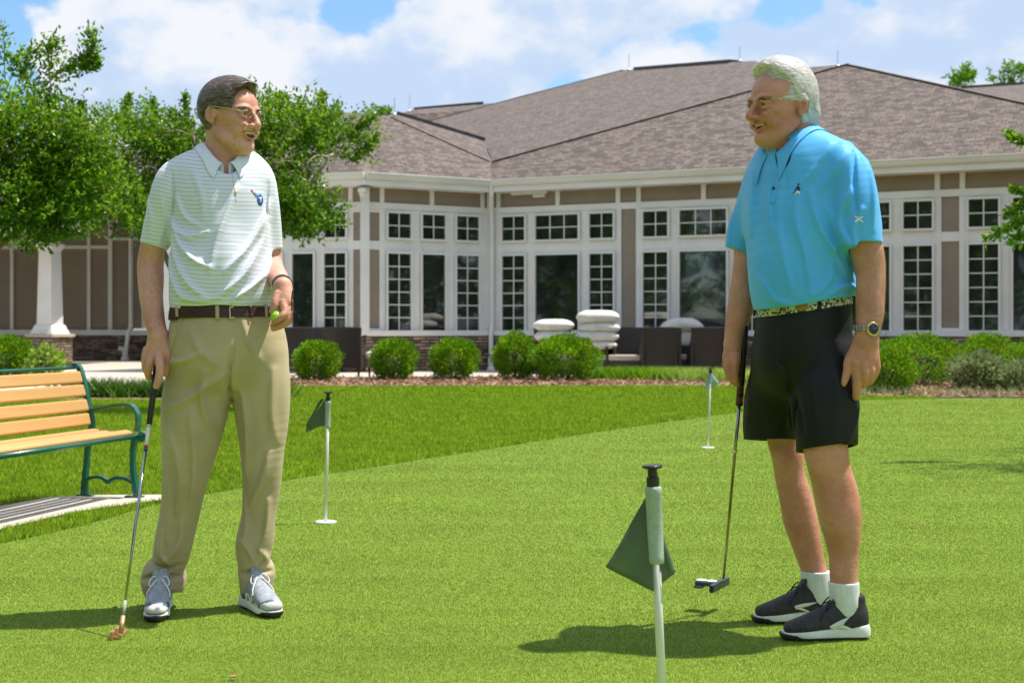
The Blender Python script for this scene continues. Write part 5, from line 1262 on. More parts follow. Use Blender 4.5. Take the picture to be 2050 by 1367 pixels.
M['striped'] = mat_striped(); M['collar_a'] = mat('pale_blue_rib_knit', (0.70, 0.75, 0.83), (0.74, 0.78, 0.86), scale=50, rough=.7, bump=.3, bscale=300, bdist=.001)
M['khaki'] = mat('khaki_twill', (0.41, 0.32, 0.18), (0.48, 0.385, 0.23), scale=6, rough=.75, bump=.25, bscale=380, bdist=.001, sheen=.1)
M['braid'] = mat_brick('brown_braided_leather', (0.06, 0.018, 0.012), (0.13, 0.045, 0.03), (0.015, 0.005, 0.004), .010, .005, .0012, .4, .6, .3)
M['brass'] = mat('brass_buckle', (0.45, 0.36, 0.16), (0.55, 0.45, 0.22), rough=.3, metal=1.0)
A_ = Man(4.90); pa = empty('person', (A_.q(430, 700)[0], 4.88, 0))
tag(pa, 'man in pale striped polo shirt and khaki trousers looking right, hand on a bronze putter', 'person')
def attach(o, root):
    "parents a world-space mesh without moving it"
    o.parent = root; o.location = Vector(o.location) - Vector(root.location); return o
PAR = None
yawA = math.radians(58); hA = Head(A_.q(458.5, 243, -.02), yawA, (1.10, 1.20), 1.17, .95, tilt=math.radians(-3))
hdA, lipsA = head_prims(hA, nose=.985, chin=-5, jowl=1, cr=83, full=2, ear=(-2, 11, 30), mb=3, ml=5)
UA = np.array([-.95, -.31, 0.0]); FAx = np.array([.31, -.95, 0.0])
neck = A_.ch([(446, 262, -.0, 34), (445, 300, .0, 33), (440, 345, .01, 38), (440, 372, .01, 46)], k=.02)
armL = A_.ch([(368, 366, -.02, 20), (344, 382, -.03, 25), (325, 425, -.02, 27), (309, 480, 0, 24.5), (301.5, 526, .02, 26), (302, 560, .0, 25.5), (303, 596, -.02, 23), (309, 640, -.05, 20.5), (316.5, 670, -.07, 18.5)], k=.012)
armR = A_.ch([(500, 372, .03, 20), (518, 388, .04, 25), (529, 425, .06, 26), (537, 480, .085, 23.5), (540, 522, .09, 24.5), (548, 545, .03, 23), (557, 558, -.05, 20.5), (565, 571, -.12, 17.5)], k=.012)
body_a = hdA + [neck, armL, armR]
# his right hand, back of the hand to the camera, round the grip
body_a += [A_.ec([(316.5, 668, -.07, 18.5, 14), (316, 690, -.075, 23, 14), (315, 712, -.08, 25.5, 12.5), (315, 722, -.08, 23, 10)], (1, 0, 0), k=.010),
           A_.ch([(320, 710, -.095, 9.5), (320.5, 728, -.125, 8.6), (320.5, 745, -.135, 8.2), (317, 761, -.135, 7.2), (312.5, 773, -.13, 6.2)], k=.004),
           A_.ch([(305, 712, -.085, 9.0), (300, 729, -.095, 8.2), (296, 744, -.088, 7.8), (299, 756, -.07, 7)], k=.004),
           A_.ch([(297, 708, -.075, 8.5), (292, 724, -.075, 7.6), (291, 738, -.06, 7.0), (297, 748, -.045, 6.3)], k=.004),
           A_.ch([(294, 700, -.065, 8), (290, 712, -.055, 7), (289, 726, -.035, 6.2), (295, 736, -.025, 6)], k=.003),
           A_.ch([(331, 690, -.075, 9), (337, 708, -.085, 8.5), (336, 727, -.085, 6.8), (333, 741, -.082, 6.4), (331.5, 750, -.08, 5.0)], k=.005)]
# his left hand closing on the ball at the hip
body_a += [A_.ec([(566, 572, -.125, 17.5, 13), (568, 590, -.14, 19, 13), (572, 606, -.15, 18, 12), (574, 614, -.15, 14, 10)], (1, 0, 0), k=.010),
           A_.ch([(556, 590, -.15, 9), (551, 604, -.165, 8), (549.5, 613, -.17, 6.9), (544.5, 623, -.17, 6.2)], k=.005),
           A_.ch([(567, 606, -.16, 9), (570, 624, -.175, 7.6), (565, 633, -.185, 7), (556, 640, -.182, 6.5), (548.5, 645, -.17, 5.6)], k=.003),
           A_.ch([(576, 610, -.15, 8.5), (578, 630, -.165, 7.4), (572, 645, -.17, 7), (560, 653, -.165, 6.4), (547.5, 658, -.15, 5.5)], k=.003),
           A_.ch([(581, 608, -.135, 7.5), (584, 626, -.14, 6.6), (580, 642, -.14, 6.4), (565, 650, -.13, 6), (546, 652, -.115, 5.4)], k=.003),
           A_.ch([(580, 602, -.12, 6.5), (581, 616, -.12, 6), (578, 630, -.11, 5.6), (568, 640, -.10, 5)], k=.003)]
# torso and legs under the clothes
body_a += [A_.ec([(442, 350, .01, 62, 40), (442, 385, .01, 82, 55), (444, 470, .01, 80, 60), (446, 560, .0, 86, 66), (452, 640, .0, 90, 62), (454, 700, .0, 92, 60)], UA, k=.02),
           A_.ch([(410, 700, .0, 45), (385, 860, .0, 36), (350, 1030, .03, 26), (326, 1180, .06, 17), (322, 1206, .06, 17)], k=.02), A_.ch([(505, 700, .02, 45), (520, 860, .03, 34), (512, 1030, .04, 24), (512, 1170, .05, 16), (513, 1200, .05, 16)], k=.02)]
def grid_axes(lohi, zst, xst=None, yst=.0026):
    return [axis_of(xst), axis_of([(lohi[0], yst), (lohi[1], None)]), axis_of(zst)]
yA = A_.D
axA = [axis_of([(A_.q(268, 0)[0], .0026), (A_.q(388, 0)[0], .0021), (A_.q(540, 0)[0], .0026), (A_.q(598, 0)[0], None)]), axis_of([(yA - .26, .0024), (yA + .15, .005), (yA + .19, None)]),
       axis_of([(0.02, .006), (.70, .0024), (1.14, .006), (1.52, .0022), (1.88, None)])]
Vb, Qb = surface(body_a, axA, smooth=1)
lip = np.clip(1 - np.maximum(np.minimum(lipsA[0].fn(*Vb.T), lipsA[1].fn(*Vb.T)), 0) / .0022, 0, 1) * .55
bodyA = attach(np_mesh('body', Vb, Qb, M['skin_a'], None, smooth=True, attrs={'lip': ('FLOAT', lip)}), pa)
face_parts(hA, None, 3)
def adopt(names_from, root):
    for o in list(COL.objects):
        if o.parent is None and o.name.split('.')[0] in names_from and o is not root: attach(o, root)
FACE = ('eye', 'teeth', 'mouth'); adopt(FACE, pa)
# hair
def hairA_prims(h):
    return [h.e((0, -12, 47), (81.5, 88, 87)), h.e((0, 20, 70), (72, 66, 62), k=18), h.e((4, 66, 96), (48, 26, 22), k=14),
            h.e((0, 112, 20), (150, 60, 86), '-', 10), h.e((0, 92, -10), (120, 74, 62), '-', 10), h.e((0, 20, -85), (130, 100, 72), '-', 10),
            h.e((88, -6, 16), (26, 25, 36), '-', 6), h.e((-88, -6, 16), (26, 25, 36), '-', 6), h.e((-4, 104, 62), (78, 62, 52), '-', 8), h.e((-50, 90, 70), (50, 50, 42), '-', 8), h.e((-62, 60, 40), (40, 44, 44), '-', 8), h.e((78, 34, 2), (40, 34, 34), '-', 5), h.e((-78, 34, 2), (40, 34, 34), '-', 5)]
hpA = hairA_prims(hA)
def hair_axes(h, e=.135): c = h.o; return [axis_of([(c[i] - e, .0028), (c[i] + e + (.05 if i == 2 else 0), None)]) for i in range(3)]
hdisp = lambda X, Y, Z: -.0018 * np.sin(X * 210 + Z * 160 + 2 * np.sin(Y * 60)) - .0012 * np.sin(Y * 330 + X * 120)
Vh, Qh = surface(hpA, hair_axes(hA), hdisp, smooth=1)
cap_a = attach(np_mesh('hair', Vh, Qh, M['cap_a'], None, smooth=True), pa)
def flowA(p):
    q = (p - hA.o) @ hA.R; f = np.stack([np.where(q[:, 0] > .0, .9, -.55) + 0 * q[:, 0], -.65 + 0 * q[:, 0], -.25 - 6 * np.clip(.06 - q[:, 2], 0, .12)], 1); return f @ hA.R.T
ro = surf_points(Vh, Qh, 9000, 3, lambda c: 1.0 * (eval_points(hdA, c) > .0005)); o = strands('hair_strands', hpA, ro, flowA, M['hair_a'], None, .032, 6, .0010, .0016, .2, 4, rise=.02); attach(o, pa)
o.parent = cap_a; o.location = (0, 0, 0)
def brows(h, mt, root, seed=1, thick=1.0):
    r = np.random.default_rng(seed)
    for s in (1, -1):
        t = r.random(170); rt = np.array([h.p(s * (12 + 38 * a), 94 - 16 * a * a, 28 + 5 * math.sin(a * 2.4) + r.normal() * 1.8 * thick) for a in t])
        hd = hdA if h is hA else hdB
        def fl(p): q = (p - h.o) @ h.R; return np.stack([np.sign(q[:, 0]) * .9, -.3 + 0 * q[:, 0], .35 + 0 * q[:, 0]], 1) @ h.R.T
        o = strands('eyebrow', hd, rt, fl, mt, None, .009, 3, .0009, .0008, .25, seed, rise=.15); attach(o, root)
brows(hA, M['brow_a'], pa)
# spectacles
mb = MB()
for s in (1, -1):
    c = [hA.p(s * (32 + 19 * math.cos(a)), 99 - 7 * max(0, math.cos(a)) ** 2, 17 + 14.5 * math.sin(a)) for a in np.linspace(0, 2 * math.pi, 25)]; mb.tube([tuple(q) for q in c], .0009, 6, cap=False)
mb.tube([tuple(hA.p(x, 100 + 3 * (1 - (x / 13) ** 2), 22)) for x in (-13, -6, 0, 6, 13)], .001, 6)
for s in (1, -1): mb.tube([tuple(q) for q in spline([hA.p(s * 50, 92, 24), hA.p(s * 66, 80, 27), hA.p(s * 78, 40, 32), hA.p(s * 82, 6, 36), hA.p(s * 83, -8, 30)], 4)], .0011, 6)
sp = attach(mb.build('spectacles', M['chrome'], None, smooth=True), pa)
for s in (1, -1):
    mb = MB(); c = [hA.p(s * (32 + 18.6 * math.cos(a)), 99 - 7 * max(0, math.cos(a)) ** 2, 17 + 14 * math.sin(a)) for a in np.linspace(0, 2 * math.pi, 24, endpoint=False)]; cc = hA.p(s * 32, 100, 17)
    mb.add([tuple(cc)] + [tuple(q) for q in c], [(0, 1 + i, 1 + (i + 1) % 24) for i in range(24)]); o = mb.build('spectacle_lens', M['lens'], None, smooth=True); o.parent = sp
# ---- shirt
shirt_a = [A_.ec([(440, 322, .01, 50, 36), (440, 342, .01, 86, 56), (442, 366, .01, 100, 68), (443, 400, .005, 100, 76), (444, 450, 0, 95, 78), (443, 500, -.005, 97, 83), (444, 550, -.012, 102, 89), (446, 588, -.012, 104, 87), (447, 606, -.005, 103, 80), (447, 622, 0, 98, 76)], UA, k=.02, n=3),
           clipped(A_.ch([(385, 335, -.02, 26), (352, 352, -.03, 31), (334, 390, -.03, 33), (320, 440, -.015, 31), (309, 484, 0, 28.5), (303, 518, .012, 28)], k=.03), [(A_.q(306, 492.5), (-.22, 0, -.97))]), clipped(A_.ch([(488, 338, .02, 26), (516, 358, .035, 30), (528, 400, .05, 31), (536, 450, .07, 28.5), (538, 490, .08, 27.5), (538, 520, .085, 27)], k=.03), [(A_.q(538, 496), (.05, 0, -1.0))])]
hemA1, hemA2 = A_.q(306, 492.5), A_.q(538, 496)
n1 = np.array([-.22, 0, -.97]); n2 = np.array([.05, 0, -1.0])
cutsA = [
         plane_cut(A_.q(447, 614), (0, 0, -1), A_.q(300, 660, -.3), A_.q(600, 600, .3))]
cutsA[0].lo, cutsA[0].hi = np.minimum(*[A_.q(335, 660, -.3), A_.q(600, 600, .3)]), np.maximum(A_.q(335, 660, -.3), A_.q(600, 600, .3))
neckhole = A_.ch([(446, 285, 0, 40), (450, 312, -.04, 36), (458, 328, -.095, 20), (464, 340, -.115, 7)], '-', .004)
foldsA = [([(352, 440), (372, 488), (405, 522), (440, 540)], .011, .012), ([(350, 468), (368, 525), (398, 572), (430, 596)], .010, .012), ([(347, 510), (358, 560), (385, 602)], .008, .010),
          ([(352, 452), (390, 478), (432, 470)], .008, .011), ([(543, 405), (532, 450), (505, 505), (470, 548)], .010, .012), ([(540, 440), (528, 500), (500, 560), (450, 600)], .009, .012),
          ([(485, 385), (468, 440), (448, 500), (440, 550)], .007, .013), ([(545, 545), (515, 580), (480, 604)], .008, .009), ([(360, 580), (400, 602), (460, 600)], .006, .009), ([(355, 350), (360, 400), (352, 440)], -.006, .006),
          ([(538, 365), (535, 410), (540, 450)], -.005, .006), ([(300, 400), (312, 440), (306, 480)], .004, .010), ([(335, 400), (338, 450), (325, 490)], .005, .008), ([(400, 350), (420, 400), (425, 450)], .004, .012), ([(365, 400), (385, 440), (420, 460)], .006, .010)]
foldsA = [(p_, a_ * 1.7, w_ * .85) for p_, a_, w_ in foldsA]
dispA = fold_disp(A_, foldsA, yc=4.9, noise=.0022, ns=28)
shp = shirt_a + [neckhole] + cutsA
axS = [axis_of([(A_.q(268, 0)[0], .0034), (A_.q(575, 0)[0], None)]), axis_of([(yA - .20, .0034), (yA + .20, None)]), axis_of([(A_.q(0, 625)[2], .0034), (A_.q(0, 300)[2], None)])]
Vs_, Qs_ = surface(shp, axS, dispA, smooth=1)
wl = np.clip((A_.q(352, 0)[0] - Vs_[:, 0]) / .02, 0, 1); wr = np.clip((Vs_[:, 0] - A_.q(533, 0)[0]) / .02, 0, 1) * (Vs_[:, 1] > 4.93)
st = Vs_[:, 2] + .10 * (Vs_[:, 0] - A_.q(443, 0)[0]) * .3 + .008 * np.cos((Vs_[:, 0] - A_.q(443, 0)[0]) * 12) - wl * (Vs_[:, 0] - A_.q(352, 0)[0]) * -.12 + .4 * dispA(*Vs_.T)
shirtA = attach(np_mesh('shirt', Vs_, Qs_, M['striped'], None, smooth=True, attrs={'stripe': ('FLOAT', st / .0138)}), pa)
collarA = collar(A_, shirt_a, dispA, A_.q(446, 300, .012), FAx, .066, .063, A_.q(0, 288)[2], .12, .050, M['collar_a'], None, .092, .016, tipw=.25, lean=.03)
collarA.parent = shirtA; collarA.location = (0, 0, 0)
def under(o, par):
    if o is not None: o.parent = par; o.location = (0, 0, 0)
    return o
under(fringe(hdA + [neck], Vb, Qb, hpA, flowA, M['hair_a'], None, .014, 21, 1500, .007, A_.q(0, 272)[2], hA), cap_a)
M['seam'] = mat('shirt_seam', (0.34, 0.38, 0.42), rough=.8)
under(patch('placket_seam', shp, [(464, 350), (469, 380), (472, 406)], [(465, 350), (470.2, 380), (473.4, 406)], M['seam'], None, 4.5, 5.1, off=.0001, th=.0002, disp=dispA), shirtA)
M['gold_button'] = mat('amber_button', (0.75, 0.5, 0.12), rough=.3); M['blue_thread'] = mat('royal_blue_thread', (0.03, 0.09, 0.42), rough=.6, scale=200); M['red_thread'] = mat('red_thread', (0.55, 0.03, 0.05), rough=.6, scale=200); M['sky_thread'] = mat('sky_blue_thread', (0.20, 0.45, 0.80), rough=.6, scale=200)
M['white_thread'] = mat('white_thread', (0.8, 0.8, 0.8), rough=.7, scale=200); M['navy_thread'] = mat('navy_thread', (0.02, 0.025, 0.06), rough=.7, scale=200)
under(patch('button', shp, [(469, 384), (472, 381), (475, 384)], [(469.5, 386), (472, 389), (475, 386)], M['gold_button'], None, 4.5, 5.1, off=.0013, n=7, m=4, disp=dispA), shirtA)
# embroidered emblem: blue disc with a white sword-like T and red and blue flames
E = lambda nm, a, b, mt, off=.0012, n=8, m=3: under(patch(nm, shp, a, b, M[mt], None, 4.5, 5.1, off=off * .35, th=.0003, n=n, m=m, disp=dispA), shirtA)
E('emblem_flame', [(503, 379), (508, 383), (513, 389)], [(502, 382), (507, 388), (513, 396)], 'red_thread'); E('emblem_flame', [(506, 383), (511, 387), (515, 392)], [(506, 385), (510, 390), (514, 396)], 'white_thread', .0016)
E('emblem_flame', [(509, 384), (514, 387), (518, 391)], [(508, 387), (512, 391), (516, 396)], 'sky_thread', .002); E('emblem_disc', [(514, 400), (516, 391), (520.5, 388.5), (525, 393), (526.5, 401)], [(514.5, 401), (517, 409), (522, 411.5), (525.5, 408), (526.5, 402)], 'blue_thread', .0022, 12, 5)
E('emblem_letter', [(517, 395.5), (524, 395)], [(517, 398.2), (524.5, 398)], 'white_thread', .0032, 4, 3); E('emblem_letter', [(520.2, 398), (521.3, 407)], [(522.3, 398), (521.9, 407)], 'white_thread', .0032, 5, 3)
# ---- trousers, belt
hipsA = [(447, 604, 0, 94, 72), (448, 618, 0, 98, 75), (452, 645, 0, 110, 82), (454, 680, 0, 117, 86), (454, 712, 0, 118, 84), (453, 730, 0, 112, 72)]
legA1 = [(400, 710, -.0, 60), (394, 790, -.0, 66), (388, 850, -.0, 61), (377, 920, .005, 53), (366, 985, .01, 43), (358, 1035, .02, 40), (344, 1105, .04, 36.5), (336, 1131, .05, 29)]
legA2 = [(510, 710, .015, 60), (521, 790, .02, 57), (525, 850, .02, 53), (523, 905, .02, 45), (520, 980, .03, 37.5), (516, 1030, .035, 33), (511, 1080, .04, 35.5), (508, 1108, .045, 33), (508, 1131, .05, 27)]
tro = [A_.ec(hipsA, UA, k=.02, n=3), A_.ch(legA1, k=.03), A_.ch(legA2, k=.012),
       A_.ec([(334, 1128, .052, 26, 27), (328, 1146, .055, 41, 38), (326, 1162, .058, 45, 44), (323, 1178, .058, 35, 40), (322, 1190, .058, 31, 38)], (1, 0, 0), k=.008), A_.ec([(508, 1128, .05, 25, 27), (514, 1143, .055, 36, 36), (514, 1158, .055, 35, 38), (513, 1173, .055, 33, 36), (513, 1180, .055, 31, 34)], (1, 0, 0), k=.008),
       A_.ch([(462, 790, -.07, 6), (466, 850, -.06, 8), (455, 930, -.03, 9)], '-', .012)]
def zcut(py, up, lo, hi, man, tilt=(0, 0)):
    p = man.q((lo[0] + hi[0]) / 2, py); a, b = man.q(lo[0], lo[1], -.35), man.q(hi[0], hi[1], .35); return plane_cut(p, (tilt[0], tilt[1], 1.0 if up else -1.0), np.minimum(a, b), np.maximum(a, b))
tro += [zcut(607, True, (320, 620), (600, 560), A_), zcut(1186, False, (270, 1230), (400, 1175), A_, (-.10, 0)), zcut(1173, False, (450, 1230), (580, 1160), A_, (.05, 0))]
foldsT = [([(338, 725), (380, 722), (430, 706)], .006, .009), ([(470, 745), (430, 772), (380, 800), (345, 815)], .007, .012), ([(480, 700), (470, 760), (466, 800)], -.008, .006), ([(428, 745), (420, 800), (432, 850)], .007, .012), ([(350, 860), (372, 940), (362, 1020)], .007, .012),
          ([(398, 830), (402, 920), (390, 1010)], .008, .013), ([(335, 900), (345, 985), (338, 1080)], .006, .009), ([(372, 1040), (362, 1090), (335, 1120)], .008, .009), ([(330, 1060), (325, 1105), (340, 1125)], .007, .008), ([(285, 1160), (320, 1150), (368, 1158)], -.010, .006), ([(312, 1132), (336, 1136), (360, 1130)], -.006, .006), ([(296, 1172), (322, 1176), (352, 1180)], .003, .004),
          ([(555, 740), (550, 820), (556, 880)], .006, .012), ([(490, 780), (500, 860), (495, 950)], .008, .011), ([(545, 900), (530, 960), (500, 1020)], .010, .011), ([(490, 1000), (495, 1050), (486, 1090)], .008, .009), ([(540, 1000), (535, 1060), (520, 1110)], .008, .009), ([(484, 1078), (500, 1100), (510, 1125)], .007, .008), ([(480, 1150), (510, 1142), (545, 1146)], -.008, .006), ([(520, 1095), (535, 1120), (520, 1135)], .007, .007),
          ([(382, 640), (362, 690), (343, 735)], -.0035, .0035), ([(486, 635), (484, 680), (482, 735)], -.0016, .0035), ([(500, 640), (510, 680), (530, 720)], .005, .010), ([(400, 660), (420, 700), (455, 730)], .004, .012)]
foldsT = [(p_, a_ * 2.2, w_ * 1.15) for p_, a_, w_ in foldsT]
dispT = fold_disp(A_, foldsT, yc=4.92, noise=.0035, ns=19, seed=3)
axT = [axis_of([(A_.q(270, 0)[0], .0040), (A_.q(592, 0)[0], None)]), axis_of([(yA - .19, .0040), (yA + .20, None)]), axis_of([(A_.q(0, 1200)[2], .0036), (.25, .0046), (A_.q(0, 600)[2], None)])]
Vt, Qt = surface(tro, axT, dispT, smooth=1)
trA = attach(np_mesh('trousers', Vt, Qt, M['khaki'], None, smooth=True), pa)
bel = [A_.ec([(447, 600, 0, 103, 80), (448, 618, 0, 106, 83), (450, 640, 0, 112, 87)], UA, k=.01, n=3), zcut(613.5, True, (320, 625), (600, 570), A_, (.02, 0)), zcut(636, False, (320, 680), (600, 630), A_, (.02, 0)), A_.ec([(447, 590, 0, 96, 72), (448, 618, 0, 99, 76), (450, 650, 0, 102, 78)], UA, '-', .002)]
axB = [axis_of([(A_.q(325, 0)[0], .0030), (A_.q(575, 0)[0], None)]), axis_of([(yA - .17, .0030), (yA + .17, None)]), axis_of([(A_.q(0, 642)[2], .0030), (A_.q(0, 605)[2], None)])]
Vw, Qw = surface(bel, axB, smooth=0); uvw = np.stack([np.arctan2(Vw[Qw][:, :, 1] - yA, Vw[Qw][:, :, 0] - A_.q(448, 0)[0]) * .17, Vw[Qw][:, :, 2]], -1)
beltA = attach(np_mesh('belt', Vw, Qw, M['braid'], None, smooth=True, uvs=uvw), pa)
# buckle, keeper and loops, pocket seam, fly
bu = [A_.ec([(447, 600, 0, 103, 80), (448, 618, 0, 106, 83), (450, 640, 0, 112, 87)], UA, k=.01, n=3)]
B2 = lambda nm, a, b, mt, par, off=.001, th=.0025, n=8, m=4: under(patch(nm, bu, a, b, M[mt], None, 4.5, 5.1, off=off, th=th, n=n, m=m), par)
for a, b in (([(458, 614), (459, 638)], [(461, 614), (462, 638)]), ([(459, 614), (468, 613)], [(459, 617), (468, 616)]), ([(460, 635.5), (469, 634.5)], [(460, 638.5), (469, 637.5)])): B2('buckle', a, b, 'brass', beltA)
B2('belt_keeper', [(499.5, 612), (501, 636)], [(503.5, 612), (505, 636)], 'braid', beltA)
for a, b in (([(431, 611), (431.5, 639)], [(438.5, 611), (439, 639)]), ([(352, 612), (353, 634)], [(357, 612), (358, 634)]), ([(529, 610), (530, 634)], [(534, 610), (535, 634)])): B2('belt_loop', a, b, 'khaki', trA)
# ---- shoes
M['shoe_grey'] = mat('grey_mesh_shoe', (0.22, 0.25, 0.28), (0.34, 0.37, 0.40), scale=60, rough=.7, bump=.4, bscale=400, bdist=.001); M['shoe_pale'] = mat('pale_suede', (0.52, 0.50, 0.46), (0.64, 0.62, 0.58), scale=20, rough=.85)
M['sole_white'] = mat('white_foam_sole', (0.66, 0.66, 0.60), (0.76, 0.76, 0.70), scale=12, rough=.6); M['sole_black'] = mat('black_rubber', (0.012, 0.012, 0.012), (0.025, 0.025, 0.025), rough=.6); M['lace_white'] = mat('white_lace', (0.72, 0.72, 0.72), rough=.8)
M['shoe_black'] = mat('black_mesh_shoe', (0.012, 0.012, 0.014), (0.035, 0.034, 0.036), scale=90, rough=.65, bump=.5, bscale=420, bdist=.001); M['lace_black'] = mat('black_lace', (0.012, 0.012, 0.016), rough=.7)
def shoe(heel, yaw, L, mats, parent, lift=0.0, laces=True, cap='toe'):
    """heel = ground point under the heel; yaw from +x; parts: sole, upper, laces"""
    upm, solem, outm, lacem, capm = mats; R = rotz(yaw); o = np.array([heel[0], heel[1], .006 + lift])
    T = lambda x, y, z: o + R @ np.array([x * L / .3, y, z]); ux = R @ np.array([0, 1.0, 0])
    up = [echain([T(.035, 0, .055), T(.09, 0, .058), (T(.16, 0, .054)), T(.22, 0, .041), T(.262, 0, .034)], [.029, .032, .037, .041, .031], [.048, .048, .038, .029, .022], ux, n=4, sq=2.2),
          echain([T(.060, 0, .05), T(.062, 0, .09), T(.060, 0, .122)], [.030, .030, .031], [.050, .047, .046], ux, k=.02), echain([T(.085, 0, .092), T(.13, 0, .079), T(.18, 0, .062)], [.025, .027, .027], [.028, .024, .015], ux, k=.015),
          echain([T(.106, 0, .146), T(.118, 0, .118), T(.15, 0, .086)], [.022, .024, .022], [.006, .008, .006], ux, k=.006)]
    hole = echain([T(.064, 0, .090), T(.062, 0, .150)], [.022, .025], [.036, .040], ux, '-', .004)
    lo, hi = o + [-.36, -.36, -.1], o + [.36, .36, .4]
    up_c = up + [hole, plane_cut(o + [0, 0, .022], (0, 0, -1), lo, hi)]
    sol = [echain([T(.035, 0, .018), T(.10, 0, .016), T(.17, 0, .016), T(.225, 0, .017), T(.268, 0, .024)], [.037, .034, .039, .043, .033], [.046, .040, .034, .028, .022], ux, n=4, sq=2.4), plane_cut(T(.10, 0, .038), R @ np.array([.085, 0, 1]), lo, hi), plane_cut(o + [0, 0, .007], (0, 0, -1), lo, hi)]
    sol2 = [echain([T(.035, 0, .014), T(.10, 0, .012), T(.17, 0, .012), T(.225, 0, .014), T(.27, 0, .024)], [.034, .031, .037, .042, .034], [.030, .026, .026, .028, .028], ux, n=4, sq=2.4), plane_cut(T(.10, 0, .009), R @ np.array([-.07, 0, 1]), lo, hi), plane_cut(o + [0, 0, -.004], (0, 0, -1), lo, hi)]
    a, b = T(-.01, 0, 0), T(.31, 0, 0); l2, h2 = np.minimum(a, b) - .06, np.maximum(a, b) + .06
    ax = [axis_of([(l2[0], .0030), (h2[0], None)]), axis_of([(l2[1], .0030), (h2[1], None)]), axis_of([(o[2] - .008, .0028), (o[2] + .15, None)])]
    t = empty('shoe', tuple(o)); t.parent = parent; t.location = Vector(o) - Vector(parent.location)
    def put_(nm, pr, mt, dsp=None):
        v, q = surface(pr, ax, dsp, smooth=1); ob = np_mesh(nm, v - o, q, mt, t, smooth=True); return ob
    put_('upper', up_c, upm); put_('midsole', sol, solem); put_('outsole', sol2, outm)
    if capm is not None:
        tc = [echain([T(.20, 0, .036), T(.24, 0, .036), T(.268, 0, .034)], [.0415, .039, .033], [.022, .024, .021], ux, n=4, sq=2.2), plane_cut(o + [0, 0, .028], (0, 0, -1), lo, hi)]; put_('toe_guard', tc, capm)
    mb = MB()
    for i in range(5):
        x = .115 + i * .018; z = .106 - i * .0125; pts = spline([T(x - .006, -.026, z - .014), T(x, -.012, z + .001), T(x + .004, .012, z + .001), T(x + .010, .026, z - .014)], 4)
        mb.tube([tuple(q - o) for q in pts], .0026, 6, flat=((0, 0, 1), .6)); pts = spline([T(x - .006, .026, z - .014), T(x, .012, z + .002), T(x + .004, -.012, z + .002), T(x + .010, -.026, z - .014)], 4); mb.tube([tuple(q - o) for q in pts], .0026, 6, flat=((0, 0, 1), .6))
    for sg in (1, -1):
        pts = spline([T(.116, 0, .118), T(.126, sg * .022, .124), T(.142, sg * .034, .104), T(.146, sg * .022, .096), T(.124, sg * .004, .114)], 5); mb.tube([tuple(q - o) for q in pts], .0022, 6); pts = spline([T(.118, 0, .118), T(.142, sg * .016, .108), T(.166, sg * .036, .080), T(.176, sg * .038, .062)], 5); mb.tube([tuple(q - o) for q in pts], .0022, 6)
    mb.build('laces', lacem, t, smooth=True); return t, up_c
sa1, ua1 = shoe(((322 - 1025) / F * 4.97 + .01, 4.965, 0), math.radians(-82), .29, (M['shoe_grey'], M['sole_white'], M['sole_black'], M['lace_white'], M['shoe_pale']), pa)
sa2, ua2 = shoe(((492 - 1025) / F * 4.98, 4.985, 0), math.radians(-58), .275, (M['shoe_grey'], M['sole_white'], M['sole_black'], M['lace_white'], M['shoe_pale']), pa)
M['letter_white'] = mat('white_reflective_print', (0.70, 0.70, 0.66), rough=.4)
for px0 in (0, 13):   # the side letter on the grey shoe
    pass
def shoe_mark(pr, strips, mt, t, d0, d1, off=.0015, nm='side_mark'):
    for a, b in strips:
        o = patch(nm, pr, a, b, mt, None, d0, d1, off=off, th=.001, n=10, m=3)
        if o is not None: o.parent = t; o.location = -Vector(t.matrix_world.translation) if False else -(Vector(t.location) + Vector(t.parent.location))
shoe_mark(ua2, [([(492, 1186), (494, 1207)], [(495, 1186), (497, 1207)]), ([(495, 1187), (502, 1206)], [(498, 1187), (505, 1206)]), ([(503, 1188), (503, 1206)], [(506, 1188), (506, 1206)])], M['letter_white'], sa2, 4.6, 5.1)
M['slate_panel'] = mat('slate_mesh_panel', (0.05, 0.085, 0.13), (0.09, 0.14, 0.19), scale=90, rough=.7)
shoe_mark(ua1, [([(284, 1222), (290, 1211), (301, 1206)], [(287, 1228), (299, 1224), (310, 1222)]), ([(326, 1207), (337, 1205), (343, 1212)], [(325, 1221), (337, 1223), (344, 1224)])], M['slate_panel'], sa1, 4.4, 5.1, nm='mesh_panel', off=.0008)
shoe_mark(ua2, [([(517, 1211), (530, 1203), (545, 1200)], [(520, 1221), (535, 1215), (557, 1209)]), ([(484, 1190), (488, 1185)], [(486, 1206), (493, 1206)])], M['slate_panel'], sa2, 4.4, 5.1, nm='mesh_panel', off=.0008)
# wrist watch of the left arm
wn = A_.q(566, 573, -.13) - A_.q(557, 558, -.05); band('watch_strap', A_.q(565, 570, -.112), wn, .0315, .0315, (1, 0, 0), .018, .003, M['sole_black'], None, bevel=.001)
adopt(('watch_strap',), pa); ws = [o for o in pa.children if o.name.startswith('watch_strap')][0]
mb = MB(); c = A_.q(549, 572, -.125); mb.lathe(tuple(c), [(.016, -.004), (.018, 0), (.018, .004), (.015, .006)], 20, axis=(-.8, -.5, .2)); o = mb.build('watch_case', M['chrome'], None, smooth=False, bevel=.0008); under(o, ws)
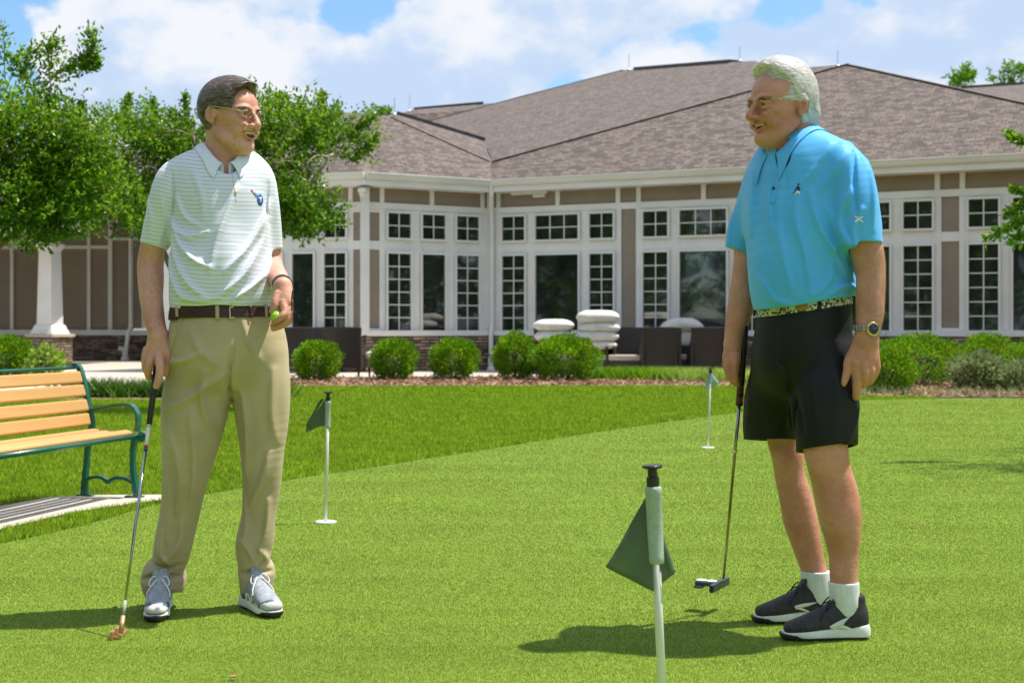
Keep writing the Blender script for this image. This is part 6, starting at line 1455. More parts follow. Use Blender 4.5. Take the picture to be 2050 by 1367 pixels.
# fine hair on the forearm
def arm_hair(prims, Vm, Qm, lo, hi, n, root, seed, flow=(0.1, 0, -1), L=.016, mt='arm_hair', w=.00045):
    mk = lambda c: ((c[:, 0] > lo[0]) & (c[:, 0] < hi[0]) & (c[:, 2] > lo[1]) & (c[:, 2] < hi[1])).astype(float)
    r = surf_points(Vm, Qm, n, seed, mk)
    if not len(r): return
    o = strands('body_hair', prims, r, lambda p: np.tile(np.array(flow, float), (len(p), 1)), M[mt], None, L, 3, w, .0004, .5, seed, rise=.35); attach(o, root)
arm_hair([armL], Vb, Qb, (A_.q(268, 0)[0], A_.q(0, 665)[2]), (A_.q(332, 0)[0], A_.q(0, 520)[2]), 700, pa, 5, mt='brow_a', L=.012)
print('BUILD man a', flush=True)
# ---- his putter and ball
def tube_obj(nm, pts, r, mt, par, n=12, smooth=True):
    mb = MB(); b = Vector(par.location); mb.tube([tuple(Vector(p) - b) for p in pts], r, n); return mb.build(nm, mt, par, smooth=smooth)
M['shaft'] = mat('dark_chrome_shaft', (0.30, 0.31, 0.33), (0.42, 0.43, 0.45), scale=4, rough=.15, metal=1.0); M['grip'] = mat('brown_rubber_grip', (0.018, 0.013, 0.011), (0.035, 0.026, 0.022), scale=80, rough=.6, bump=.3, bscale=500, bdist=.001)
M['copper'] = mat('worn_copper', (0.50, 0.27, 0.11), (0.66, 0.40, 0.20), scale=40, rough=.45, metal=.7, bump=.2)
tipd = F * CH / (1278 - HZ); pu = empty('putter', G(240, 1280)); tag(pu, 'bronze-headed putter with brown grip held by the man in the striped shirt', 'golf club')
gA, gB, gC = Vector(A_.q(316, 716, -.06)), Vector(P(298.5, 849, 4.745)), Vector(P(246.5, 1232, 4.465))
gd = (gC - gB).normalized(); gT = Vector(A_.q(314.5, 735, -.062)); gtop = gB + (gB - gC).normalized() * .27
tube_obj('grip', [gtop, gB * .4 + gtop * .6, gB], [.0125, .0115, .0095], M['grip'], pu); tube_obj('shaft', [gB, gC], [.0052, .0042], M['shaft'], pu)
lab = lambda a: gB + (gC - gB) * a
tube_obj('paper_label', [lab(.015), lab(.115)], .0066, M['sole_white'], pu); tube_obj('red_ring', [lab(.117), lab(.127)], .0066, M['red_thread'], pu); tube_obj('blue_ring', [lab(.13), lab(.142)], .0064, M['blue_thread'], pu); tube_obj('shaft_collar', [lab(0), lab(.012)], .0075, M['chrome'], pu); tube_obj('tan_ferrule', [lab(.925), lab(.998)], .0055, M['sleeve_cloth'], pu)
hd = G(238, 1276); tube_obj('hosel', [gC, gC + gd * .055], [.0075, .0085], M['copper'], pu)
mb = MB(); d_ = (Vector(G(252, 1264)) - Vector(G(230, 1281))); ln = .118; d_.normalize(); sd_ = Vector((-d_.y, d_.x, 0)); ctr = Vector((gC.x, gC.y, 0)) + gd * .055 * .5; ctr.z = .004
c0 = Vector((hd.x, hd.y, .004))
V = []; prof = [(-.010, 0), (.010, 0), (.010, .026), (.004, .028), (-.001, .014), (-.010, .012)]
for e in (-.5, .5):
    for x, z in prof: V.append(c0 + d_ * ln * e + sd_ * x + Vector((0, 0, z * (1.0 if e < 0 else .92))))
k = len(prof); o0 = c0 - Vector(pu.location); mb.box(o0 - d_ * .058 + sd_ * .002, d_ * .116, sd_ * .011, (0, 0, .027)); mb.box(o0 - d_ * .050 - sd_ * .0155, d_ * .100, sd_ * .017, (0, 0, .012)); mb.build('head', M['copper'], pu, bevel=.002)
mb = MB(); bc = A_.q(554.0, 634, -.168); r = .0210
mb.lathe((0, 0, 0), [(r * math.sin(math.pi * j / 20) + 1e-5, -r * math.cos(math.pi * j / 20)) for j in range(21)], 30)
def mat_ball():
    m, n, l, b = mat_new('yellow_green_ball'); b.inputs['Base Color'].default_value = (0.36, 0.66, 0.02, 1); b.inputs['Roughness'].default_value = .3; b.inputs['Coat Weight'].default_value = .5
    tc = n.new('ShaderNodeTexCoord'); v = n.new('ShaderNodeTexVoronoi'); v.inputs['Scale'].default_value = 280; l.new(tc.outputs['Object'], v.inputs['Vector']); bp = n.new('ShaderNodeBump'); bp.inputs['Strength'].default_value = .5; bp.inputs['Distance'].default_value = .001; l.new(v.outputs['Distance'], bp.inputs['Height']); l.new(bp.outputs[0], b.inputs['Normal']); return m
o = mb.build('golf_ball', mat_ball(), None, smooth=True); o.location = bc; tag(o, 'bright yellow-green golf ball in the left hand of the man in the striped shirt', 'golf ball')
# ------------------------------------------------------------------ the man in the blue shirt
M['blue_shirt'] = mat('turquoise_sport_knit', (0.075, 0.40, 0.82), (0.095, 0.46, 0.90), scale=5, rough=.55, bump=.15, bscale=500, bdist=.0008, sheen=.15, spec=.25)
M['shorts'] = mat('black_stretch_cloth', (0.005, 0.005, 0.005), (0.009, 0.009, 0.0085), scale=8, rough=.6, bump=.15, bscale=400, bdist=.0008, spec=.3)
M['sock'] = mat('white_ribbed_sock', (0.66, 0.68, 0.70), (0.74, 0.76, 0.78), scale=40, rough=.9)
def mat_belt_b():
    m, n, l, b = mat_new('cream_belt_with_navy_motifs'); tc = n.new('ShaderNodeTexCoord'); v = n.new('ShaderNodeTexNoise'); v.inputs['Scale'].default_value = 110; v.inputs['Detail'].default_value = 1.5; l.new(tc.outputs['Object'], v.inputs['Vector'])
    l.new(ramp(n, l, v.outputs['Fac'], [(0.50, (0.66, 0.62, 0.42)), (0.54, (0.02, 0.04, 0.10))]), b.inputs['Base Color']); b.inputs['Roughness'].default_value = .7; return m
M['belt_b'] = mat_belt_b(); M['tan_leather'] = mat('tan_leather', (0.34, 0.12, 0.025), (0.42, 0.17, 0.04), rough=.4)
B_ = Man(4.57); pb = empty('person', (B_.q(1640, 700)[0], 4.55, 0))
tag(pb, 'white-haired man in turquoise polo shirt and black shorts looking left, putter behind his far hand', 'person')
yawB = math.radians(-63); hB = Head(B_.q(1567, 227, -.02), yawB, (1.12, 1.19), 1.42, .91, tilt=math.radians(-2))
hdB, lipsB = head_prims(hB, nose=1.0, chin=0, jowl=1, cr=82, full=1, ear=(-6, 14, 35), mb=9)
yB = B_.D
UB = np.array([-.64, .77, 0.0]); FBx = np.array([-.77, -.64, 0.0])
neckB = B_.ch([(1585, 235, .01, 38), (1590, 275, .01, 40), (1593, 310, .015, 44), (1598, 345, .02, 56)], k=.025)
armBn = B_.ch([(1672, 325, -.08, 28), (1697, 352, -.125, 30), (1716, 400, -.16, 36), (1727, 460, -.165, 33), (1738, 515, -.165, 31), (1743, 550, -.17, 28), (1742, 595, -.175, 27.5), (1741, 630, -.18, 26.5), (1737, 660, -.185, 23), (1734, 682, -.185, 23)], k=.012)
armBf = B_.ch([(1548, 356, .07, 18), (1528, 378, .115, 22), (1503, 420, .15, 31), (1497, 490, .16, 28), (1494, 545, .155, 28.5), (1481, 622, .14, 26.5), (1472, 660, .135, 21.5), (1467, 690, .13, 17.5)], k=.012)
body_b = hdB + [neckB, armBn, armBf]
# near hand hanging, forefinger pointing down
body_b += [B_.ec([(1734, 680, -.185, 23, 16), (1731, 700, -.188, 28, 16), (1729, 722, -.19, 31, 15), (1729, 733, -.19, 29, 12)], (1, 0, 0), k=.012),
           B_.ch([(1712, 722, -.192, 10.5), (1714.5, 742, -.197, 9.4), (1716, 762, -.195, 9.0), (1715, 782, -.188, 8.0), (1713, 795, -.182, 6.6)], k=.004),
           B_.ch([(1728, 726, -.197, 10), (1731, 744, -.205, 9), (1730, 758, -.198, 8.6), (1729, 769, -.178, 7.6)], k=.004),
           B_.ch([(1742, 726, -.192, 9.5), (1744, 742, -.20, 8.4), (1741, 757, -.192, 8.0), (1738, 765, -.172, 7.0)], k=.003),
           B_.ch([(1753, 722, -.182, 8.6), (1755, 737, -.187, 7.4), (1749, 753, -.18, 7.0), (1744, 763, -.162, 6.2)], k=.003),
           B_.ch([(1712, 700, -.182, 11), (1700, 722, -.185, 10), (1696, 742, -.186, 8.2), (1693, 755, -.185, 7.6), (1688.5, 768, -.183, 5.8)], k=.007),
           B_.ch([(1712, 727, -.205, 4.5), (1716, 729, -.207, 4.5)], k=.010), B_.ch([(1731, 731, -.208, 4.5), (1734, 731, -.208, 4.5)], k=.010),
           B_.ch([(1730, 690, -.206, 1.2), (1735, 712, -.209, 1.3), (1745, 728, -.206, 1.0)], k=.004), B_.ch([(1722, 688, -.205, 1.0), (1718, 712, -.207, 1.2)], k=.004)]
# far hand round the grip
body_b += [B_.ec([(1467, 688, .13, 17.5, 13), (1467, 708, .125, 17, 15), (1467, 722, .12, 16, 15)], (1, 0, 0), k=.012),
           B_.ch([(1472, 712, .105, 9.5), (1471.5, 730, .10, 8.4), (1471, 748, .10, 7.6), (1472.5, 762, .102, 6.2)], k=.005),
           B_.ch([(1460, 722, .115, 9), (1457, 738, .11, 8.4), (1463, 755, .108, 7.8), (1474, 768, .112, 7)], k=.004),
           B_.ch([(1457, 712, .13, 8.6), (1453, 728, .14, 8), (1459, 744, .15, 7.4), (1474, 756, .155, 6.8)], k=.004),
           B_.ch([(1456, 702, .145, 8), (1453, 716, .16, 7.4), (1460, 730, .17, 6.8), (1474, 740, .17, 6.4)], k=.004),
           B_.ch([(1457, 694, .155, 7), (1455, 704, .17, 6.4), (1462, 716, .18, 6), (1474, 724, .18, 5.6)], k=.004)]
body_b += [B_.ec([(1596, 320, .01, 70, 60), (1598, 400, 0, 92, 72), (1602, 500, 0, 88, 88), (1608, 590, 0, 86, 84), (1608, 660, 0, 84, 80), (1606, 720, 0, 84, 76)], UB, k=.02),
           B_.ch([(1575, 740, .08, 52), (1566, 810, .12, 42), (1569, 872, .14, 35.5), (1577, 915, .14, 32.5), (1581, 950, .145, 31), (1594, 1000, .15, 34), (1602, 1040, .155, 35), (1614, 1085, .155, 31), (1625, 1125, .155, 27), (1632, 1150, .155, 25.5), (1637, 1190, .155, 21)], k=.02, n=4),
           B_.ch([(1640, 740, -.06, 56), (1646, 820, -.10, 48), (1650, 880, -.12, 44), (1656, 915, -.125, 42), (1661, 940, -.12, 40.5), (1673, 985, -.11, 42.5), (1681, 1030, -.11, 41.5), (1686, 1068, -.11, 36), (1689, 1105, -.11, 29.5), (1689, 1150, -.115, 27), (1690, 1172, -.115, 26), (1690, 1215, -.115, 22)], k=.02, n=4),
           B_.ch([(1636, 912, -.150, 17), (1641, 932, -.152, 17)], k=.022), B_.ch([(1652, 955, -.150, 12), (1668, 1010, -.150, 13), (1680, 1060, -.145, 11)], k=.03), B_.ch([(1564, 905, .115, 15), (1567, 925, .115, 15)], k=.022)]
axPB = [axis_of([(B_.q(1444, 0)[0], .0030), (B_.q(1485, 0)[0], .0028), (B_.q(1645, 0)[0], .0026), (B_.q(1782, 0)[0], None)]), axis_of([(yB - .28, .0026), (yB + .24, None)]),
        axis_of([(0.02, .006), (.68, .0024), (1.16, .006), (1.52, .0022), (1.92, None)])]
Vb2, Qb2 = surface(body_b, axPB, smooth=1)
lip = np.clip(1 - np.maximum(np.minimum(lipsB[0].fn(*Vb2.T), lipsB[1].fn(*Vb2.T)), 0) / .0022, 0, 1) * .5
bodyB = attach(np_mesh('body', Vb2, Qb2, M['skin_b'], None, smooth=True, attrs={'lip': ('FLOAT', lip)}), pb)
face_parts(hB, None, 9); adopt(FACE, pb)
hpB = [hB.e((0, -12, 46), (82.5, 88, 85.5)), hB.e((0, 22, 74), (70, 60, 56), k=22), hB.e((0, 42, 106), (52, 38, 15), k=16), hB.e((0, -76, -10), (56, 20, 52), k=20),
       hB.e((0, 118, 45), (150, 74, 92), '-', 10), hB.e((0, 92, -14), (120, 72, 62), '-', 10), hB.e((0, 26, -92), (130, 96, 62), '-', 10), hB.e((0, -60, -98), (130, 90, 44), '-', 6),
       hB.e((88, -8, 13), (26, 23, 38), '-', 6), hB.e((-88, -8, 13), (26, 23, 38), '-', 6), hB.e((-70, 62, 58), (40, 44, 34), '-', 10), hB.e((70, 62, 58), (40, 44, 34), '-', 10), hB.e((78, 26, 0), (40, 36, 34), '-', 5), hB.e((-78, 26, 0), (40, 36, 34), '-', 5)]
hdispB = lambda X, Y, Z: -.0022 * np.sin(X * 150 + Z * 120 + 2 * np.sin(Y * 50)) - .0014 * np.sin(Z * 260 + X * 120 + Y * 90)
Vh2, Qh2 = surface(hpB, hair_axes(hB, .15), hdispB, smooth=1)
cap_b = attach(np_mesh('hair', Vh2, Qh2, M['cap_b'], None, smooth=True), pb)
def flowB(p):
    q = (p - hB.o) @ hB.R; f = np.stack([.15 * np.sign(q[:, 0]), -.9 + 0 * q[:, 0], -.30 - 9 * np.clip(.05 - q[:, 2], 0, .12) + 3 * np.clip(q[:, 1], 0, .1)], 1); return f @ hB.R.T
ro = surf_points(Vh2, Qh2, 9000, 3, lambda c: 1.0 * (eval_points(hdB, c) > .0005)); o = strands('hair_strands', hpB, ro, flowB, M['hair_b'], None, .036, 6, .0010, .0024, .26, 6, rise=.05); o.parent = cap_b
under(fringe(hdB + [neckB], Vb2, Qb2, hpB, flowB, M['hair_b'], None, .018, 22, 2600, .012, B_.q(0, 245)[2], hB), cap_b)
brows(hB, M['brow_b'], pb, seed=2, thick=.9)
# ---- shirt
torB = [A for A in [B_.ec([(1594, 300, .01, 56, 52), (1595, 318, .01, 92, 66), (1597, 345, .01, 118, 78), (1598, 380, .005, 122, 84), (1599, 440, .0, 116, 96), (1603, 500, -.005, 106, 108), (1607, 550, -.01, 103, 113), (1611, 585, -.012, 103, 112), (1614, 603, -.01, 98, 106), (1617, 622, -.0, 88, 94)], UB, k=.02, n=3)]]
slB1 = clipped(B_.ch([(1640, 306, -.06, 34), (1680, 322, -.11, 39), (1702, 352, -.14, 41), (1712, 400, -.16, 43.5), (1718, 450, -.165, 42.5), (1724, 490, -.168, 41.5), (1727, 520, -.168, 41)], k=.03), [(B_.q(1724, 490, -.168), (-.03, -.12, -1.0))])
slB2 = clipped(B_.ch([(1556, 328, .05, 26), (1532, 352, .10, 32), (1513, 395, .14, 34), (1498, 440, .16, 34), (1489, 480, .165, 33), (1483, 510, .168, 33), (1480, 530, .168, 33)], k=.03), [(B_.q(1486, 505, .165), (-.38, 0, -.92))])
hB1, hB2 = B_.q(1724, 488, -.168), B_.q(1486, 505, .165)
def bcut(p, n, a, b): return plane_cut(p, n, np.minimum(a, b), np.maximum(a, b))
cutsB = [
         B_.ch([(1716, 455, -.162, 33), (1724, 490, -.168, 35), (1728, 525, -.168, 36), (1729, 545, -.168, 36)], '-', .002),
         B_.ch([(1592, 262, 0, 40), (1586, 288, -.02, 30), (1570, 314, -.085, 19), (1561, 330, -.115, 13), (1554, 343, -.13, 6)], '-', .004),
         bcut(B_.q(1615, 606), np.array([.15, 0, -1.0]), B_.q(1490, 680, -.35), B_.q(1740, 578, .35))]
cutsB[-1].lo[0] = B_.q(1440, 0)[0]; cutsB[-1].hi[2] = B_.q(0, 560)[2]
foldsB = [([(1508, 340), (1500, 400), (1497, 470)], .008, .010), ([(1530, 345), (1525, 410), (1530, 480)], .008, .010), ([(1545, 400), (1541, 460), (1550, 530), (1560, 580)], .007, .011), ([(1575, 400), (1572, 450), (1590, 520), (1600, 590)], .009, .011),
          ([(1600, 395), (1612, 450), (1640, 500), (1680, 555)], .011, .012), ([(1672, 395), (1650, 430), (1655, 475), (1690, 530), (1708, 560)], .011, .011), ([(1690, 430), (1672, 470), (1685, 510), (1706, 535)], .010, .009), ([(1630, 420), (1650, 480), (1700, 575)], .008, .010),
          ([(1664, 320), (1640, 360), (1612, 395)], .007, .012), ([(1684, 318), (1678, 380), (1680, 450)], -.008, .006), ([(1640, 300), (1610, 350), (1585, 380)], .006, .011), ([(1712, 330), (1716, 400), (1712, 470)], .006, .010), ([(1735, 350), (1742, 410), (1738, 470)], .005, .010), ([(1510, 560), (1530, 600), (1560, 612)], .006, .010),
          ([(1640, 590), (1670, 575), (1712, 583)], .010, .008), ([(1600, 600), (1640, 560), (1640, 500)], .006, .013), ([(1480, 400), (1472, 450), (1470, 490)], .005, .009), ([(1560, 350), (1558, 400)], -.003, .004), ([(1665, 296), (1700, 300), (1730, 330)], .004, .007)]
foldsB = [(p_, a_ * 1.3, w_) for p_, a_, w_ in foldsB]
dispB = fold_disp(B_, foldsB, yc=None, noise=.0012, ns=26, seed=8)
shB = torB + [slB1, slB2] + cutsB
axSB = [axis_of([(B_.q(1440, 0)[0], .0036), (B_.q(1790, 0)[0], None)]), axis_of([(yB - .27, .0036), (yB + .25, None)]), axis_of([(B_.q(0, 640)[2], .0036), (B_.q(0, 240)[2], None)])]
Vs2, Qs2 = surface(shB, axSB, dispB, smooth=1)
shirtB = attach(np_mesh('shirt', Vs2, Qs2, M['blue_shirt'], None, smooth=True), pb)
cl = collar(B_, torB + [slB1, slB2], dispB, B_.q(1590, 300, .012), FBx, .073, .070, B_.q(0, 268)[2], .12, .052, M['blue_shirt'], None, .118, .035, tipw=.3, lean=.03); under(cl, shirtB)
PBp = lambda nm, pr, a, b, mt, par, d0=4.1, d1=4.8, off=.0012, th=.001, n=10, m=4, disp=None: under(patch(nm, pr, a, b, M[mt], None, d0, d1, off=off, th=th, n=n, m=m, disp=disp), par)
PBp('placket', shB, [(1552, 352), (1545, 380), (1540, 408)], [(1562, 352), (1556, 382), (1551, 410)], 'blue_shirt', shirtB, off=.0003, th=.0006, disp=dispB)
PBp('button', shB, [(1546, 377), (1549, 373.5), (1552.5, 377)], [(1546.5, 378.5), (1549, 381.5), (1552, 378.5)], 'navy_thread', shirtB, off=.0016, th=.0007, n=7, disp=dispB)
# small embroidered rider and the sleeve mark
for a, b, mt in (([(1590, 381), (1594, 378), (1597, 374)], [(1591, 383), (1595, 381), (1599, 377)], 'navy_thread'), ([(1596, 372), (1601, 375), (1602, 381)], [(1594, 376), (1598, 379), (1599, 383)], 'navy_thread'),
                 ([(1587, 386), (1593, 384)], [(1587, 387), (1594, 386)], 'navy_thread'), ([(1592, 385), (1597, 383), (1602, 384)], [(1590, 391), (1596, 387), (1601, 389)], 'white_thread'), ([(1597, 370), (1598, 367)], [(1599, 372), (1601, 369)], 'navy_thread')):
    PBp('embroidery', shB, a, b, mt, shirtB, off=.0007, th=.0004, n=6, m=3, disp=dispB)
for a, b in (([(1711, 434), (1714, 438), (1719, 439.5)], [(1713, 433), (1716, 436), (1719, 437)]), ([(1719, 439.5), (1724, 438), (1728, 434)], [(1719, 437), (1722, 436), (1726, 433)]), ([(1711, 445), (1714, 441), (1719, 439)], [(1713, 446), (1716, 443), (1719, 441.5)]), ([(1719, 439), (1724, 441), (1729, 445)], [(1719, 441.5), (1722, 443), (1727, 446)]), ([(1716, 433), (1719, 434.5), (1723, 433)], [(1716, 434.5), (1719, 436), (1723, 434.5)])):
    PBp('sleeve_mark', shB, a, b, 'white_thread', shirtB, off=.0007, th=.0004, n=6, m=3, disp=dispB)
# ---- shorts
hipB = [(1613, 604, 0, 84, 90), (1612, 622, 0, 90, 93), (1609, 660, 0, 96, 96), (1606, 700, 0, 99, 97), (1604, 722, 0, 97, 92), (1603, 738, 0, 88, 76)]
sh_ = [B_.ec(hipB, UB, k=.02, n=3), B_.ch([(1574, 715, .04, 66), (1556, 785, .10, 63), (1545, 840, .13, 57), (1541, 880, .135, 55), (1540, 915, .135, 54)], k=.03), B_.ch([(1646, 715, -.05, 66), (1648, 790, -.09, 67), (1651, 840, -.105, 63), (1654, 880, -.11, 60), (1655, 930, -.11, 60)], k=.012),
       B_.ch([(1586, 770, -.14, 4), (1590, 830, -.12, 6), (1594, 890, -.08, 8)], '-', .012)]
cB = B_.q(1650, 898, -.11); sh_ += [bcut(cB, np.array([.10, -.25, -1.0]), B_.q(1592, 990, -.25), B_.q(1740, 850, .03)), bcut(B_.q(1540, 880, .13), np.array([-.0, -.12, -1.0]), B_.q(1470, 990, .03), B_.q(1640, 850, .34)),
           B_.ch([(1652, 870, -.11, 51), (1655, 900, -.11, 53), (1656, 960, -.11, 53)], '-', .002), B_.ch([(1541, 862, .135, 46), (1541, 890, .135, 48), (1541, 950, .135, 48)], '-', .002), bcut(B_.q(1614, 611), np.array([-.15, 0, 1.0]), B_.q(1480, 640, -.35), B_.q(1745, 560, .35))]
foldsS = [([(1530, 700), (1560, 740), (1572, 790)], -.008, .008), ([(1570, 760), (1582, 810), (1588, 860)], -.008, .006), ([(1700, 700), (1690, 780), (1690, 870)], .006, .012), ([(1705, 800), (1680, 850), (1665, 885)], .007, .009), ([(1500, 760), (1505, 820), (1500, 870)], .005, .011), ([(1620, 720), (1600, 770), (1610, 840)], .006, .013), ([(1540, 650), (1538, 720)], -.003, .004), ([(1640, 700), (1650, 780), (1640, 860)], .005, .012), ([(1698, 640), (1704, 690), (1708, 730)], -.005, .004)]
dispS = fold_disp(B_, foldsS, noise=.0014, ns=22, seed=12)
axSS = [axis_of([(B_.q(1476, 0)[0], .0040), (B_.q(1735, 0)[0], None)]), axis_of([(yB - .26, .0040), (yB + .28, None)]), axis_of([(B_.q(0, 930)[2], .0040), (B_.q(0, 585)[2], None)])]
Vq, Qq = surface(sh_, axSS, dispS, smooth=1)
shortsB = attach(np_mesh('shorts', Vq, Qq, M['shorts'], None, smooth=True), pb)
lb = [B_.ec([(1612, 590, 0, 86, 92), (1612, 622, 0, 93.5, 96.5), (1610, 650, 0, 97, 98)], UB, k=.01, n=3), bcut(B_.q(1614, 599), np.array([-.15, 0, 1.0]), B_.q(1480, 650, -.35), B_.q(1745, 540, .35)), bcut(B_.q(1614, 621), np.array([.15, 0, -1.0]), B_.q(1480, 700, -.35), B_.q(1745, 580, .35)), B_.ec([(1612, 580, 0, 82, 88), (1612, 622, 0, 88, 91), (1610, 660, 0, 90, 92)], UB, '-', .002)]
axLB = [axis_of([(B_.q(1490, 0)[0], .0032), (B_.q(1735, 0)[0], None)]), axis_of([(yB - .22, .0032), (yB + .22, None)]), axis_of([(B_.q(0, 660)[2], .0032), (B_.q(0, 575)[2], None)])]
Vl, Ql = surface(lb, axLB, smooth=0); beltB = attach(np_mesh('belt', Vl, Ql, M['belt_b'], None, smooth=True), pb)
lbp = [lb[0]]
PBp('belt_tab', lbp, [(1594, 606), (1606, 603.5), (1617, 602)], [(1594, 621), (1606, 622), (1617, 618)], 'tan_leather', beltB, off=.001, th=.002); PBp('belt_keeper', lbp, [(1564, 612), (1568, 627)], [(1571, 611), (1575, 626)], 'tan_leather', beltB, off=.001, th=.003)
PBp('belt_loop', lbp, [(1636, 594), (1637, 622)], [(1643, 593), (1644, 621)], 'shorts', shortsB, off=.001, th=.003)
# ---- socks and shoes
def sock(rows, name='sock'):
    pr = [B_.ch(rows, n=6)]; dsp = lambda X, Y, Z: -.0009 * np.sin(np.arctan2(Y - c_[1], X - c_[0]) * 44)
    c_ = B_.q(rows[2][0], rows[2][1], rows[2][2]); top = B_.q(rows[1][0], rows[1][1], rows[1][2]); pr.append(bcut(top, np.array([0, 0, 1.0]), c_ - .1, c_ + [.1, .1, .2]))
    a, b = c_ - [.07, .07, .09], c_ + [.07, .07, .12]; v, q = surface(pr, [axis_of([(a[i], .0026), (b[i], None)]) for i in range(3)], dsp, smooth=0); return attach(np_mesh(name, v, q, M['sock'], None, smooth=True), pb)
sock([(1631, 1120, .155, 30.5), (1632, 1142, .155, 30.5), (1636, 1165, .155, 29.5), (1638, 1190, .155, 27), (1636, 1216, .155, 20)]); sock([(1689, 1145, -.115, 29), (1689, 1164, -.115, 29.5), (1690, 1185, -.115, 29), (1692, 1208, -.115, 27), (1692, 1236, -.115, 20)])
MB_ = (M['shoe_black'], M['sole_white'], M['sole_black'], M['lace_black'], None)
sb1, ub1 = shoe(((1742 - 1025) / F * 4.44, 4.46, 0), math.radians(185), .285, MB_, pb); sb2, ub2 = shoe(((1672 - 1025) / F * 4.72, 4.73, 0), math.radians(188), .285, MB_, pb)
mk = [([(1660, 1253), (1680, 1242), (1702, 1233)], [(1662, 1257), (1686, 1251), (1691, 1245)]), ([(1662, 1254), (1686, 1250), (1720, 1264)], [(1664, 1258), (1690, 1268), (1716, 1274)])]
shoe_mark(ub1, mk, M['letter_white'], sb1, 4.0, 4.7)
mk2 = [([(1590, 1212), (1610, 1207), (1638, 1204)], [(1592, 1217), (1612, 1214), (1622, 1211)]), ([(1590, 1214), (1605, 1216), (1620, 1222)], [(1592, 1218), (1606, 1221), (1620, 1226)])]
shoe_mark(ub2, mk2, M['letter_white'], sb2, 4.4, 5.0)
# wrist watch: two-tone bracelet, navy dial
wc = B_.q(1735.5, 660, -.185); wn = B_.q(1741, 630, -.18) - B_.q(1734, 682, -.185); wn /= np.linalg.norm(wn)
band('watch_bracelet', wc, wn, .0375, .0375, (1, 0, 0), .014, .004, M['gold'], None, bevel=.001); adopt(('watch_bracelet',), pb); wb = [o for o in pb.children if o.name.startswith('watch_bracelet')][0]
mb = MB()
for a in np.linspace(0, 2 * math.pi, 30, endpoint=False):
    u = np.array([1.0, 0, 0]); u -= wn * (u @ wn); u /= np.linalg.norm(u); v = np.cross(wn, u); mb.cbox(tuple(wc + (u * math.cos(a) + v * math.sin(a)) * .0400), .0055, .0055, .016, Matrix.Rotation(a, 3, 'Z'))
under(mb.build('bracelet_link', M['chrome'], None, bevel=.0008), wb)
wf = np.array([.22, -.97, .05]); wf /= np.linalg.norm(wf); fc = wc + wf * .036
mb = MB(); mb.lathe(tuple(fc), [(.020, -.002), (.0215, .002), (.0215, .006), (.0180, .0078)], 28, axis=tuple(wf)); o = mb.build('watch_case', M['gold'], None, bevel=.0006); under(o, wb)
mb = MB(); mb.lathe(tuple(fc), [(.0001, .0083), (.0170, .0083), (.0172, .0070)], 28, axis=tuple(wf)); under(mb.build('dial', M['navy_thread'], None), wb)
mb = MB(); u = np.cross(wf, [0, 0, 1]); u /= np.linalg.norm(u); v = np.cross(u, wf)
for a, L_ in ((2.8, .011), (1.25, .013)): d = u * math.cos(a) + v * math.sin(a); mb.tube([tuple(fc + wf * .0088), tuple(fc + wf * .0088 + d * L_)], .0006, 5)
for a in np.linspace(0, 2 * math.pi, 12, endpoint=False): d = u * math.cos(a) + v * math.sin(a); mb.tube([tuple(fc + wf * .0087 + d * .0135), tuple(fc + wf * .0087 + d * .0158)], .0006, 5)
under(mb.build('hands', M['chrome'], None), wb)
# body hair catching the sun
arm_hair([armBn], Vb2, Qb2, (B_.q(1700, 0)[0], B_.q(0, 720)[2]), (B_.q(1785, 0)[0], B_.q(0, 500)[2]), 3600, pb, 7, flow=(.25, -.2, -1), L=.015, w=.0003)
arm_hair([armBf], Vb2, Qb2, (B_.q(1440, 0)[0], B_.q(0, 700)[2]), (B_.q(1512, 0)[0], B_.q(0, 520)[2]), 1300, pb, 8, flow=(-.3, -.2, -1), L=.012, w=.0003)
arm_hair(body_b[-5:], Vb2, Qb2, (B_.q(1530, 0)[0], B_.q(0, 1145)[2]), (B_.q(1730, 0)[0], B_.q(0, 930)[2]), 3600, pb, 9, flow=(.1, -.1, -1), L=.009, w=.00028)
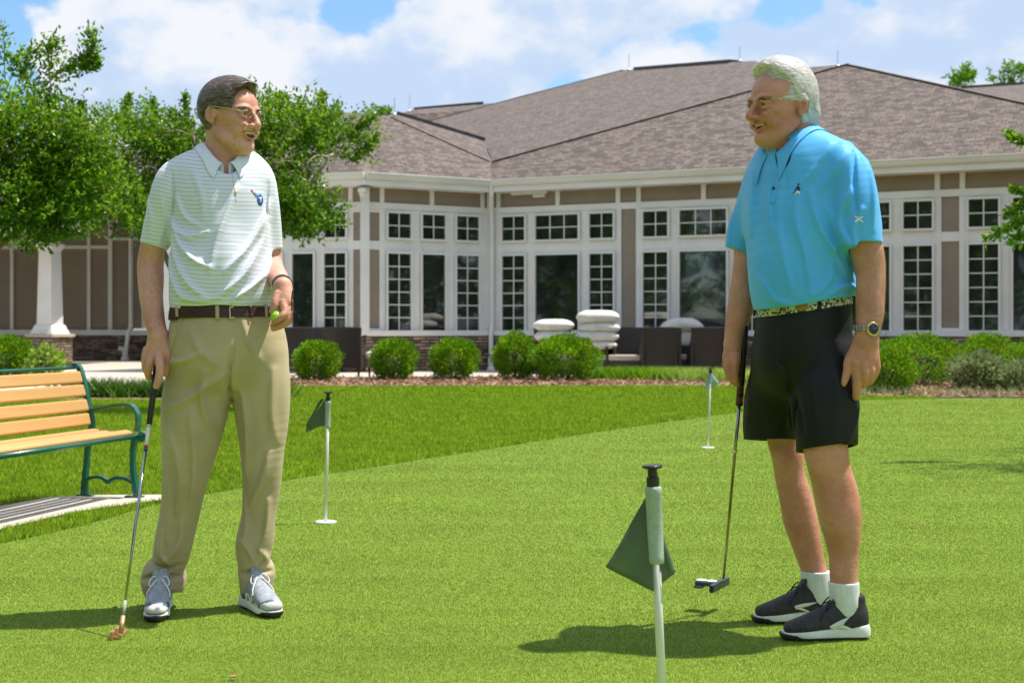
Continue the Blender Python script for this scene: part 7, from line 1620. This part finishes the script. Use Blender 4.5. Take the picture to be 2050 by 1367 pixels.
# ---- his putter, held up clear of the ground
pt = empty('putter', (B_.q(1440, 1170, .31)[0], 4.88, 0)); tag(pt, 'black mallet putter with white alignment discs held off the ground by the man in blue', 'golf club')
g0, g1, s1 = P(1492, 651, 4.69), P(1480, 811, 4.745), P(1448.5, 1158, 4.875)
M['grip_b'] = mat('black_rubber_grip', (0.006, 0.006, 0.007), (0.012, 0.012, 0.013), scale=20, rough=.5); M['maroon'] = mat('maroon_grip_ring', (0.20, 0.05, 0.05), rough=.5); M['brown_chrome'] = mat('smoked_chrome_shaft', (0.28, 0.22, 0.19), (0.38, 0.31, 0.27), scale=4, rough=.16, metal=1.0)
tube_obj('grip', [g0, g0 * .5 + g1 * .5, g1], [.0120, .0125, .0125], M['grip_b'], pt, 16); gv = (g1 - g0)
tube_obj('grip_cap', [g0 - gv * .012, g0], .0095, M['sole_white'], pt)
for a in (.75, .775, .80, .825, .89, .905, .92, .935, .95): tube_obj('grip_ring', [g0 + gv * a, g0 + gv * (a + .009)], .01285, M['maroon'], pt, 16)
tube_obj('shaft', [g1, g1 * .72 + s1 * .28, s1], [.0062, .0055, .0045], M['brown_chrome'], pt); tube_obj('shaft_ring', [g1 * .745 + s1 * .255, g1 * .73 + s1 * .27], .0072, M['chrome'], pt)
hd_m = mat('gunmetal_mallet', (0.05, 0.06, 0.08), (0.09, 0.10, 0.13), scale=10, rough=.3, metal=.6); hc = Vector(P(1436, 1168, 4.87))
mb = MB(); bx = Vector((.62, -.785, 0)).normalized()   # face line
by = Vector((-.785, -.62, 0)).normalized(); b0 = Vector(pt.location)
cA = Vector(P(1441, 1166, 4.88)); zz = Vector((0, 0, 1))
fc0 = Vector(P(1461, 1163, 4.93)); fc1 = Vector(P(1428, 1180, 4.80)); fl_ = fc1 - fc0; by = Vector((fl_.y, -fl_.x, 0)).normalized(); by = by if by.x < 0 else -by
mb.box(fc0 - b0 + Vector((0, 0, -.012)), fl_, by * .016, (0, 0, .026)); hdm = mb.build('head', hd_m, pt, bevel=.003)
mb = MB(); mid = (fc0 + fc1) / 2 + by * .016; fl2 = fl_.normalized(); mb.box(mid - b0 - fl2 * .022 + Vector((0, 0, -.004)), fl2 * .044, by * .075, (0, 0, .016)); mb.box(mid - b0 - fl2 * .030 + by * .045 + Vector((0, 0, -.012)), fl2 * .060, by * .032, (0, 0, .010)); mb.build('head_tail', hd_m, pt, bevel=.006)
for t_ in (.020, .058): mb = MB(); mb.lathe(tuple(mid - b0 + by * t_ + Vector((0, 0, .0125))), [(.0001, .0015), (.017, .0015), (.018, 0)], 24); mb.build('alignment_disc', M['white_thread'], pt)
print('BUILD man b', flush=True)
